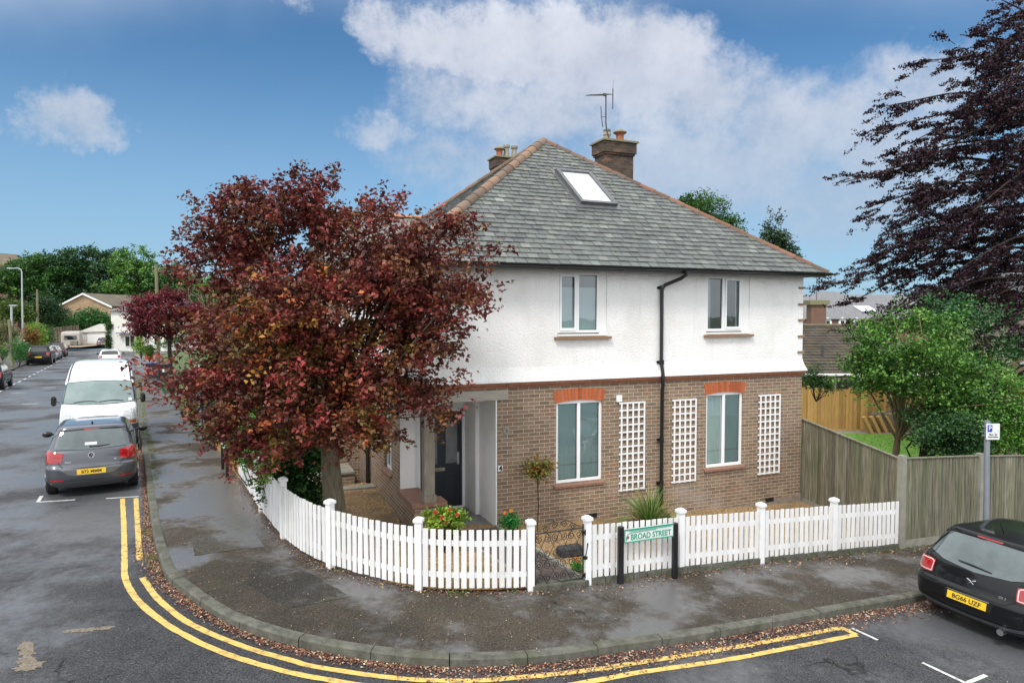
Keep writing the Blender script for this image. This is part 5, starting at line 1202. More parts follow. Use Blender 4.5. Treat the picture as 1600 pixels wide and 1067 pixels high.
def lane(q_, off): p = K0+SD*q_-SN*off; return p.x, p.y
far_car('black estate cut off by the left edge, parked on the far side', *lane(35.2, 7.35), SD, 'blackpaint', 4.3, 1.78, 1.47)
SU = far_car('tall black car with yellow plate, nearest of the row of three on the far side', *lane(63, 7.5), SD, 'blackpaint', 4.75, 1.91, 1.74)
far_car('silver car parked just in front of the tall black car', *lane(70, 7.4), SD, 'silver', 4.3, 1.78, 1.5)
far_car('dark maroon car parked at the far end of the row beyond the silver one', *lane(76, 7.3), SD, 'redblack', 4.2, 1.78, 1.5)
far_car('white hatchback driving down the street, seen above the roof of the white van', *lane(58.4, 1.9), SD, 'whitepaint', 3.9, 1.75, 1.45)
far_car('black car with yellow plate parked before the caravan on the tan driveway', -60.3, 85.8, (-.35, .94), 'blackpaint', 4.2, 1.8, 1.6)
far_car('small purple car parked in front of the white garage door', -55.6, 93.5, (-.35, .94), 'purple', 3.8, 1.7, 1.5)

# ------------------------------------------------------------ vegetation
def leaves(name, parent, C, cols, size, m='leaf', up=.5, aspect=.62, jit=.25, fold=.18):
    """C: (N,3) leaf centres, cols: (N,3) colours"""
    N = len(C); C = np.asarray(C, float); n = RNG.normal(size=(N, 3)); n[:, 2] = np.abs(n[:, 2])+up; n /= np.linalg.norm(n, axis=1)[:, None]
    a = RNG.normal(size=(N, 3)); a -= (a*n).sum(1)[:, None]*n; a /= np.linalg.norm(a, axis=1)[:, None]; b = np.cross(n, a)
    L = (size*(1+RNG.uniform(-.35, .35, N)))[:, None]; Wd = L*aspect
    v = np.empty((N, 4, 3)); v[:, 0] = C-a*L*.5; v[:, 1] = C+b*Wd*.5+n*L*fold-a*L*.05; v[:, 2] = C+a*L*.5; v[:, 3] = C-b*Wd*.5+n*L*fold-a*L*.05
    me = bpy.data.meshes.new(name); me.vertices.add(4*N); me.vertices.foreach_set('co', v.astype(np.float32).ravel())
    me.loops.add(4*N); me.loops.foreach_set('vertex_index', np.arange(4*N, dtype=np.int32))
    me.polygons.add(N); me.polygons.foreach_set('loop_start', np.arange(0, 4*N, 4, dtype=np.int32)); me.polygons.foreach_set('loop_total', np.full(N, 4, np.int32))
    me.update(calc_edges=True)
    cl = np.ones((N, 4), np.float32); cl[:, :3] = np.clip(np.asarray(cols)*(1+RNG.uniform(-jit, jit, (N, 1))), 0, 1)
    at_ = me.attributes.new('Col', 'FLOAT_COLOR', 'FACE'); at_.data.foreach_set('color', cl.ravel())
    me.materials.append(M[m]); o = bpy.data.objects.new(name, me); COL.objects.link(o); o.parent = parent; return o
def clusters(lobes, n, bias=.5):
    w = np.array([l[6] if len(l) > 6 else l[3]*l[4]*l[5] for l in lobes]); w = w/w.sum(); k = RNG.choice(len(lobes), n, p=w); L = np.array([l[:6] for l in lobes])[k]
    d = RNG.normal(size=(n, 3)); d /= np.linalg.norm(d, axis=1)[:, None]; r = RNG.uniform(0, 1, n)**bias
    return L[:, :3]+d*L[:, 3:6]*r[:, None]
def palette(pal, n):
    w = np.array([p[3] for p in pal], float); w /= w.sum(); k = RNG.choice(len(pal), n, p=w); return np.array([p[:3] for p in pal])[k]
def foliage(name, parent, lobes, nclus, per, rad, size, pal, bias=.45, flat=.6, colf=None, m='leaf', shift=(0, 0, 0), mixp=.35, elong=None, boughs=0, brad=.2, **k):
    if boughs:
        bc = clusters(lobes, boughs, bias); k_ = RNG.integers(0, boughs, nclus); cc = bc[k_]+RNG.normal(size=(nclus, 3))*np.array([brad, brad, brad*.62])
    else: cc = clusters(lobes, nclus, bias)
    pc = palette(pal, nclus)
    if colf is not None: pc = colf(cc, pc)
    el_ = rad*1.7 if elong is None else elong; dd = cc-cc.mean(0); dd /= np.linalg.norm(dd, axis=1)[:, None]+1e-6; dd = dd+RNG.normal(size=dd.shape)*.7; dd /= np.linalg.norm(dd, axis=1)[:, None]+1e-6
    C = np.repeat(cc, per, 0)+RNG.normal(size=(nclus*per, 3))*np.array([rad, rad, rad*flat])*.8+np.repeat(dd, per, 0)*(RNG.uniform(-1, 1.2, (nclus*per, 1))*el_); cols = np.repeat(pc*(1+RNG.uniform(-.22, .22, (nclus, 1))), per, 0)
    alt = palette(pal, len(cols)); mk = RNG.uniform(size=len(cols)) < mixp
    if colf is None: cols[mk] = alt[mk]
    C -= np.array(shift)
    return leaves(name, parent, C, cols, size, m, **k), cc
def limbs(g, base, tops, cc, n, r0, r1, sag=.1):
    for i in range(n):
        t_ = Vector(random.choice(tops)); e = Vector(cc[random.randrange(len(cc))]); m_ = t_.lerp(e, .5)+Vector((rnd(-.1, .1), rnd(-.1, .1), sag))*(e-t_).length
        g.tube([t_, t_.lerp(m_, .55), m_, m_.lerp(e, .55), e], [r0, r0*.8, r0*.55, r1*1.6, r1], 6, cap=False)
def tree(name, label, cat, base, r0, fork, lobes, nclus, per, rad, size, pal, bark='bark', nl=24, lr=.05, group=None, bias=.45, flat=.6, colf=None, trunk_pts=None, lt=.012, **k):
    T = thing(name, label, cat, base, 0, group); b = Vector(base)
    fo, cc = foliage('crown', T, lobes, nclus, per, rad, size, pal, bias, flat, colf, shift=base, **k)
    g = G(); fk = Vector(fork)-b
    pts = trunk_pts or [Vector((0, 0, -.1)), fk*.3+Vector((.03, 0, 0)), fk*.65, fk]
    g.tube(pts, [r0*1.25]+[r0*(1-.35*i/(len(pts)-1)) for i in range(1, len(pts))], 12)
    tops = [fk, fk*.9, Vector(pts[-2]).lerp(fk, .6)]
    limbs(g, b, tops, cc-np.array(base), nl, lr, lt); smooth_by_angle(g.make('trunk', bark, T), 60)
    return T, fo
def shrub(name, label, lobes, nclus, per, rad, size, pal, cat='shrub', base=None, group=None, stem=True, part='foliage', **k):
    base = base or (lobes[0][0], lobes[0][1], lobes[0][2]-lobes[0][5]); T = thing(name, label, cat, base, 0, group)
    fo, cc = foliage(part, T, lobes, nclus, per, rad, size, pal, shift=base, **k)
    if stem:
        g = G(); limbs(g, base, [Vector((0, 0, -.05))], cc-np.array(base), 10, .02, .006, .0); g.make('stem', 'barkdark', T)
    return T
def lob(c, rx, ry, rz, w=None): return (*c, rx, ry, rz) if w is None else (*c, rx, ry, rz, w)

# big purple plum at the corner
PLB = (-3.04, 11.6, zg(-3.04, 11.6))
lobes = [lob((-3.15, 11.2, 4.21), 1.9, 1.35, 1.55), lob((-4.5, 11.2, 3.21), .80, 1.0, .62), lob((-5.17, 11, 3.02), .62, .6, .32), lob((-4.62, 10.9, 2.56), .6, .6, .36), lob((-5.21, 11.4, 5.06), .45, .6, .38), lob((-4.68, 11.4, 5.06), .75, .8, .7), lob((-4.07, 11.5, 5.6), .8, .9, .75),
         lob((-1.43, 10.9, 4.51), .95, .75, 1.35), lob((-3.13, 11.6, 5.83), .95, 1.0, .62), lob((-3.21, 11.7, 6.4), .33, .4, .24), lob((-4.03, 11.7, 5.97), .5, .6, .26), lob((-2.16, 11.6, 5.99), .5, .6, .38), lob((-1.56, 11.2, 5.95), .50, .5, .38),
         lob((-3.9, 10.9, 2.46), 1.0, .9, .62), lob((-2.15, 10.9, 2.77), 1.1, .9, .62), lob((-1.02, 10.9, 3.59), .42, .5, .85), lob((-0.75, 10.7, 4.8), .38, .45, .42), lob((-0.66, 10.8, 4.3), .26, .4, .35), lob((-2.45, 10.8, 2.06), .55, .55, .25), lob((-4.04, 10.7, 1.98), .36, .4, .25),
         lob((-1.02, 10.9, 5.52), .45, .4, .16), lob((-2.77, 10.5, 2.92), 1.1, .5, .8)]
def plumcol(c, pc):
    x, z = c[:, 0], c[:, 2]; n = len(c)
    d = np.exp(-(((x+3.2)/1.7)**2+((z-3.4)/1.05)**2)**1.5)       # the middle of the lower crown has turned orange and olive
    dl = np.exp(-(((x+2.7)/1.5)**2+((z-2.4)/.8)**2)**1.5); d = np.maximum(d, dl*.95)*np.clip(.7+.8*np.sin(x*3.1+1)*np.sin(z*3.7), .35, 1.0)
    u = RNG.uniform(size=n)
    out = pc.copy(); pick = (u < d*.85)
    autumn = palette([(.42, .13, .05, 3), (.24, .10, .03, 3), (.17, .11, .03, 3), (.50, .26, .07, .8), (.34, .065, .055, 3), (.12, .055, .025, 2)], n)
    out[pick] = autumn[pick]; return out
tree('plum_tree', 'big purple leaved plum tree, orange in the middle, behind the corner of the picket fence', 'tree', PLB, .215, (-3.12, 11.55, 2.15), lobes, 2450, 26, .075, .084,
     [(.195, .045, .038, 4), (.115, .034, .028, 3), (.29, .068, .052, 2.2), (.185, .080, .038, 3), (.080, .028, .023, 1.6)], nl=80, lr=.04, lt=.007, colf=plumcol, bias=.36, flat=.8, elong=.17, boughs=300, brad=.21)
shrub('garden_hedge', 'dark green hedge rising behind the yellow board fence under the plum', [lob((-7.23, 19, 2.15), 1.3, .8, 1.1), lob((-9.3, 22, 2.16), 1.3, .8, 1.0), lob((-6.27, 18, 1.91), 1.0, .8, 1.0)], 260, 24, .16, .12, [(.03, .08, .02, 3), (.05, .12, .03, 2)], cat='hedge', base=(-6.4, 19, .3))
# small red leaved tree further down the street
tree('plum_tree', 'smaller dark red leaved tree behind the timber pole further down the street', 'tree', (-24.6, 49, -.15), .16, (-24.6, 49, 2.4), [lob((-24.5, 48, 4.08), 2.8, 2.2, 1.5), lob((-26.3, 48, 3.86), 1.5, 1.5, 1.3), lob((-22.03, 48, 3.72), 1.6, 1.6, 1.2), lob((-24.25, 48, 5.29), 1.5, 1.5, .6), lob((-25.2, 48, 2.82), 1.6, 1.6, .5)],
     950, 24, .15, .15, [(.16, .022, .032, 4), (.09, .016, .024, 3), (.24, .04, .05, 2)], bark='barkdark', nl=26, lr=.06, boughs=120, brad=.32)
# copper beech on the right
BB = (21.5, 22.5, -.95)
brs = []
for s_, e, sp in (((17.82, 23, 13.13), (15.48, 22, 14.03), .55), ((17.84, 23, 12.29), (14.2, 22, 12.94), .6), ((18.07, 23, 11.67), (12.56, 21, 11.77), .42), ((17.89, 23, 10.61), (11.47, 21, 10.43), .38), ((17.33, 22, 10.13), (11.86, 22, 10.03), .35), ((18.15, 23, 9.35), (11.55, 22, 8.41), .6),
                  ((17.95, 23, 8.71), (10.35, 21.5, 8.21), .32), ((17.97, 23, 8.08), (11.3, 22, 7.5), .5), ((18, 23, 7.23), (11.02, 21, 5.78), .5), ((17.59, 23, 6.59), (11.19, 21, 5.1), .5), ((15.6, 22, 6.07), (9.93, 20.5, 5.04), .26), ((15.61, 22, 5.66), (10.17, 20.5, 4.46), .36),
                  ((17.78, 23, 14.38), (16.01, 22, 13.43), .8), ((16.64, 21, 6.56), (11.75, 20, 6.17), .8), ((16.59, 21, 8.31), (11.72, 20, 7.46), .8), ((16.54, 21, 9.85), (12.06, 20, 8.75), .8), ((16.87, 21, 5.59), (11.24, 20, 4.12), .6), ((15.89, 20, 4.96), (11.38, 19, 4.47), .7),
                  ((16.7, 21, 10.81), (12.96, 20, 10.04), .8), ((17.43, 22, 13.14), (14.34, 21, 11.87), .8), ((15.34, 20, 4.58), (11.35, 22, 3.3), .42), ((16.11, 20, 4.02), (13.13, 20, 3.18), .7), ((16.67, 21, 11.96), (14.05, 20, 10.77), .8), ((17.3, 22, 10.93), (12.65, 22, 9.52), .45), ((17.35, 22, 9.32), (12.25, 22, 9.02), .45), ((17.38, 22, 8.31), (12.3, 22, 7.09), .5), ((16.82, 21, 7.15), (11.94, 21, 6.66), .55), ((16.66, 21, 5.98), (12.16, 21, 5.49), .6), ((16.69, 21, 11.2), (13.92, 19, 8.69), .9), ((16, 20, 7.56), (13.43, 19, 7.47), .9), ((16.08, 20, 4.96), (13.16, 19, 4.47), .8), ((16.48, 21, 5.39), (10.68, 20, 3.93), .5), ((16.03, 20, 6.45), (12.42, 19, 5.36), .9), ((16.34, 20, 8.66), (12.74, 19, 6.94), .9), ((15.64, 19, 4.56), (13.15, 18, 3.95), .7),
                  ((26, 23, 8), (30, 20, 6), 1.4), ((24, 24, 9), (25, 30, 7), 1.6), ((24, 23, 12), (27, 21, 14), 1.6), ((22, 22, 6), (24, 16.5, 4), 1.3), ((21, 22, 5), (19.5, 18.5, 3.6), 1.2)):
    brs.append((Vector(s_), Vector(e), sp))
T = thing('copper_beech', 'huge dark copper beech with drooping branches filling the right side of the sky', 'tree', BB)
C = []; g = G(); bz = Vector(BB)
for s_, e, sp in brs:
    L = (e-s_).length; m_ = s_.lerp(e, .5)+Vector((0, 0, .09*L)); root_ = Vector((BB[0]+rnd(-.2, .2), BB[1], max(1.2, s_.z-1.2)))
    P_ = spline([root_, s_.lerp(root_, .3), s_, m_, e], 14)[0]
    g.tube([p-bz for p in P_], [.08*(1-i/15)+.010 for i in range(15)], 6, cap=False)
    nb = int(2.4*L*(.8+sp*(1.6 if sp > .65 else 1)))
    for k_ in range(nb):
        u_ = rnd(.02, 1)**.8; c = (s_.lerp(m_, u_*2) if u_ < .5 else m_.lerp(e, u_*2-1)); wd = sp*(1.3-1.0*u_)
        c = c+Vector((random.gauss(0, .5)*wd, random.gauss(0, .9)*wd, random.gauss(-.15, .55)*wd)); d = (e-s_).normalized()
        # a side branch arching out and drooping, hung with sprays
        bd = (d*1.1+Vector((rnd(-.6, .3), rnd(-.9, .9), rnd(-.45, .6)))).normalized(); bl = rnd(.5, 1.1); pts_ = [c+bd*bl*f+Vector((0, 0, -.62*bl*f*f)) for f in (0, .33, .66, 1)]
        g.tube([q_-bz for q_ in pts_[:3]], [.014, .010, .004], 4, cap=False)
        for s2 in range(7):
            f = rnd(.05, 1.05); q0 = pts_[0]+bd*bl*f+Vector((0, 0, -.42*bl*f*f)); tw = (bd+Vector((rnd(-.5, .5), rnd(-.8, .8), rnd(-.5, .1)))).normalized(); tl = rnd(.2, .42)
            for q_ in range(19): h_ = random.random(); C.append(q0+tw*tl*h_+Vector((random.gauss(0, .045), random.gauss(0, .06), random.gauss(0, .022)))-bz)
lb = [lob((16.28, 22, 11.03), 2.2, 2, 2.6), lob((14.84, 21, 7.83), 2.3, 2, 2.0), lob((14.76, 20, 5.42), 2.4, 2, 1.6), lob((13.03, 20.5, 5.08), 1.5, 1.5, .9), lob((13.61, 21.5, 7.32), 1.1, 1.4, .9), lob((14.88, 22, 10.03), 1.2, 1.5, 1.2), lob((16.8, 22.5, 13.24), 1.4, 2, 1.4), lob((12.35, 21, 5.88), .9, 1.2, .7), lob((17.58, 21, 7.83), 2.5, 2.5, 4)]
bc = clusters(lb, 430, .42)
for c in bc:
    bd = (Vector((c[0]-BB[0], c[1]-BB[1], 0)).normalized()+Vector((rnd(-.4, .2), rnd(-.6, .6), rnd(-.1, .3)))).normalized(); bl = rnd(.5, 1.0); c = Vector(c)-bd*bl*.5; pts_ = [c+bd*bl*f+Vector((0, 0, -.5*bl*f*f)) for f in (0, .33, .66, 1)]
    g.tube([q_-bz for q_ in pts_[:3]], [.013, .009, .004], 4, cap=False)
    for s2 in range(8):
        f = rnd(.0, 1.05); q0 = pts_[0]+bd*bl*f+Vector((0, 0, -.5*bl*f*f)); tw = (bd+Vector((rnd(-.6, .6), rnd(-.9, .9), rnd(-.7, .1)))).normalized(); tl = rnd(.2, .45)
        for q_ in range(18): h_ = random.random(); C.append(q0+tw*tl*h_+Vector((random.gauss(0, .05), random.gauss(0, .06), random.gauss(0, .03)))-bz)
C = np.array(C); print('beech leaves', len(C))
leaves('crown', T, C, palette([(.030, .015, .022, 4), (.048, .024, .034, 3), (.020, .010, .014, 3), (.085, .034, .040, 1.2), (.060, .036, .055, 1)], len(C)), .082, up=.35)
g.tube([Vector((0, 0, -.3)), Vector((0, 0, 3)), Vector((.1, 0, 8)), Vector((0, 0, 14))], [.6, .45, .32, .1], 12); smooth_by_angle(g.make('trunk', 'barkdark', T))

GRN2 = [(.075, .19, .030, 4), (.12, .27, .045, 3), (.040, .11, .022, 3), (.17, .32, .06, 1.4)]
GRN = [(.065, .155, .030, 4), (.10, .21, .045, 3), (.035, .095, .022, 3), (.14, .26, .055, 1)]
DKG = [(.020, .060, .022, 4), (.035, .085, .030, 3), (.012, .040, .016, 3), (.055, .12, .035, 1)]
MID = [(.035, .10, .025, 4), (.06, .14, .03, 3), (.022, .065, .020, 3), (.09, .18, .04, 1)]
LIM = [(.22, .38, .04, 4), (.14, .28, .03, 3), (.30, .42, .06, 1)]
tree('elder_tree', 'bright green leafy elder tree behind the grey board fence and beside the lawn', 'tree', (9.7, 17.4, -.9), .11, (9.8, 17.2, 1.2), [lob((9.6, 16.5, 3.03), 1.5, 1.2, .95), lob((8.96, 16.5, 2.59), .78, 1.0, .55), lob((9.97, 16, 2), .8, 1.0, .9), lob((9.08, 17, 3.63), .5, .6, .35), lob((8.38, 16.5, 2.41), .3, .4, .25), lob((10.51, 17, 3.95), .8, .8, .4), lob((10.53, 16, 2.46), .8, .8, .8)],
     800, 26, .12, .082, GRN2, bark='barkpale', nl=34, lr=.035, bias=.36, lt=.008, boughs=95, brad=.19)
tree('laburnum_tree', 'mid green tree with hanging pale seed clusters behind the elder', 'tree', (13.0, 18.8, -.95), .10, (13.0, 18.7, 2.2), [lob((12.13, 18.5, 3.85), 1.0, .8, .55), lob((12.93, 18.5, 3.16), .8, .8, .8), lob((12.18, 18, 2.25), 1.0, .8, .9), lob((11.61, 18.5, 4.11), .45, .6, .25)],
     440, 26, .13, .085, [(.045, .15, .045, 4), (.03, .10, .035, 3), (.07, .20, .06, 2), (.25, .28, .16, .4)], bark='barkpale', nl=22, lr=.04, bias=.4, boughs=60, brad=.2)
tree('holly_tree', 'dark glossy green holly bush directly behind the corner post of the grey fence', 'bush', (9.55, 16.1, -.8), .07, (9.6, 16.0, .5), [lob((9.57, 15.2, 1.39), .72, .8, .55), lob((9.55, 15.6, 1.83), .42, .6, .65), lob((10.17, 15.4, 1.21), .7, .8, .45), lob((11.19, 16.5, 1.78), .8, .8, .8)], 560, 26, .11, .062, [(.030, .085, .025, 4), (.05, .13, .035, 3), (.018, .055, .02, 2), (.09, .18, .05, 1)], bark='barkdark', nl=14, lr=.03, boughs=45, brad=.14)
shrub('overhanging_shrub', 'fresh green shrub spilling over the grey board fence beside the parking sign', [lob((11.97, 16.2, 1.82), .95, .7, .8), lob((11.47, 16, 1.09), .8, .6, .45), lob((11.93, 15.8, 0.98), .6, .35, .42), lob((11.14, 16.2, 1.52), .6, .6, .7), lob((13.47, 17, 1.07), 1.0, .6, .9)], 760, 28, .10, .060, [(.10, .26, .035, 4), (.15, .34, .05, 3), (.055, .15, .03, 2), (.20, .12, .04, .3)], base=(12.3, 16.9, -.9))
T = thing('bare_tree', 'leaning pinkish brown tree trunk in front of the cream house at the right edge', 'tree', (15.78, 22, 1.02)); g = G(); P_ = [Vector((15.78, 22, 1.02)), Vector((15.96, 22, 2.06)), Vector((16.32, 22, 2.68)), Vector((16.75, 22, 3.3))]; b = P_[0].copy()
g.tube([p-b-Vector((0, 0, 1.6)) if i == 0 else p-b for i, p in enumerate(P_)], [.16, .13, .12, .09], 8); g.tube([P_[1]-b, Vector((16.53, 22, 2.37))-b, Vector((17.04, 22, 2.68))-b], [.06, .05, .03], 6); g.tube([P_[2]-b, Vector((15.99, 22, 3.19))-b, Vector((15.47, 22, 3.4))-b], [.05, .03, .02], 6); smooth_by_angle(g.make('trunk', 'barkpale', T))
shrub('wall_shrub', 'small green bush at the rear corner of the house beside the bungalow roof', [lob((10.56, 24, 1.92), .35, .4, .32), lob((10.94, 24, 1.64), .5, .5, .25)], 60, 24, .12, .08, MID, base=(10.73, 24, 1.08))
tree('broadleaf_tree', 'round topped green tree rising behind the right hip of the slate roof', 'tree', (12.3, 46, -1), .35, (12.3, 46, 6), [lob((12.63, 46, 11.23), 1.7, 1.7, .95), lob((14.14, 46, 10.37), 1.1, 1.2, .6), lob((11.77, 46, 11.52), .9, 1, .6), lob((13.3, 46, 9.31), 2.2, 2, 1.5)], 420, 24, .24, .17, [(.045, .13, .02, 4), (.07, .18, .03, 3), (.03, .08, .02, 3)], nl=30, lr=.09)
tree('conifer', 'tall thin two topped conifer rising behind the right end of the slate roof', 'tree', (22.9, 60, -1), .3, (22.9, 60, 6), [lob((22.46, 60, 12.85), .28, .3, 1.0), lob((22.42, 60, 11.46), .6, .6, .8), lob((23.25, 60, 12.46), .22, .3, .7), lob((23.05, 60, 10.62), 1.3, 1, .8), lob((23.24, 60, 9.23), 1.9, 1.4, 1.1), lob((24.07, 60, 10.06), .7, .7, .5)], 300, 26, .22, .2, [(.05, .10, .05, 4), (.035, .075, .035, 3), (.09, .13, .05, 1)], nl=16, lr=.06)
# wood beyond the houses at the end of the street, each tree by itself
for k_, (px, base, lobs, pal, lab) in enumerate((
    (30, (-108, 150, .5), [lob((-109.36, 150, 11.37), 9, 6, 5), lob((-107.18, 150, 14.16), 5, 5, 3), lob((-111.55, 150, 8.57), 7, 5, 5)], MID, 'mid green tree at the far left of the wood behind the street'),
    (75, (-98, 150, .5), [lob((-101.6, 150, 13.46), 7, 6, 4.6), lob((-103.61, 150, 16.67), 3.5, 4, 1.8), lob((-101.02, 150, 8.57), 8, 5, 5)], MID, 'tall green tree with a ragged top left of the middle of the wood'),
    (120, (-93, 152, .5), [lob((-96.83, 152, 14.29), 8, 6, 4.6), lob((-95.97, 152, 8.63), 8, 6, 5), lob((-99.31, 152, 17.12), 4, 4, 1.6)], DKG, 'dark green tree above the brick gable in the far wood'),
    (165, (-86, 152, .5), [lob((-90.86, 152, 14.58), 7.5, 6, 3.8), lob((-90.25, 152, 10.04), 8, 6, 4.5), lob((-93.63, 152, 17.41), 5, 5, 1.6)], DKG, 'dark rounded tree right of the gable top in the far wood'),
    (215, (-80, 148, .5), [lob((-80.86, 148, 14.71), 5, 5, 3.4), lob((-82.31, 148, 11.27), 6, 5, 4), lob((-80.02, 148, 8.51), 6, 5, 4)], GRN, 'lighter loose crowned tree beside the top of the tall timber pole'),
    (262, (-73, 150, .5), [lob((-75.43, 150, 11.37), 5.5, 5, 3.6), lob((-73.66, 150, 8.57), 6, 5, 4)], MID, 'lower green tree right of the tall timber pole in the far wood'),
    (310, (-66, 148, .5), [lob((-67.84, 148, 8.51), 6, 5, 3.5), lob((-64.4, 148, 7.12), 5, 5, 3)], MID, 'green tree mostly hidden behind the purple plum in the far wood'))):
    tree('woodland_tree', lab, 'tree', base, .5, (base[0], base[1], 8), lobs, 620, 22, .42, .50, [(a_*1.55, b_*1.5, c_*1.5, w_) for a_, b_, c_, w_ in pal], bark='barkdark', nl=14, lr=.2, lt=.05, group='trees of the far wood', bias=.4, boughs=75, brad=.75)
for x_, y_, r_, lab in ((-52, 118, 7, 'green tree hidden behind the plum, left of the house, nearest the white house'), (-38, 112, 7, 'green tree hidden behind the plum crown beyond the rear gardens'), (-24, 105, 6.5, 'green tree behind the left hip of the house roof'), (-10, 110, 7, 'green tree directly behind the house chimney at the left'), (30, 120, 5, 'green tree behind the long slate roofed building')):
    b_ = (x_, y_, -.5); tree('woodland_tree', lab, 'tree', b_, .45, (x_, y_, 5), [lob((x_, y_, 5.5), r_, 5, 3.0), lob((x_+2, y_, 3.0), r_, 5, 2.5)], 260, 22, .5, .55, [(.05, .12, .035, 3), (.075, .17, .04, 2)], bark='barkdark', nl=10, lr=.2, lt=.05, group='trees of the far wood', bias=.4, boughs=50, brad=.8)
tree('roadside_tree', 'dark green bushy tree beside the far timber pole with a thin top', 'tree', (-63.01, 92, -0.06), .2, (-62.93, 92, 2.96), [lob((-62.71, 92, 4.68), 2.2, 2, 1.8), lob((-61.61, 92, 3.82), 1.6, 1.6, 1.2), lob((-63.17, 92, 6.66), .9, 1, .9)], 260, 22, .35, .28, DKG, nl=12, lr=.08)
shrub('bush', 'olive green bush behind the left street lamps', [lob((-58.94, 80.5, 4.38), 1.9, 1.6, 1.3), lob((-57.67, 80.5, 4.08), 1.2, 1.2, .9)], 200, 22, .3, .24, [(.07, .12, .02, 3), (.11, .16, .02, 2), (.04, .08, .02, 2)], base=(-59.01, 80.5, 1.97))
shrub('long_hedge', 'long clipped bright green hedge in front of the brick gable', [lob((-66.53, 100, 2.68), 3.5, 2, 1.2), lob((-64.18, 100, 2.86), 3, 2, 1.3), lob((-61.82, 100, 3.42), 3, 2, 1.5), lob((-59.96, 100, 3.05), 2, 2, 1.2), lob((-67.92, 100, 3.33), 3, 2, 1.6)], 520, 22, .35, .28, [(.035, .14, .03, 4), (.05, .18, .03, 3), (.02, .08, .02, 2)], cat='hedge', base=(-64.24, 100, 0.52))
shrub('bush', 'lime green rounded bush behind the row of far cars', [lob((-49.8, 71.3, 2.21), .95, .9, 1.0), lob((-49.35, 71.3, 1.54), .7, .7, .8)], 160, 22, .18, .14, LIM, base=(-49.85, 71.3, 0.34))
shrub('bush', 'russet and yellow bush beside the brick gate pillar', [lob((-48.85, 69, 1.62), .8, .8, 1.0), lob((-48.52, 69, 2.14), .7, .7, .7)], 140, 22, .16, .13, [(.24, .11, .03, 3), (.14, .16, .03, 3), (.30, .07, .03, 1)], base=(-48.89, 69, 0.33))
shrub('bush', 'green bush between the far timber pole and the brown slat fence', [lob((-51.81, 75.9, 1.52), .9, .8, .8), lob((-53.51, 78.2, 2.4), .9, .8, .6)], 130, 22, .18, .14, MID, base=(-51.85, 75.9, 0.31))
shrub('bush', 'large beige green overgrown bush at the left edge above the stone wall', [lob((-46.23, 62.1, 2.33), 1.1, 1, 1.2), lob((-45.59, 62.1, 2.33), .8, .8, .9), lob((-46.49, 62.1, 1.46), 1.0, .8, 1.0)], 220, 22, .15, .12, [(.14, .16, .05, 3), (.20, .19, .08, 2), (.08, .11, .03, 3)], base=(-38.48, 51.75, 0.78))
shrub('topiary_ball', 'small clipped green ball bush at the left edge beside the wall', [lob((-36.08, 48.3, 1.5), .33, .33, .36)], 60, 24, .05, .06, [(.05, .16, .02, 3), (.08, .22, .03, 2)], base=(-36.1, 48.3, 0.91), bias=.15)
shrub('box_hedge', 'tall square cut green hedge behind the nearest far side pole', [lob((-41.54, 57.5, 1.22), .45, 1.0, .9), lob((-43.04, 59.8, 0.83), .45, 1.0, .9), lob((-40.83, 56.35, 0.86), .4, .8, .8)], 200, 22, .12, .10, [(.03, .14, .025, 3), (.05, .18, .03, 2)], cat='hedge', base=(-41.58, 57.5, -0.24))
shrub('bush', 'lime yellow shrub at the foot of the smaller red tree', [lob((-28.73, 52.9, 1.8), .45, .5, .75), lob((-28.89, 52.9, 1.45), .4, .5, .5)], 90, 22, .12, .10, LIM, base=(-28.76, 52.9, 0.71))
shrub('bush', 'rounded green shrub just left of the bins', [lob((-26.57, 50.02, 1.45), .5, .5, .45)], 70, 22, .10, .09, [(.09, .19, .03, 3), (.14, .26, .04, 2)], base=(-26.59, 50.02, 0.65))
shrub('bush', 'bright green shrubs under the red tree right of the timber pole', [lob((-26.11, 51.75, 1.99), .8, .7, .5), lob((-24.75, 51.75, 2.24), 1.0, .7, .5)], 120, 22, .12, .10, [(.10, .22, .04, 3), (.05, .13, .03, 2)], base=(-25.75, 51.75, 0.78))
tree('street_tree', 'light green young tree showing above the left edge of the plum crown', 'tree', (-22, 50, 0), .12, (-22, 50, 3), [lob((-26.88, 57.5, 6.71), 1.2, 1.2, .8), lob((-25.27, 57.5, 6.07), 1.3, 1.2, .8)], 120, 22, .25, .18, [(.12, .24, .04, 3), (.07, .16, .03, 2)], nl=10)

# climbers and garden plants
shrub('climber', 'fresh green climbing plant spilling over the near end of the yellow fence', [lob((-5.56, 14.2, 1.43), .42, .4, .36), lob((-5.97, 14.8, 1.63), .34, .35, .26), lob((-5.06, 13.4, 1.26), .3, .3, .24)], 210, 22, .075, .075, [(.10, .28, .04, 3), (.05, .16, .035, 3), (.16, .34, .07, 1)], base=(-5.15, 14.0, zg(-5.15, 14.0)), cat='climber')
shrub('laurel_bush', 'dark glossy bush behind the picket fence left of the plum trunk', [lob((-3.92, 12.4, 1.35), .55, .45, .42), lob((-3.69, 12.6, 1.61), .4, .4, .32), lob((-4.34, 12.4, 1.12), .35, .35, .4), lob((-3.75, 12.4, 0.82), .4, .4, .3)], 300, 22, .085, .085, [(.025, .085, .018, 4), (.045, .13, .025, 3), (.012, .045, .012, 2)], base=(-3.9, 12.5, zg(-3.9, 12.5)))
shrub('climber', 'yellow green trailing shoot hanging over the white pickets', [lob((-4.15, 11.4, 1.46), .10, .08, .16), lob((-4.17, 11.3, 1.3), .06, .06, .09)], 22, 12, .05, .055, [(.28, .42, .08, 3), (.14, .26, .05, 2)], base=(-4.11, 11.6, 1.5), cat='climber')
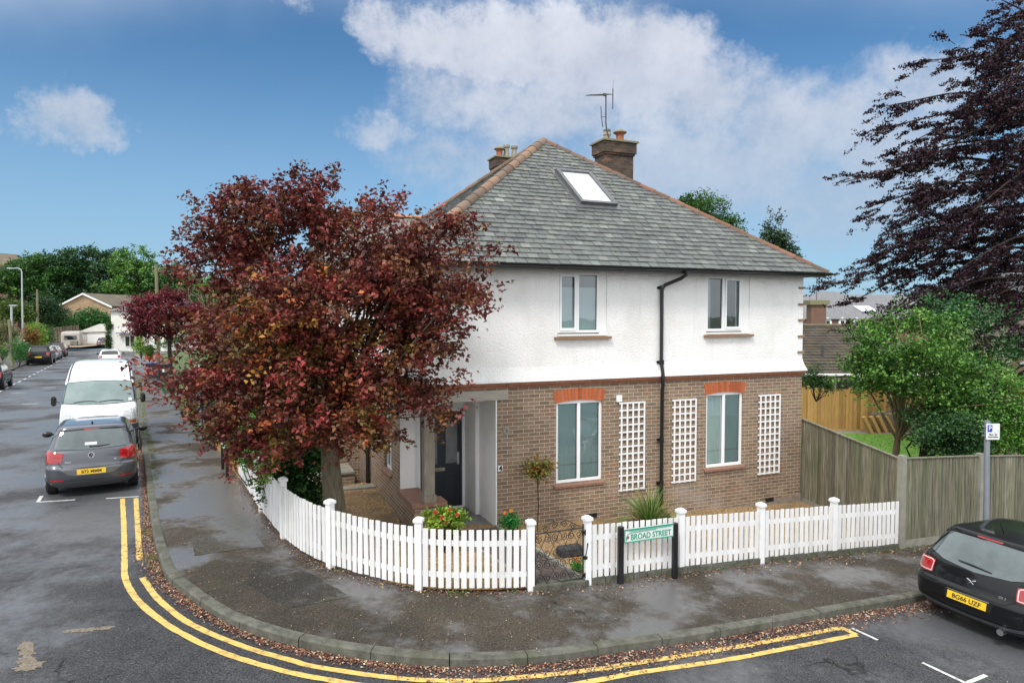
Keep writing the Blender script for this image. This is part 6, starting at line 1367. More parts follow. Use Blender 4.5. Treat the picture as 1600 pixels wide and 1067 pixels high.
bp_ = hw(.62, -.5); bz_ = zg(*bp_)
T = thing('standard_shrub', 'lollipop shaped little standard tree against the brick wall left of the window', 'shrub', (bp_.x, bp_.y, bz_)); g = G(); g.tube([(0, 0, -.05), (.03, 0, .5), (.01, 0, .9), (.03, 0, 1.25)], [.012, .011, .010, .009], 6)
for z in (.35, .62, .86): g.lathe([(.018, z-.015), (.018, z+.015)], (.02, 0, 0), 8)
for k_ in range(9): a_ = rnd(0, 6.28); g.tube([(.03, 0, rnd(.85, 1.2)), (.03+.18*math.cos(a_), .14*math.sin(a_), rnd(1.1, 1.4))], .004, 4)
g.make('stem', 'barkdark', T); foliage('foliage', T, [lob((.02, 0, 1.22), .30, .24, .17), lob((.0, 0, 1.08), .22, .18, .12)], 90, 13, .05, .058, [(.22, .22, .04, 3), (.12, .16, .03, 3), (.34, .14, .05, 2), (.30, .26, .06, 1)], bias=.5)
def flowers(T, pts, r, col, name='blossom'):
    g = G(); base = T.location
    for p in pts:
        for k_ in range(7): a_ = k_*.9; c = Vector(p)-base+Vector((r*.6*math.cos(a_), rnd(-r, r)*.4, r*.6*math.sin(a_))); g.obox(c, ((math.cos(a_), 0, math.sin(a_)), (0, 1, 0), (-math.sin(a_), 0, math.cos(a_))), (r*.5, r*.3, r*.3), tuple(x*rnd(.8, 1.2) for x in col))
    g.make(name, 'petal', T)
T = shrub('flowering_shrub', 'rounded yellow green shrub with red flower heads below the porch post', [lob((-1.09, 11.2, 0.69), .34, .26, .17), lob((-1.27, 11.2, 0.73), .18, .18, .13)], 150, 16, .04, .062, [(.30, .42, .05, 4), (.18, .34, .04, 3), (.45, .46, .12, 1)], base=(-1.08, 11.25, zg(-1.08, 11.25)))
flowers(T, [(-1.25, 11, 0.87), (-1.14, 10.95, 0.8), (-1.06, 10.9, 0.74), (-0.89, 10.98, 0.84), (-1.02, 11.1, 0.89)], .028, (.45, .025, .02))
T = shrub('marigold_plant', 'small leafy plant with orange flowers at the wall beside the porch opening', [lob((-0.03, 12.2, 0.35), .18, .15, .14)], 60, 18, .035, .035, [(.02, .20, .03, 3), (.03, .28, .04, 2)], base=(-.03, 12.2, zg(0, 12.2)))
flowers(T, [(-0.13, 12.15, 0.53), (-0.02, 12.15, 0.57)], .03, (.75, .28, .01))
T = shrub('garden_plant', 'low green plant with orange flowers just inside the iron gate', [lob((1.01, 10.55, 0.13), .085, .08, .10), lob((0.81, 10.4, 0.05), .07, .06, .035)], 40, 16, .025, .035, [(.07, .30, .03, 3), (.12, .38, .05, 2)], base=(1.0, 10.6, zg(1.0, 10.6)))
flowers(T, [(1.03, 10.5, 0.24), (1, 10.55, 0.28)], .022, (.80, .18, .01))
def straps(name, label, c, n, L, wd, cols, droop=1.0):
    T = thing(name, label, 'plant', c); g = G()
    for i in range(n):
        a_ = rnd(0, 2*math.pi); el_ = rnd(.25, 1.4); l_ = L*rnd(.6, 1.1); d = Vector((math.cos(a_)*math.cos(el_), math.sin(a_)*math.cos(el_), math.sin(el_))); sd_ = Vector((-math.sin(a_), math.cos(a_), 0)); P_ = []; p = Vector((rnd(-.05, .05), rnd(-.05, .05), 0)); v_ = d.copy()
        for k_ in range(7): P_.append(p.copy()); p = p+v_*l_/6; v_ = (v_+Vector((0, 0, -.24*droop*(1.5-el_*.6)))).normalized()
        w_ = wd*rnd(.7, 1.2); col = random.choice(cols)
        for k_ in range(6):
            w0, w1 = w_*(1-k_/6*.9), w_*(1-(k_+1)/6*.9); g.quad(P_[k_]-sd_*w0, P_[k_]+sd_*w0, P_[k_+1]+sd_*w1, P_[k_+1]-sd_*w1, col)
    g.make('leaf_tuft', 'leaf', T); return T
hp_ = Vector((2.60, 12.75)); straps('strap_plant', 'spiky strap leaved plant behind the BROAD STREET sign', (hp_.x, hp_.y, zg(*hp_)+.05), 480, .92, .026, [(.10, .22, .04), (.20, .32, .07), (.30, .38, .14), (.06, .13, .03), (.34, .26, .10)])
hp_ = hw(3.35, -.35); tag(G().box(-.16, .16, -.10, .10, -.05, .13, bev=.03).make('stone_block', 'archdark', None, loc=(hp_.x+.15, hp_.y, zg(*hp_))), 'dark weathered log block lying at the wall behind the spiky plant', 'block')
hp_ = hw(1.75, -.75)
o = G().box(-.22, .22, -.12, .12, .0, .16, bev=.03).make('stone_trough', mat('dark_slate_trough', (.03, .032, .036), (.06, .06, .062), 8, .8, .4), None, loc=(.98, 11.35, zg(.98, 11.35)), rotz=UA); tag(o, 'dark rectangular trough lying on the gravel seen through the gate', 'trough')

# ------------------------------------------------------------ scattered litter, weeds and moss
def scatter(name, pts, size, pal, m='leafdry', up=2.5, lift=.008, label=None):
    C = np.array([(x, y, z+lift+rnd(0, .012)) for x, y, z in pts]); o = leaves(name, None, C, palette(pal, len(C)), size, m, up=up, fold=.08, jit=.35); o['kind'] = 'stuff'
    if label: o['label'] = label
    return o
DRY = [(.16, .060, .035, 4), (.10, .035, .025, 4), (.26, .14, .075, 3), (.42, .29, .18, 2.4), (.07, .025, .02, 2), (.55, .45, .32, .8)]
pts = []
for _ in range(36000):
    k_ = random.random(); i = 150+k_*(365-150); f_ = i-int(i); i = min(int(i), 417); p = kpts[i].lerp(kpts[i+1], f_); tg = (kpts[i+1]-kpts[i-1]).normalized(); nv = Vector((-tg.y, tg.x)); w_ = .10+.04*math.sin(i*.21)+.10*max(0, min(1, (p.x+1)/3))
    if p.x < -6: w_ *= .55
    d = abs(random.gauss(0, 1))*w_+.015
    if d > .55: continue
    q_ = Vector((p.x, p.y))+tg.to_2d()*rnd(-.1, .1)-nv*d; pts.append((q_.x, q_.y, zr(q_.x, q_.y)))
scatter('leaf_litter', pts, .032, DRY, label='fallen brown leaves in the gutter along the kerb')
pts = []
for _ in range(15000):
    f_ = random.random(); i = int(150+f_*240); i = min(max(i, 1), len(ip)-2); p = ip[i].lerp(ip[i+1], (150+f_*240) % 1)
    if not (-6.6 < p.x < 11): continue
    tg = (ip[i+1]-ip[i-1]).normalized(); nv = Vector((-tg.y, tg.x)); d = abs(random.gauss(0, 1))*(.13 if p.x < 1 else .23)
    if d > .7: continue
    q_ = Vector((p.x, p.y))-nv*(d-.04); pts.append((q_.x, q_.y, zp(q_.x, q_.y)))
scatter('leaf_litter', pts, .030, DRY+[(.30, .22, .08, 2)], label='fallen leaves along the foot of the fences')
pts = []
for _ in range(4200): i = random.randrange(90, 400) if random.random() < .3 else random.randrange(250, 380); p = inn2[i]; q_ = kpts[i]; f = random.random()**1.2; x = q_.x+(p[0]-q_.x)*f; y = q_.y+(p[1]-q_.y)*f; pts.append((x, y, zp(x, y)))
for _ in range(260): x, y = rnd(-6, 9), rnd(5.5, 10); 
for _ in range(500):
    x, y = rnd(-8, 9), rnd(5.6, 13)
    if kside(x, y) < -.2: pts.append((x, y, zr(x, y)))
scatter('leaf_litter', pts, .017, [(.42, .34, .24, 3), (.30, .18, .10, 3), (.20, .10, .06, 2)], label='scattered leaf fragments on the tarmac')
def weeds(name, spots, label, size=.035, pal=None, h=.07):
    C = []
    for x, y, z, r_, n_ in spots:
        for _ in range(n_): C.append((x+random.gauss(0, r_), y+random.gauss(0, r_), z+abs(random.gauss(0, h))))
    o = leaves(name, None, np.array(C), palette(pal or [(.09, .20, .03, 3), (.15, .26, .05, 2), (.05, .12, .02, 2)], len(C)), size, 'leaf', up=.2, aspect=.35); o['kind'] = 'stuff'; o['label'] = label
sp_ = []
for i in range(150, 266, 1):      # weeds just behind the kerb on the street side and in the gutter
    p = kpts[i]
    if p.y < 9.6: continue
    tg = (kpts[i+1]-kpts[i-1]).normalized(); nv = Vector((-tg.y, tg.x)); dn = .16+rnd(0, .10)
    if random.random() < .8: q_ = Vector((p.x, p.y))+nv*dn; sp_.append((q_.x, q_.y, zp(q_.x, q_.y), .055, 60))
for x, y in ((-5.62, 10.5), (-5.7, 10.65), (-6.35, 11.75), (-6.45, 11.9), (-5.45, 10.2)): sp_.append((x, y, zr(x, y), .045, 90))
weeds('weeds', sp_, 'yellow green weeds and moss growing behind the kerb', .028, [(.20, .22, .04, 3), (.12, .17, .03, 3), (.26, .24, .07, 2)], .018)
sp_ = []
for x, y in [tuple(at2(len2*f_)[0]-Vector((-.35, .8, 0))*.06)[:2] for f_ in (.05, .1, .22, .24, .33, .37, .45, .58, .66, .74, .8, .86, .9, .95, .99)]+[(7.6, 12.8), (8.0, 13.0), (-.85, 9.5), (-.7, 9.5), (.0, 9.66)]: sp_.append((x, y, zp(x, y), .05, 40))
weeds('weeds', sp_, 'small green weeds along the foot of the fences', .03, None, .025)
sp_ = []
for q_ in np.arange(8.5, 22, .35):
    p = K0+SD*q_+SN*1.68; sp_.append((p.x+rnd(-.05, .05), p.y, zp(p.x, p.y), .12, 70))
weeds('weeds', sp_, 'tall weeds growing against the dark board fence', .07, [(.12, .24, .04, 3), (.20, .28, .06, 2), (.06, .14, .03, 2)], .14)
sp_ = [(rnd(-3.2, -.2), rnd(9.95, 10.6), 0, .05, 30) for _ in range(9)]; sp_ = [(x, y, zg(x, y), r_, n_) for x, y, _, r_, n_ in sp_]
weeds('weeds', sp_, 'low green plants in the gravel behind the curved pickets', .04, [(.04, .13, .02, 3), (.08, .2, .03, 2)], .05)

# ------------------------------------------------------------ board fences
def board_fence(root, a, b, za0, za1, zb0, zb1, m, bw=.11, posts=(), pm='concrete', rail=True, cap=False, facing=1, gap=.002, plank=.16):
    a, b = Vector(a), Vector(b); d = (b-a).normalized(); n_ = Vector((-d.y, d.x)); L = (b-a).length; g = G(); k = int(L/bw)
    for i in range(k):
        f0, f1 = i/k, (i+1)/k; z0 = za0+(zb0-za0)*(f0+f1)/2; z1 = za1+(zb1-za1)*(f0+f1)/2; c = a+d*L*(f0+f1)/2; c2 = rnd(.62, 1.15); w_ = L/k/2-gap; z1 += rnd(-.006, .004)
        tw = facing*.12
        ax = Vector((d.x*math.cos(tw)-d.y*math.sin(tw), d.x*math.sin(tw)+d.y*math.cos(tw), 0)); sl = (zb1-za1)/L
        g.obox((c.x, c.y, (z0+plank+z1)/2), (ax, (-ax.y, ax.x, 0), (0, 0, 1)), (w_+.006, .006, (z1-z0-plank)/2), (c2, c2*rnd(.97, 1.03), c2*rnd(.9, 1.0)))
    g.make('board_panel', m, root)
    g = G(); v = lambda f, o_, z: (a.x+d.x*L*f+n_.x*o_, a.y+d.y*L*f+n_.y*o_, z)
    def bar(z0f, z1f, o0, o1):
        g.add([v(0, o0, z0f(0)), v(1, o0, z0f(1)), v(1, o1, z0f(1)), v(0, o1, z0f(0)), v(0, o0, z1f(0)), v(1, o0, z1f(1)), v(1, o1, z1f(1)), v(0, o1, z1f(0))], [(3, 2, 1, 0), (4, 5, 6, 7), (0, 1, 5, 4), (1, 2, 6, 5), (2, 3, 7, 6), (3, 0, 4, 7)])
    Z0 = lambda f: za0+(zb0-za0)*f; Z1 = lambda f: za1+(zb1-za1)*f
    bar(lambda f: Z0(f)-.15, lambda f: Z0(f)+plank-.003, -.015, .015)
    g.make('gravel_board', 'concrete' if pm == 'concrete' else m, root)
    if cap: g = G(); bar(lambda f: Z1(f)+.002, lambda f: Z1(f)+.022, -.03, .03); g.make('capping_rail', m, root)
    for f in posts:
        c = a+d*L*f; g = G(); g.obox((c.x, c.y, (Z0(f)+Z1(f))/2+.02), ((d.x, d.y, 0), (n_.x, n_.y, 0), (0, 0, 1)), (.055, .055, (Z1(f)-Z0(f))/2+.05)); g.make('post', pm, root)
OF = thing('board_fence', 'tall weathered grey green board fence from the house corner to the pavement', 'fence')
board_fence(OF, (6.80, 15.95), (7.33, 12.86), -.36, 1.64, -.34, 1.36, 'oldwood', .125, (), cap=True, facing=-1)
board_fence(OF, (7.38, 12.82), (9.45, 13.75), -.36, 1.36, -.46, 1.22, 'oldwood', .095, (0.0,), cap=True)
board_fence(OF, (9.52, 13.79), (11.6, 14.78), -.46, 1.20, -.58, 1.02, 'oldwood', .095, (0.0, 1), cap=True)
board_fence(OF, (11.7, 14.83), (16.6, 17.1), -.58, 1.02, -.72, .85, 'oldwood', .095, (1,), cap=True)
YF = thing('board_fence', 'new yellow vertical board fence running on from the left end of the white pickets', 'fence')
board_fence(YF, (-8.25, 19.05), (-6.25, 15.5), .30, 2.1, .35, 2.15, 'newwood', .12, (0, .55), pm='newwood', plank=.02)
DF = thing('board_fence', 'dark stained board fence beyond the yellow one along the left pavement', 'fence')
p1, p2 = K0+SD*10.6+SN*1.85, K0+SD*21+SN*1.85; board_fence(DF, p1, (-8.32, 19.17), zp(*p1), zp(*p1)+1.7, .30, 2.0, 'darkwood', .12, (0, .5), pm='darkwood', plank=.02)
board_fence(DF, p2, p1-SN*.0, zp(*p2), zp(*p2)+1.6, zp(*p1), zp(*p1)+1.6, 'darkwood', .12, (0, .5), pm='brownwood', plank=.02)
BF = thing('board_fence', 'yellow board fence at the far side of the back lawn', 'fence')
board_fence(BF, (10.6, 28.2), (15.2, 27.6), -.6, 1.15, -.6, 1.0, 'newwood', .14, (.35, .7), pm='newwood', plank=.02); board_fence(BF, (15.3, 27.6), (26, 26), -.6, 1.0, -.6, .95, 'newwood', .14, (.5,), pm='newwood', plank=.02)
SFn = thing('slat_fence', 'tall brown slat fence beside the tan driveway at the end of the street', 'fence')
a, b = (-65.43, 96.6, -0.27), (-61.51, 97, 0.08); board_fence(SFn, a[:2], b[:2], a[2], a[2]+2.5, b[2], b[2]+2.6, 'brownwood', .42, (0, .25, .5, .75), pm='brownwood', gap=.05, plank=.05)
FG = thing('field_gate', 'low dark barred gate standing open across the far driveway', 'gate', (-58.92, 89.7, -0.46), .25); g = G()
for z in (.15, .45, .75, 1.0): g.tube([(-1.1, 0, z), (1.6, 0, z)], .04, 6)
g.tube([(-1.1, 0, .15), (.3, 0, 1.0), (1.6, 0, .15)], .035, 6); g.tube([(-1.1, 0, 0), (-1.1, 0, 1.1)], .05, 6); g.tube([(1.6, 0, 0), (1.6, 0, 1.1)], .05, 6); g.make('gate_bars', 'darkwood', FG)
def pillar(label, c, w_, h_, m='brickred'):
    T = thing('brick_pillar', label, 'pillar', c, .1); G().box(-w_/2, w_/2, -w_/2, w_/2, -.1, h_).make('shaft', m, T); G().box(-w_/2-.05, w_/2+.05, -w_/2-.05, w_/2+.05, h_+.001, h_+.08).make('cap', 'concrete', T)
pillar('brick gate pillar beside the square cut hedge', (-46.01, 64.4, -0.15), .42, 1.55); pillar('low brick pillar at the start of the brown slat fence', (-60.69, 89.7, -0.46), .6, 1.2); pillar('brick pillar between the purple car and the white house', (-55.48, 94.3, -0.87), .55, 1.3); pillar('brick pillar in front of the white house door', (-49.47, 87.4, -0.92), .5, 1.2)
o = G().box(-.8, .8, -.15, .15, -.1, .75).make('stone_wall', 'concrete', None, loc=(-37.06, 49.45, 0.32), rotz=.5+math.pi/2); tag(o, 'low grey garden wall at the left edge below the ball bush', 'wall')

# ------------------------------------------------------------ poles, signs, bins
def pole(name, label, base, top, r0, r1, m, cat='pole', extra=None):
    T = thing(name, label, cat, base); h_ = top[2]-base[2]; g = G(); g.tube([(0, 0, -.2), ((top[0]-base[0])*.5, 0, h_*.5), (top[0]-base[0], 0, h_)], [r0, (r0+r1)/2, r1], 12)
    smooth_by_angle(g.make('shaft', m, T)); return T, Vector((top[0]-base[0], 0, h_))
T, tp = pole('telegraph_pole', 'tall lichened timber telegraph pole in front of the smaller red tree', (-28.3, 54.6, -.25), (-28.35, 54.6, 8.1), .15, .12, 'pole')
g = G(); g.box(-.35, .35, -.04, -.04+.08, 7.75, 7.83)
for x in (-.3, -.15, .15, .3): g.lathe([(.03, 7.83), (.04, 7.9), (.02, 7.94)], (x, 0, 0), 8)
g.make('crossarm', 'pole', T)
g = G(); g.tube([(.16, -.02, 0), (.16, -.02, 3.2)], .03, 6); g.make('cable_guard', 'palepole', T)
T, tp = pole('telegraph_pole', 'short timber pole standing on the far side pavement behind the left parked cars', (-43.3, 59.1, -.3), (-43.5, 59.1, 3.7), .14, .11, 'pole')
T, tp = pole('telegraph_pole', 'dark slender timber pole rising beside the far green bushes', (-60.77, 87.4, -0.26), (-60.64, 87.4, 7.35), .16, .11, 'pole')
T, tp = pole('street_lamp', 'tall pale street lamp with its curved arm reaching left', (-51.14, 71.3, -0.6), (-51.02, 71.3, 8.61), .10, .06, 'palepole', 'street lamp')
g = G(); g.tube([tp-Vector((0, 0, .1)), tp+Vector((-.08, 0, .18)), tp+Vector((-.4, 0, .32)), tp+Vector((-.9, 0, .30))], .05, 8); g.make('arm', 'palepole', T); G().box(tp.x-1.5, tp.x-.85, -.12, .12, tp.z+.24, tp.z+.36, bev=.03).make('lamp_head', 'palepole', T)
T, tp = pole('street_lamp', 'short pale street lamp with flat head at the left edge above the hedge', (-51.52, 70.15, -1.12), (-51.35, 70.15, 5), .10, .10, 'palepole', 'street lamp')
G().box(tp.x-.2, tp.x+.55, -.14, .14, tp.z-.02, tp.z+.10, bev=.03).make('lamp_head', 'palepole', T)
T, tp = pole('sign_post', 'thin grey post on the far pavement beside the square cut hedge', (-43.54, 59.8, 0.15), (-43.49, 59.8, 1.78), .05, .05, 'galv')
T, tp = pole('sign_post', 'grey steel sign post rising into the plum leaves beside the dark fence', (-9.25, 20.2, zp(-9.25, 20.2)), (-9.25, 20.2, 2.7), .045, .045, 'galv', 'sign post')
G().box(-.15, .15, -.06, -.045, 2.0, 2.25).make('sign_plate', 'signwhite', T)
T, tp = pole('parking_sign', 'white parking sign plate on a grey steel post before the grey board fence', (8.85, 12.58, zp(8.85, 12.58)), (8.80, 12.58, 2.13), .048, .048, 'galv', 'sign')
S = G().box(tp.x-.055, tp.x+.195, -.066, -.052, tp.z-.35, tp.z-.05, bev=.005).make('sign_plate', 'signwhite', T)
o = G().box(tp.x-.035, tp.x+.05, -.071, -.0665, tp.z-.20, tp.z-.075).make('parking_symbol', 'blue', S); text('P', .11, 'signwhite', o, frame_mtx((tp.x+.008, -.073, tp.z-.138), (1, 0, 0), (0, 0, 1)), bold=.02)
for k_, (tx, sz) in enumerate((('Mon - Sat', .042), ('Permit holders', .034))): text(tx, sz, 'ink', S, frame_mtx((tp.x+.07, -.069, tp.z-.25-.045*k_), (1, 0, 0), (0, 0, 1)), sx=.9)
g = G(); g.box(tp.x-.06, tp.x+.06, -.05, .05, tp.z-.30, tp.z-.27); g.box(tp.x-.06, tp.x+.06, -.05, .05, tp.z-.13, tp.z-.10); g.make('sign_clip', 'galv', T)
def bin_(label, c, lid, rz=.3, body='binbody'):
    T = thing('wheelie_bin', label, 'bin', c, rz); g = G(); v = [(-.24, -.26, .08), (.24, -.26, .08), (.24, .22, .08), (-.24, .22, .08), (-.29, -.34, 1.0), (.29, -.34, 1.0), (.29, .34, 1.0), (-.29, .34, 1.0)]
    g.add(v, [(3, 2, 1, 0), (4, 5, 6, 7), (0, 1, 5, 4), (1, 2, 6, 5), (2, 3, 7, 6), (3, 0, 4, 7)]); g.make('bin_body', body, T)
    g = G(); g.box(-.31, .31, -.38, .36, 1.002, 1.05, bev=.015); g.tube([(-.25, .42, 1.02), (.25, .42, 1.02)], .025, 6); g.make('lid', lid, T)
    for x in (-.27, .27): G().lathe([(.1, -.03), (.1, .03)], (x, .24, .1), 14, 'x').make('wheel', 'tyre', T)
    G().box(-.06, .06, -.352, -.33, .55, .75).make('bin_sticker', 'signwhite', T)
bin_('dark wheelie bin with a blue lid standing on the left pavement', (-23.2, 43.9, zp(-23.2, 43.9)), 'binblue'); bin_('second dark bin with a blue lid half hidden by plum leaves', (-22.0, 42.9, zp(-22, 42.9)), 'binblue', .6)
T = thing('recycling_box', 'red plastic recycling crate stacked behind the blue lidded bins', 'box', (-28.16, 52.9, 0.61)); G().box(-.25, .25, -.2, .2, 0, .62, bev=.03).make('crate', 'redplastic', T); G().box(-.27, .27, -.22, .22, .622, .66, bev=.01).make('lid', 'redplastic', T)
T = thing('garden_bag', 'green garden waste bag on the pavement under the plum leaves', 'bag', (-17.8, 35.3, zp(-17.8, 35.3))); g = G(); g.lathe([(.05, 0), (.30, .02), (.34, .25), (.30, .5), (.22, .56), (.05, .58)], n=16); smooth_by_angle(g.make('bag_body', 'bingreen', T))

# ------------------------------------------------------------ back garden on the right
Bq = G()
def flat(name, P_, z, m): g = G(); g.add([(x, y, z) for x, y in P_], [tuple(range(len(P_)))]); return struct(g.make(name, m))
flat('back_garden_bank', [(7.3, 17), (9, 15.2), (17, 19), (28, 25), (26, 29.5), (9, 29.5)], -.62, mat('pale_gravel_bank', (.30, .26, .20), (.18, .15, .11), 6, .9, .8, 30))
flat('lawn', [(8.6, 19.0), (16.5, 20.5), (17, 26), (14.8, 26.8), (12.4, 27.0), (10.2, 25)], -.605, 'lawn')
pts = []
for _ in range(9000):
    x, y = rnd(9.2, 16.4), rnd(20.4, 26.6)
    if y > 24+(x-9.6)*1.0: continue
    pts.append((x, y, -.605))
o = leaves('grass', None, np.array([(x, y, z+.015) for x, y, z in pts]), palette([(.10, .26, .02, 3), (.14, .32, .03, 3), (.07, .18, .02, 2)], len(pts)), .06, 'leaf', up=-.2, aspect=.2); o['kind'] = 'stuff'; o['label'] = 'blades of mown lawn grass'
for k_ in range(4):
    c = (14.16, 26, -0.03); T = G(); T.obox((0, 0, .28), ((.45, 0, -.9), (0, 1, 0), (.9, 0, .45)), (.42, .10, .06)); o = T.make('timber_sleeper', 'newwood', None, loc=(c[0]+k_*.34, 27.0+k_*.1, -.62)); tag(o, ('leftmost', 'second', 'third', 'rightmost')[k_]+' of the four yellow timber offcuts leaning in a row beyond the lawn', 'timber', 'timber offcuts leaning at the edge of the lawn')
o = G().box(-1.9, 1.9, -.12, .12, 0, .75, bev=.04).make('stone_wall', mat('pale_earth_wall', (.26, .21, .15), (.17, .13, .09), 5, .95, .8, 20), None, loc=(16.4, 27.3, -.62), rotz=-.1); tag(o, 'low pale retaining wall behind the timber offcuts', 'wall')

# ------------------------------------------------------------ buildings further off
BG = thing('bungalow', 'low brick bungalow with a mossy brown tiled roof behind the yellow fence', 'house', (0, 0, 0))
x0, x1 = 13.2, 20.5; g = G(); g.box(x0+.5, x1-.4, 32.6, 39.5, -1.2, 1.25); g.make('brick_wall', 'brickred', BG)
g = G(); rows = 17; e0, e1, r0_, r1_ = Vector((11.4, 32, 1.32)), Vector((x1, 32, 1.32)), Vector((15.0, 36.3, 3.48)), Vector((19.6, 36.3, 3.48))
for i in range(rows):
    f0, f1 = i/rows, (i+1)/rows+.01; up_ = Vector((0, -.02, .045)); g.add([e0.lerp(r0_, f0)+up_, e1.lerp(r1_, f0)+up_, e1.lerp(r1_, f1), e0.lerp(r0_, f1), e0.lerp(r0_, f0)-up_*.3, e1.lerp(r1_, f0)-up_*.3], [(0, 1, 2, 3), (4, 5, 1, 0)])
g.add([e0, Vector((11.4, 40.5, 1.32)), r0_], [(0, 1, 2)]); g.add([e1, Vector((x1, 40.5, 1.32)), r1_], [(0, 1, 2)]); g.add([Vector((11.4, 40.5, 1.32)), Vector((x1, 40.5, 1.32)), r1_, r0_], [(0, 1, 2, 3)])
RFb = g.make('roof', brick_mat('mossy_roof_tile', (.075, .06, .05), (.14, .115, .09), (.02, .018, .015), (.13, .125, .05), bw=.33, rh=.127, mort=.03), BG); g = G(); g.tube([r0_+Vector((0, 0, .03)), r1_+Vector((0, 0, .03))], .10, 8); g.make('ridge_tiles', 'tilebrown', RFb)
G().tube([(11.4, 31.93, 1.27), (x1, 31.93, 1.27)], .065, 8).make('gutter', 'upvc', BG); g = G(); g.tube([(15.2, 33.4, 2.0), (15.2, 33.4, 2.6)], .06, 8); g.make('vent_pipe', 'alloy', BG)
for xw in (15.4, 18): w_ = G().box(xw, xw+1.5, 32.52, 32.6, -.1, 1.1).make('window', 'upvc', BG); G().box(xw+.1, xw+1.4, 32.50, 32.518, 0, 1.0).make('pane', 'darkglass', w_)
G().box(14.3, 14.75, 32.54, 32.6, -.9, 1.1).make('door', 'darkwood', BG)
TH = thing('school_building', 'long slate roofed brick building with small arched white windows beyond the bungalow', 'building', (0, 0, 0))
g = G(); g.box(33.5, 60, 80.3, 92, -2, 3.6); g.make('brick_wall', 'brickred', TH)
g = G(); g.add([(33, 80, 3.6), (60.5, 80, 3.6), (60.5, 86, 6.6), (36.5, 86, 6.6), (33, 92.3, 3.6), (60.5, 92.3, 3.6)], [(0, 1, 2, 3), (3, 2, 5, 4), (0, 3, 4)]); g.make('roof', 'slatefar', TH)
g = G(); c = (43.4, 95, 5.15); g.add([(c[0]-6, 90, 5.0), (c[0]+6, 90, 5.0), (c[0]+6, 100, 5.0), (c[0]-6, 100, 5.0), (c[0]-1, 94, 7.3), (c[0]+1, 94, 7.3)], [(0, 1, 5, 4), (1, 2, 5), (2, 3, 4, 5), (3, 0, 4)]); g.make('hipped_roof', 'slatefar', TH)
for px in (1293, 1315, 1338): 
    xw = {1293: 37.1, 1315: 38.8, 1338: 40.5}[px]; g = G(); g.prism([(-.45, 0), (.45, 0), (.45, 1.0), (.3, 1.35), (0, 1.5), (-.3, 1.35), (-.45, 1.0)], lambda a, b, h: (xw+a, 80.28-h, 2.3+b), .08); w_ = g.make('window', 'upvc', TH); G().box(xw-.2, xw+.2, 80.16, 80.19, 2.5, 3.4).make('pane', 'darkglass', w_)
g = G(); g.quad((41.8, 81.6, 4.48), (43.8, 81.6, 4.48), (43.3, 83.0, 5.18), (41.4, 83.0, 5.18)); g.make('rooflight', 'skylight', TH)
T = thing('chimney_stack', 'tall brick chimney with a mossy corbelled top seen past the right corner of the house', 'chimney', (26.71, 60, 2.73)); T.location.z = 2.4
g = G(); g.box(-.65, .65, -.5, .5, -3.5, 2.55); g.box(-.8, .8, -.6, .6, .55, .75); g.make('stack', 'brickred', T); g = G(); g.box(-.85, .85, -.7, .7, 2.56, 2.95); g.make('cap', 'potlichen', T); g = G(); g.tube([(.0, 0, 2.9), (.0, 0, 5.0)], .03, 5); g.tube([(-.3, 0, 4.9), (.3, 0, 5.0)], .02, 5); g.make('aerial', 'alloy', T)
g = G(); c = (21.69, 50, 0.89); T = thing('garden_shed', 'small slate roofed brick outbuilding at the left foot of the bungalow roof', 'building', c); g.box(-1.6, 1.4, 0, 3, -3, .75); g.make('brick_wall', 'brickred', T); g = G(); g.add([(-2, -.2, .6), (1.7, -.2, .6), (-.3, -.2, 1.9), (-2, 3.2, .6), (1.7, 3.2, .6), (-.3, 3.2, 1.9)], [(0, 2, 5, 3), (2, 1, 4, 5)]); g.make('roof', 'slatefar', T)
CH = thing('cream_house', 'cream rendered house with white window showing at the right edge behind the bushes', 'house', (0, 0, 0)); G().box(18.05, 30, 26, 27.6, -1.5, 4.6).make('rendered_wall', 'creamwall', CH)
g = G(); g.add([(17.7, 25.6, 4.6), (30, 25.6, 4.6), (30, 27, 5.8), (19, 27, 5.8), (17.7, 28.2, 4.6), (30, 28.2, 4.6)], [(0, 1, 2, 3), (3, 2, 5, 4), (0, 3, 4)]); g.make('roof', 'slatefar', CH); w_ = G().box(18.9, 20.9, 25.93, 26.0, .9, 2.3).make('window', 'upvc', CH); G().box(19.0, 19.9, 25.91, 25.928, 1.0, 2.2).make('pane', 'darkglass', w_); G().box(20.0, 20.8, 25.91, 25.928, 1.0, 2.2).make('pane', 'darkglass', w_)
GB = thing('brick_house', 'tan brick house with white edged gable facing the end of the street', 'house', (0, 0, 0)); A_, B_, C_ = (-72.57, 110, 6.14), (-69.14, 110, 7.42), (-64.87, 110, 5.52)
xl, xr, ze = -72.6, -64.7, 5.7; g = G(); g.add([(xl, 110, -1), (xr, 110, -1), (xr, 110, ze), (-68.8, 110, 7.45), (xl, 110, ze), (xl, 124, -1), (xr, 124, -1), (xr, 124, ze), (-68.8, 124, 7.45), (xl, 124, ze)], [(0, 1, 2, 3, 4), (5, 6, 7, 8, 9), (1, 6, 7, 2), (0, 5, 9, 4)]); g.make('brick_wall', 'brickfar', GB)
g = G(); g.add([(xr+.5, 109.7, ze-.2), (-68.8, 109.7, 7.6), (-68.8, 124.3, 7.6), (xr+.5, 124.3, ze-.2)], [(0, 1, 2, 3)]); g.add([(xl-.5, 109.7, ze-.2), (-68.8, 109.7, 7.6), (-68.8, 124.3, 7.6), (xl-.5, 124.3, ze-.2)], [(0, 1, 2, 3)]); g.make('roof', 'tilebrown', GB)
g = G(); 
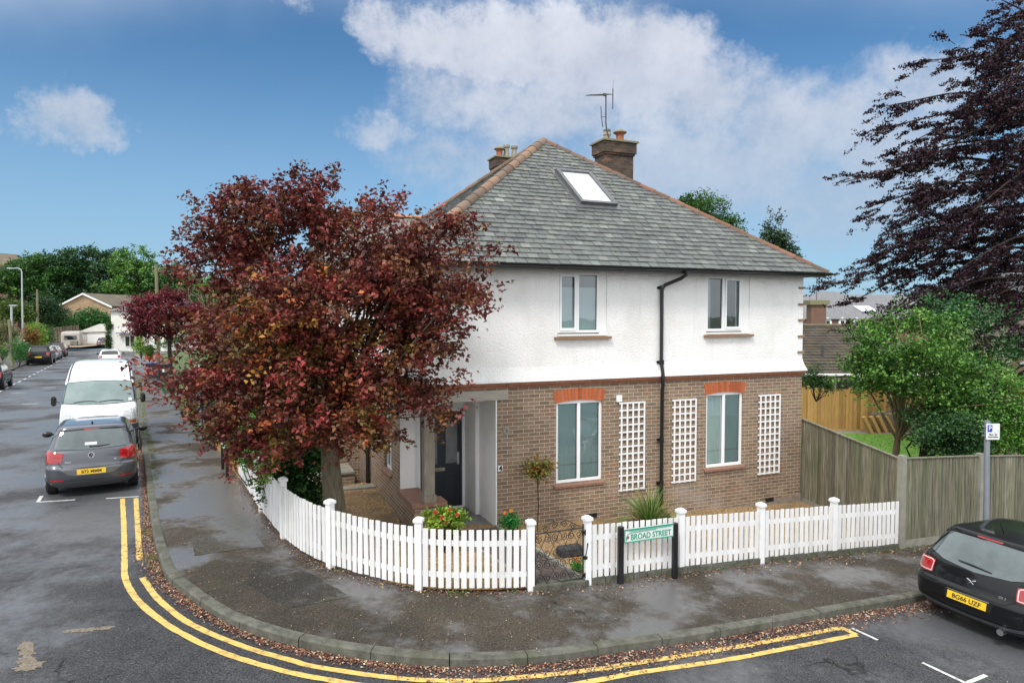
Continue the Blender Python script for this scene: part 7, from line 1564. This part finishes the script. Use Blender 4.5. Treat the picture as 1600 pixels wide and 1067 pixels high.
for s_, e in (((xr+.55, 109.6, ze-.25), (-68.8, 109.6, 7.6)), ((xl-.55, 109.6, ze-.25), (-68.8, 109.6, 7.6))): g.add([s_, e, (e[0], e[1], e[2]-.28), (s_[0], s_[1], s_[2]-.28), (s_[0], s_[1]+.06, s_[2]), (e[0], e[1]+.06, e[2])], [(0, 1, 2, 3), (0, 1, 5, 4)])
g.make('bargeboard', 'upvc', GB); w_ = G().box(xr-.03, xr+.05, 111, 113, 3.6, 4.8).make('window', 'upvc', GB)
GA = thing('garage', 'white garage with wide door at the end of the tan driveway', 'garage', (0, 0, 0)); g = G(); g.box(-62, -57.6, 98, 104, -.6, 1.6); g.make('wall', 'whitewall', GA); g = G(); g.add([(-62.4, 97.7, 1.55), (-57.2, 97.7, 1.75), (-57.6, 97.7, 2.75), (-59.0, 97.7, 2.8), (-62.4, 104.3, 1.6), (-57.2, 104.3, 1.6), (-58.5, 104.3, 2.8)], [(0, 1, 2, 3), (0, 3, 6, 4), (1, 5, 6, 2)]); g.make('roof', 'whitewall', GA)
g = G(); 
for k_ in range(6): g.box(-60.9, -57.9, 97.93, 97.99, -.4+k_*.32, -.4+k_*.32+.30)
g.make('garage_door', 'upvc', GA); w_ = G().box(-61.8, -61.15, 97.93, 97.99, .5, 1.3).make('window', 'upvc', GA)
WH = thing('white_house', 'white rendered house with a small porch canopy behind the smaller red tree', 'house', (0, 0, 0)); G().box(-49.9, -43, 85, 94, -1, 4.6).make('rendered_wall', 'whitewall', WH)
g = G(); g.add([(-50.3, 84.6, 4.6), (-42.6, 84.6, 4.6), (-42.6, 89.5, 6.2), (-46.0, 89.5, 6.2), (-50.3, 94.4, 4.6), (-42.6, 94.4, 4.6)], [(0, 1, 2, 3), (3, 2, 5, 4), (0, 3, 4), (1, 5, 2)]); g.make('roof', 'slatefar', WH)
G().box(-48.9, -46.2, 84.2, 85, 1.75, 1.9).make('porch_canopy', 'galv', WH); w_ = G().box(-48.2, -46.9, 84.93, 84.99, .1, 1.5).make('window', 'upvc', WH); G().box(-48.1, -47.6, 84.9, 84.925, .2, 1.4).make('pane', 'darkglass', w_); G().box(-47.5, -47.0, 84.9, 84.925, .2, 1.4).make('pane', 'darkglass', w_); w_ = G().box(-44.6, -43.8, 84.93, 84.99, .3, 1.6).make('window', 'upvc', WH); G().box(-44.5, -43.9, 84.9, 84.925, .4, 1.5).make('pane', 'darkglass', w_)
T = shrub('ivy_column', 'narrow green ivy column climbing the left corner of the white house', [lob((-50.2, 84.9, 1.2), .3, .3, 1.6), lob((-50.1, 84.9, 2.6), .3, .3, .6)], 70, 20, .15, .18, MID, cat='climber', base=(-50.2, 84.9, -.3))
FR = thing('distant_house', 'red brown roof of a distant house peeping over the trees at the left edge', 'house', (-126.33, 170, 12.34)); g = G(); g.box(-6, 5, 0, 8, -14, 4.3); g.make('brick_wall', 'brickred', FR); g = G(); g.add([(-7, -.5, 4.2), (6, -.5, 2.6), (1, 3.5, 7.0), (-6, 3.5, 7.6), (6, 8, 3), (-7, 8, 4)], [(0, 1, 2, 3), (3, 2, 4, 5)], None); g.make('roof', 'tilebrown', FR)
flat('driveway', [(-62.5, 84.5), (-54.5, 86), (-56.5, 98), (-62.2, 98)], .02, 'drive')
# caravan on the driveway
CV = thing('caravan', 'pale box shaped caravan parked on the tan driveway beside the garage', 'caravan', (-59.3, 92.0, -.35), .5); B = Body([(.35, -2.3, 2.3, .9, .2, .3, .03, .05), (.45, -2.4, 2.4, 1.05, .2, .3, .03, .05), (1.2, -2.4, 2.42, 1.1, .2, .3, .03, .05), (1.9, -2.35, 2.35, 1.08, .2, .3, .03, .05), (2.15, -2.2, 2.2, 1.0, .2, .3, .03, .05), (2.25, -1.9, 1.9, .8, .2, .3, .02, .03)], CV, 'cloth')
B.patch('rear', [(-.7, 1.7), (.7, 1.7)], [(-.7, 1.15), (.7, 1.15)], 'darkglass', 'window', 6, 4, .01); wheels(B, CV, 1.05, .2, -.2, .3, .2)
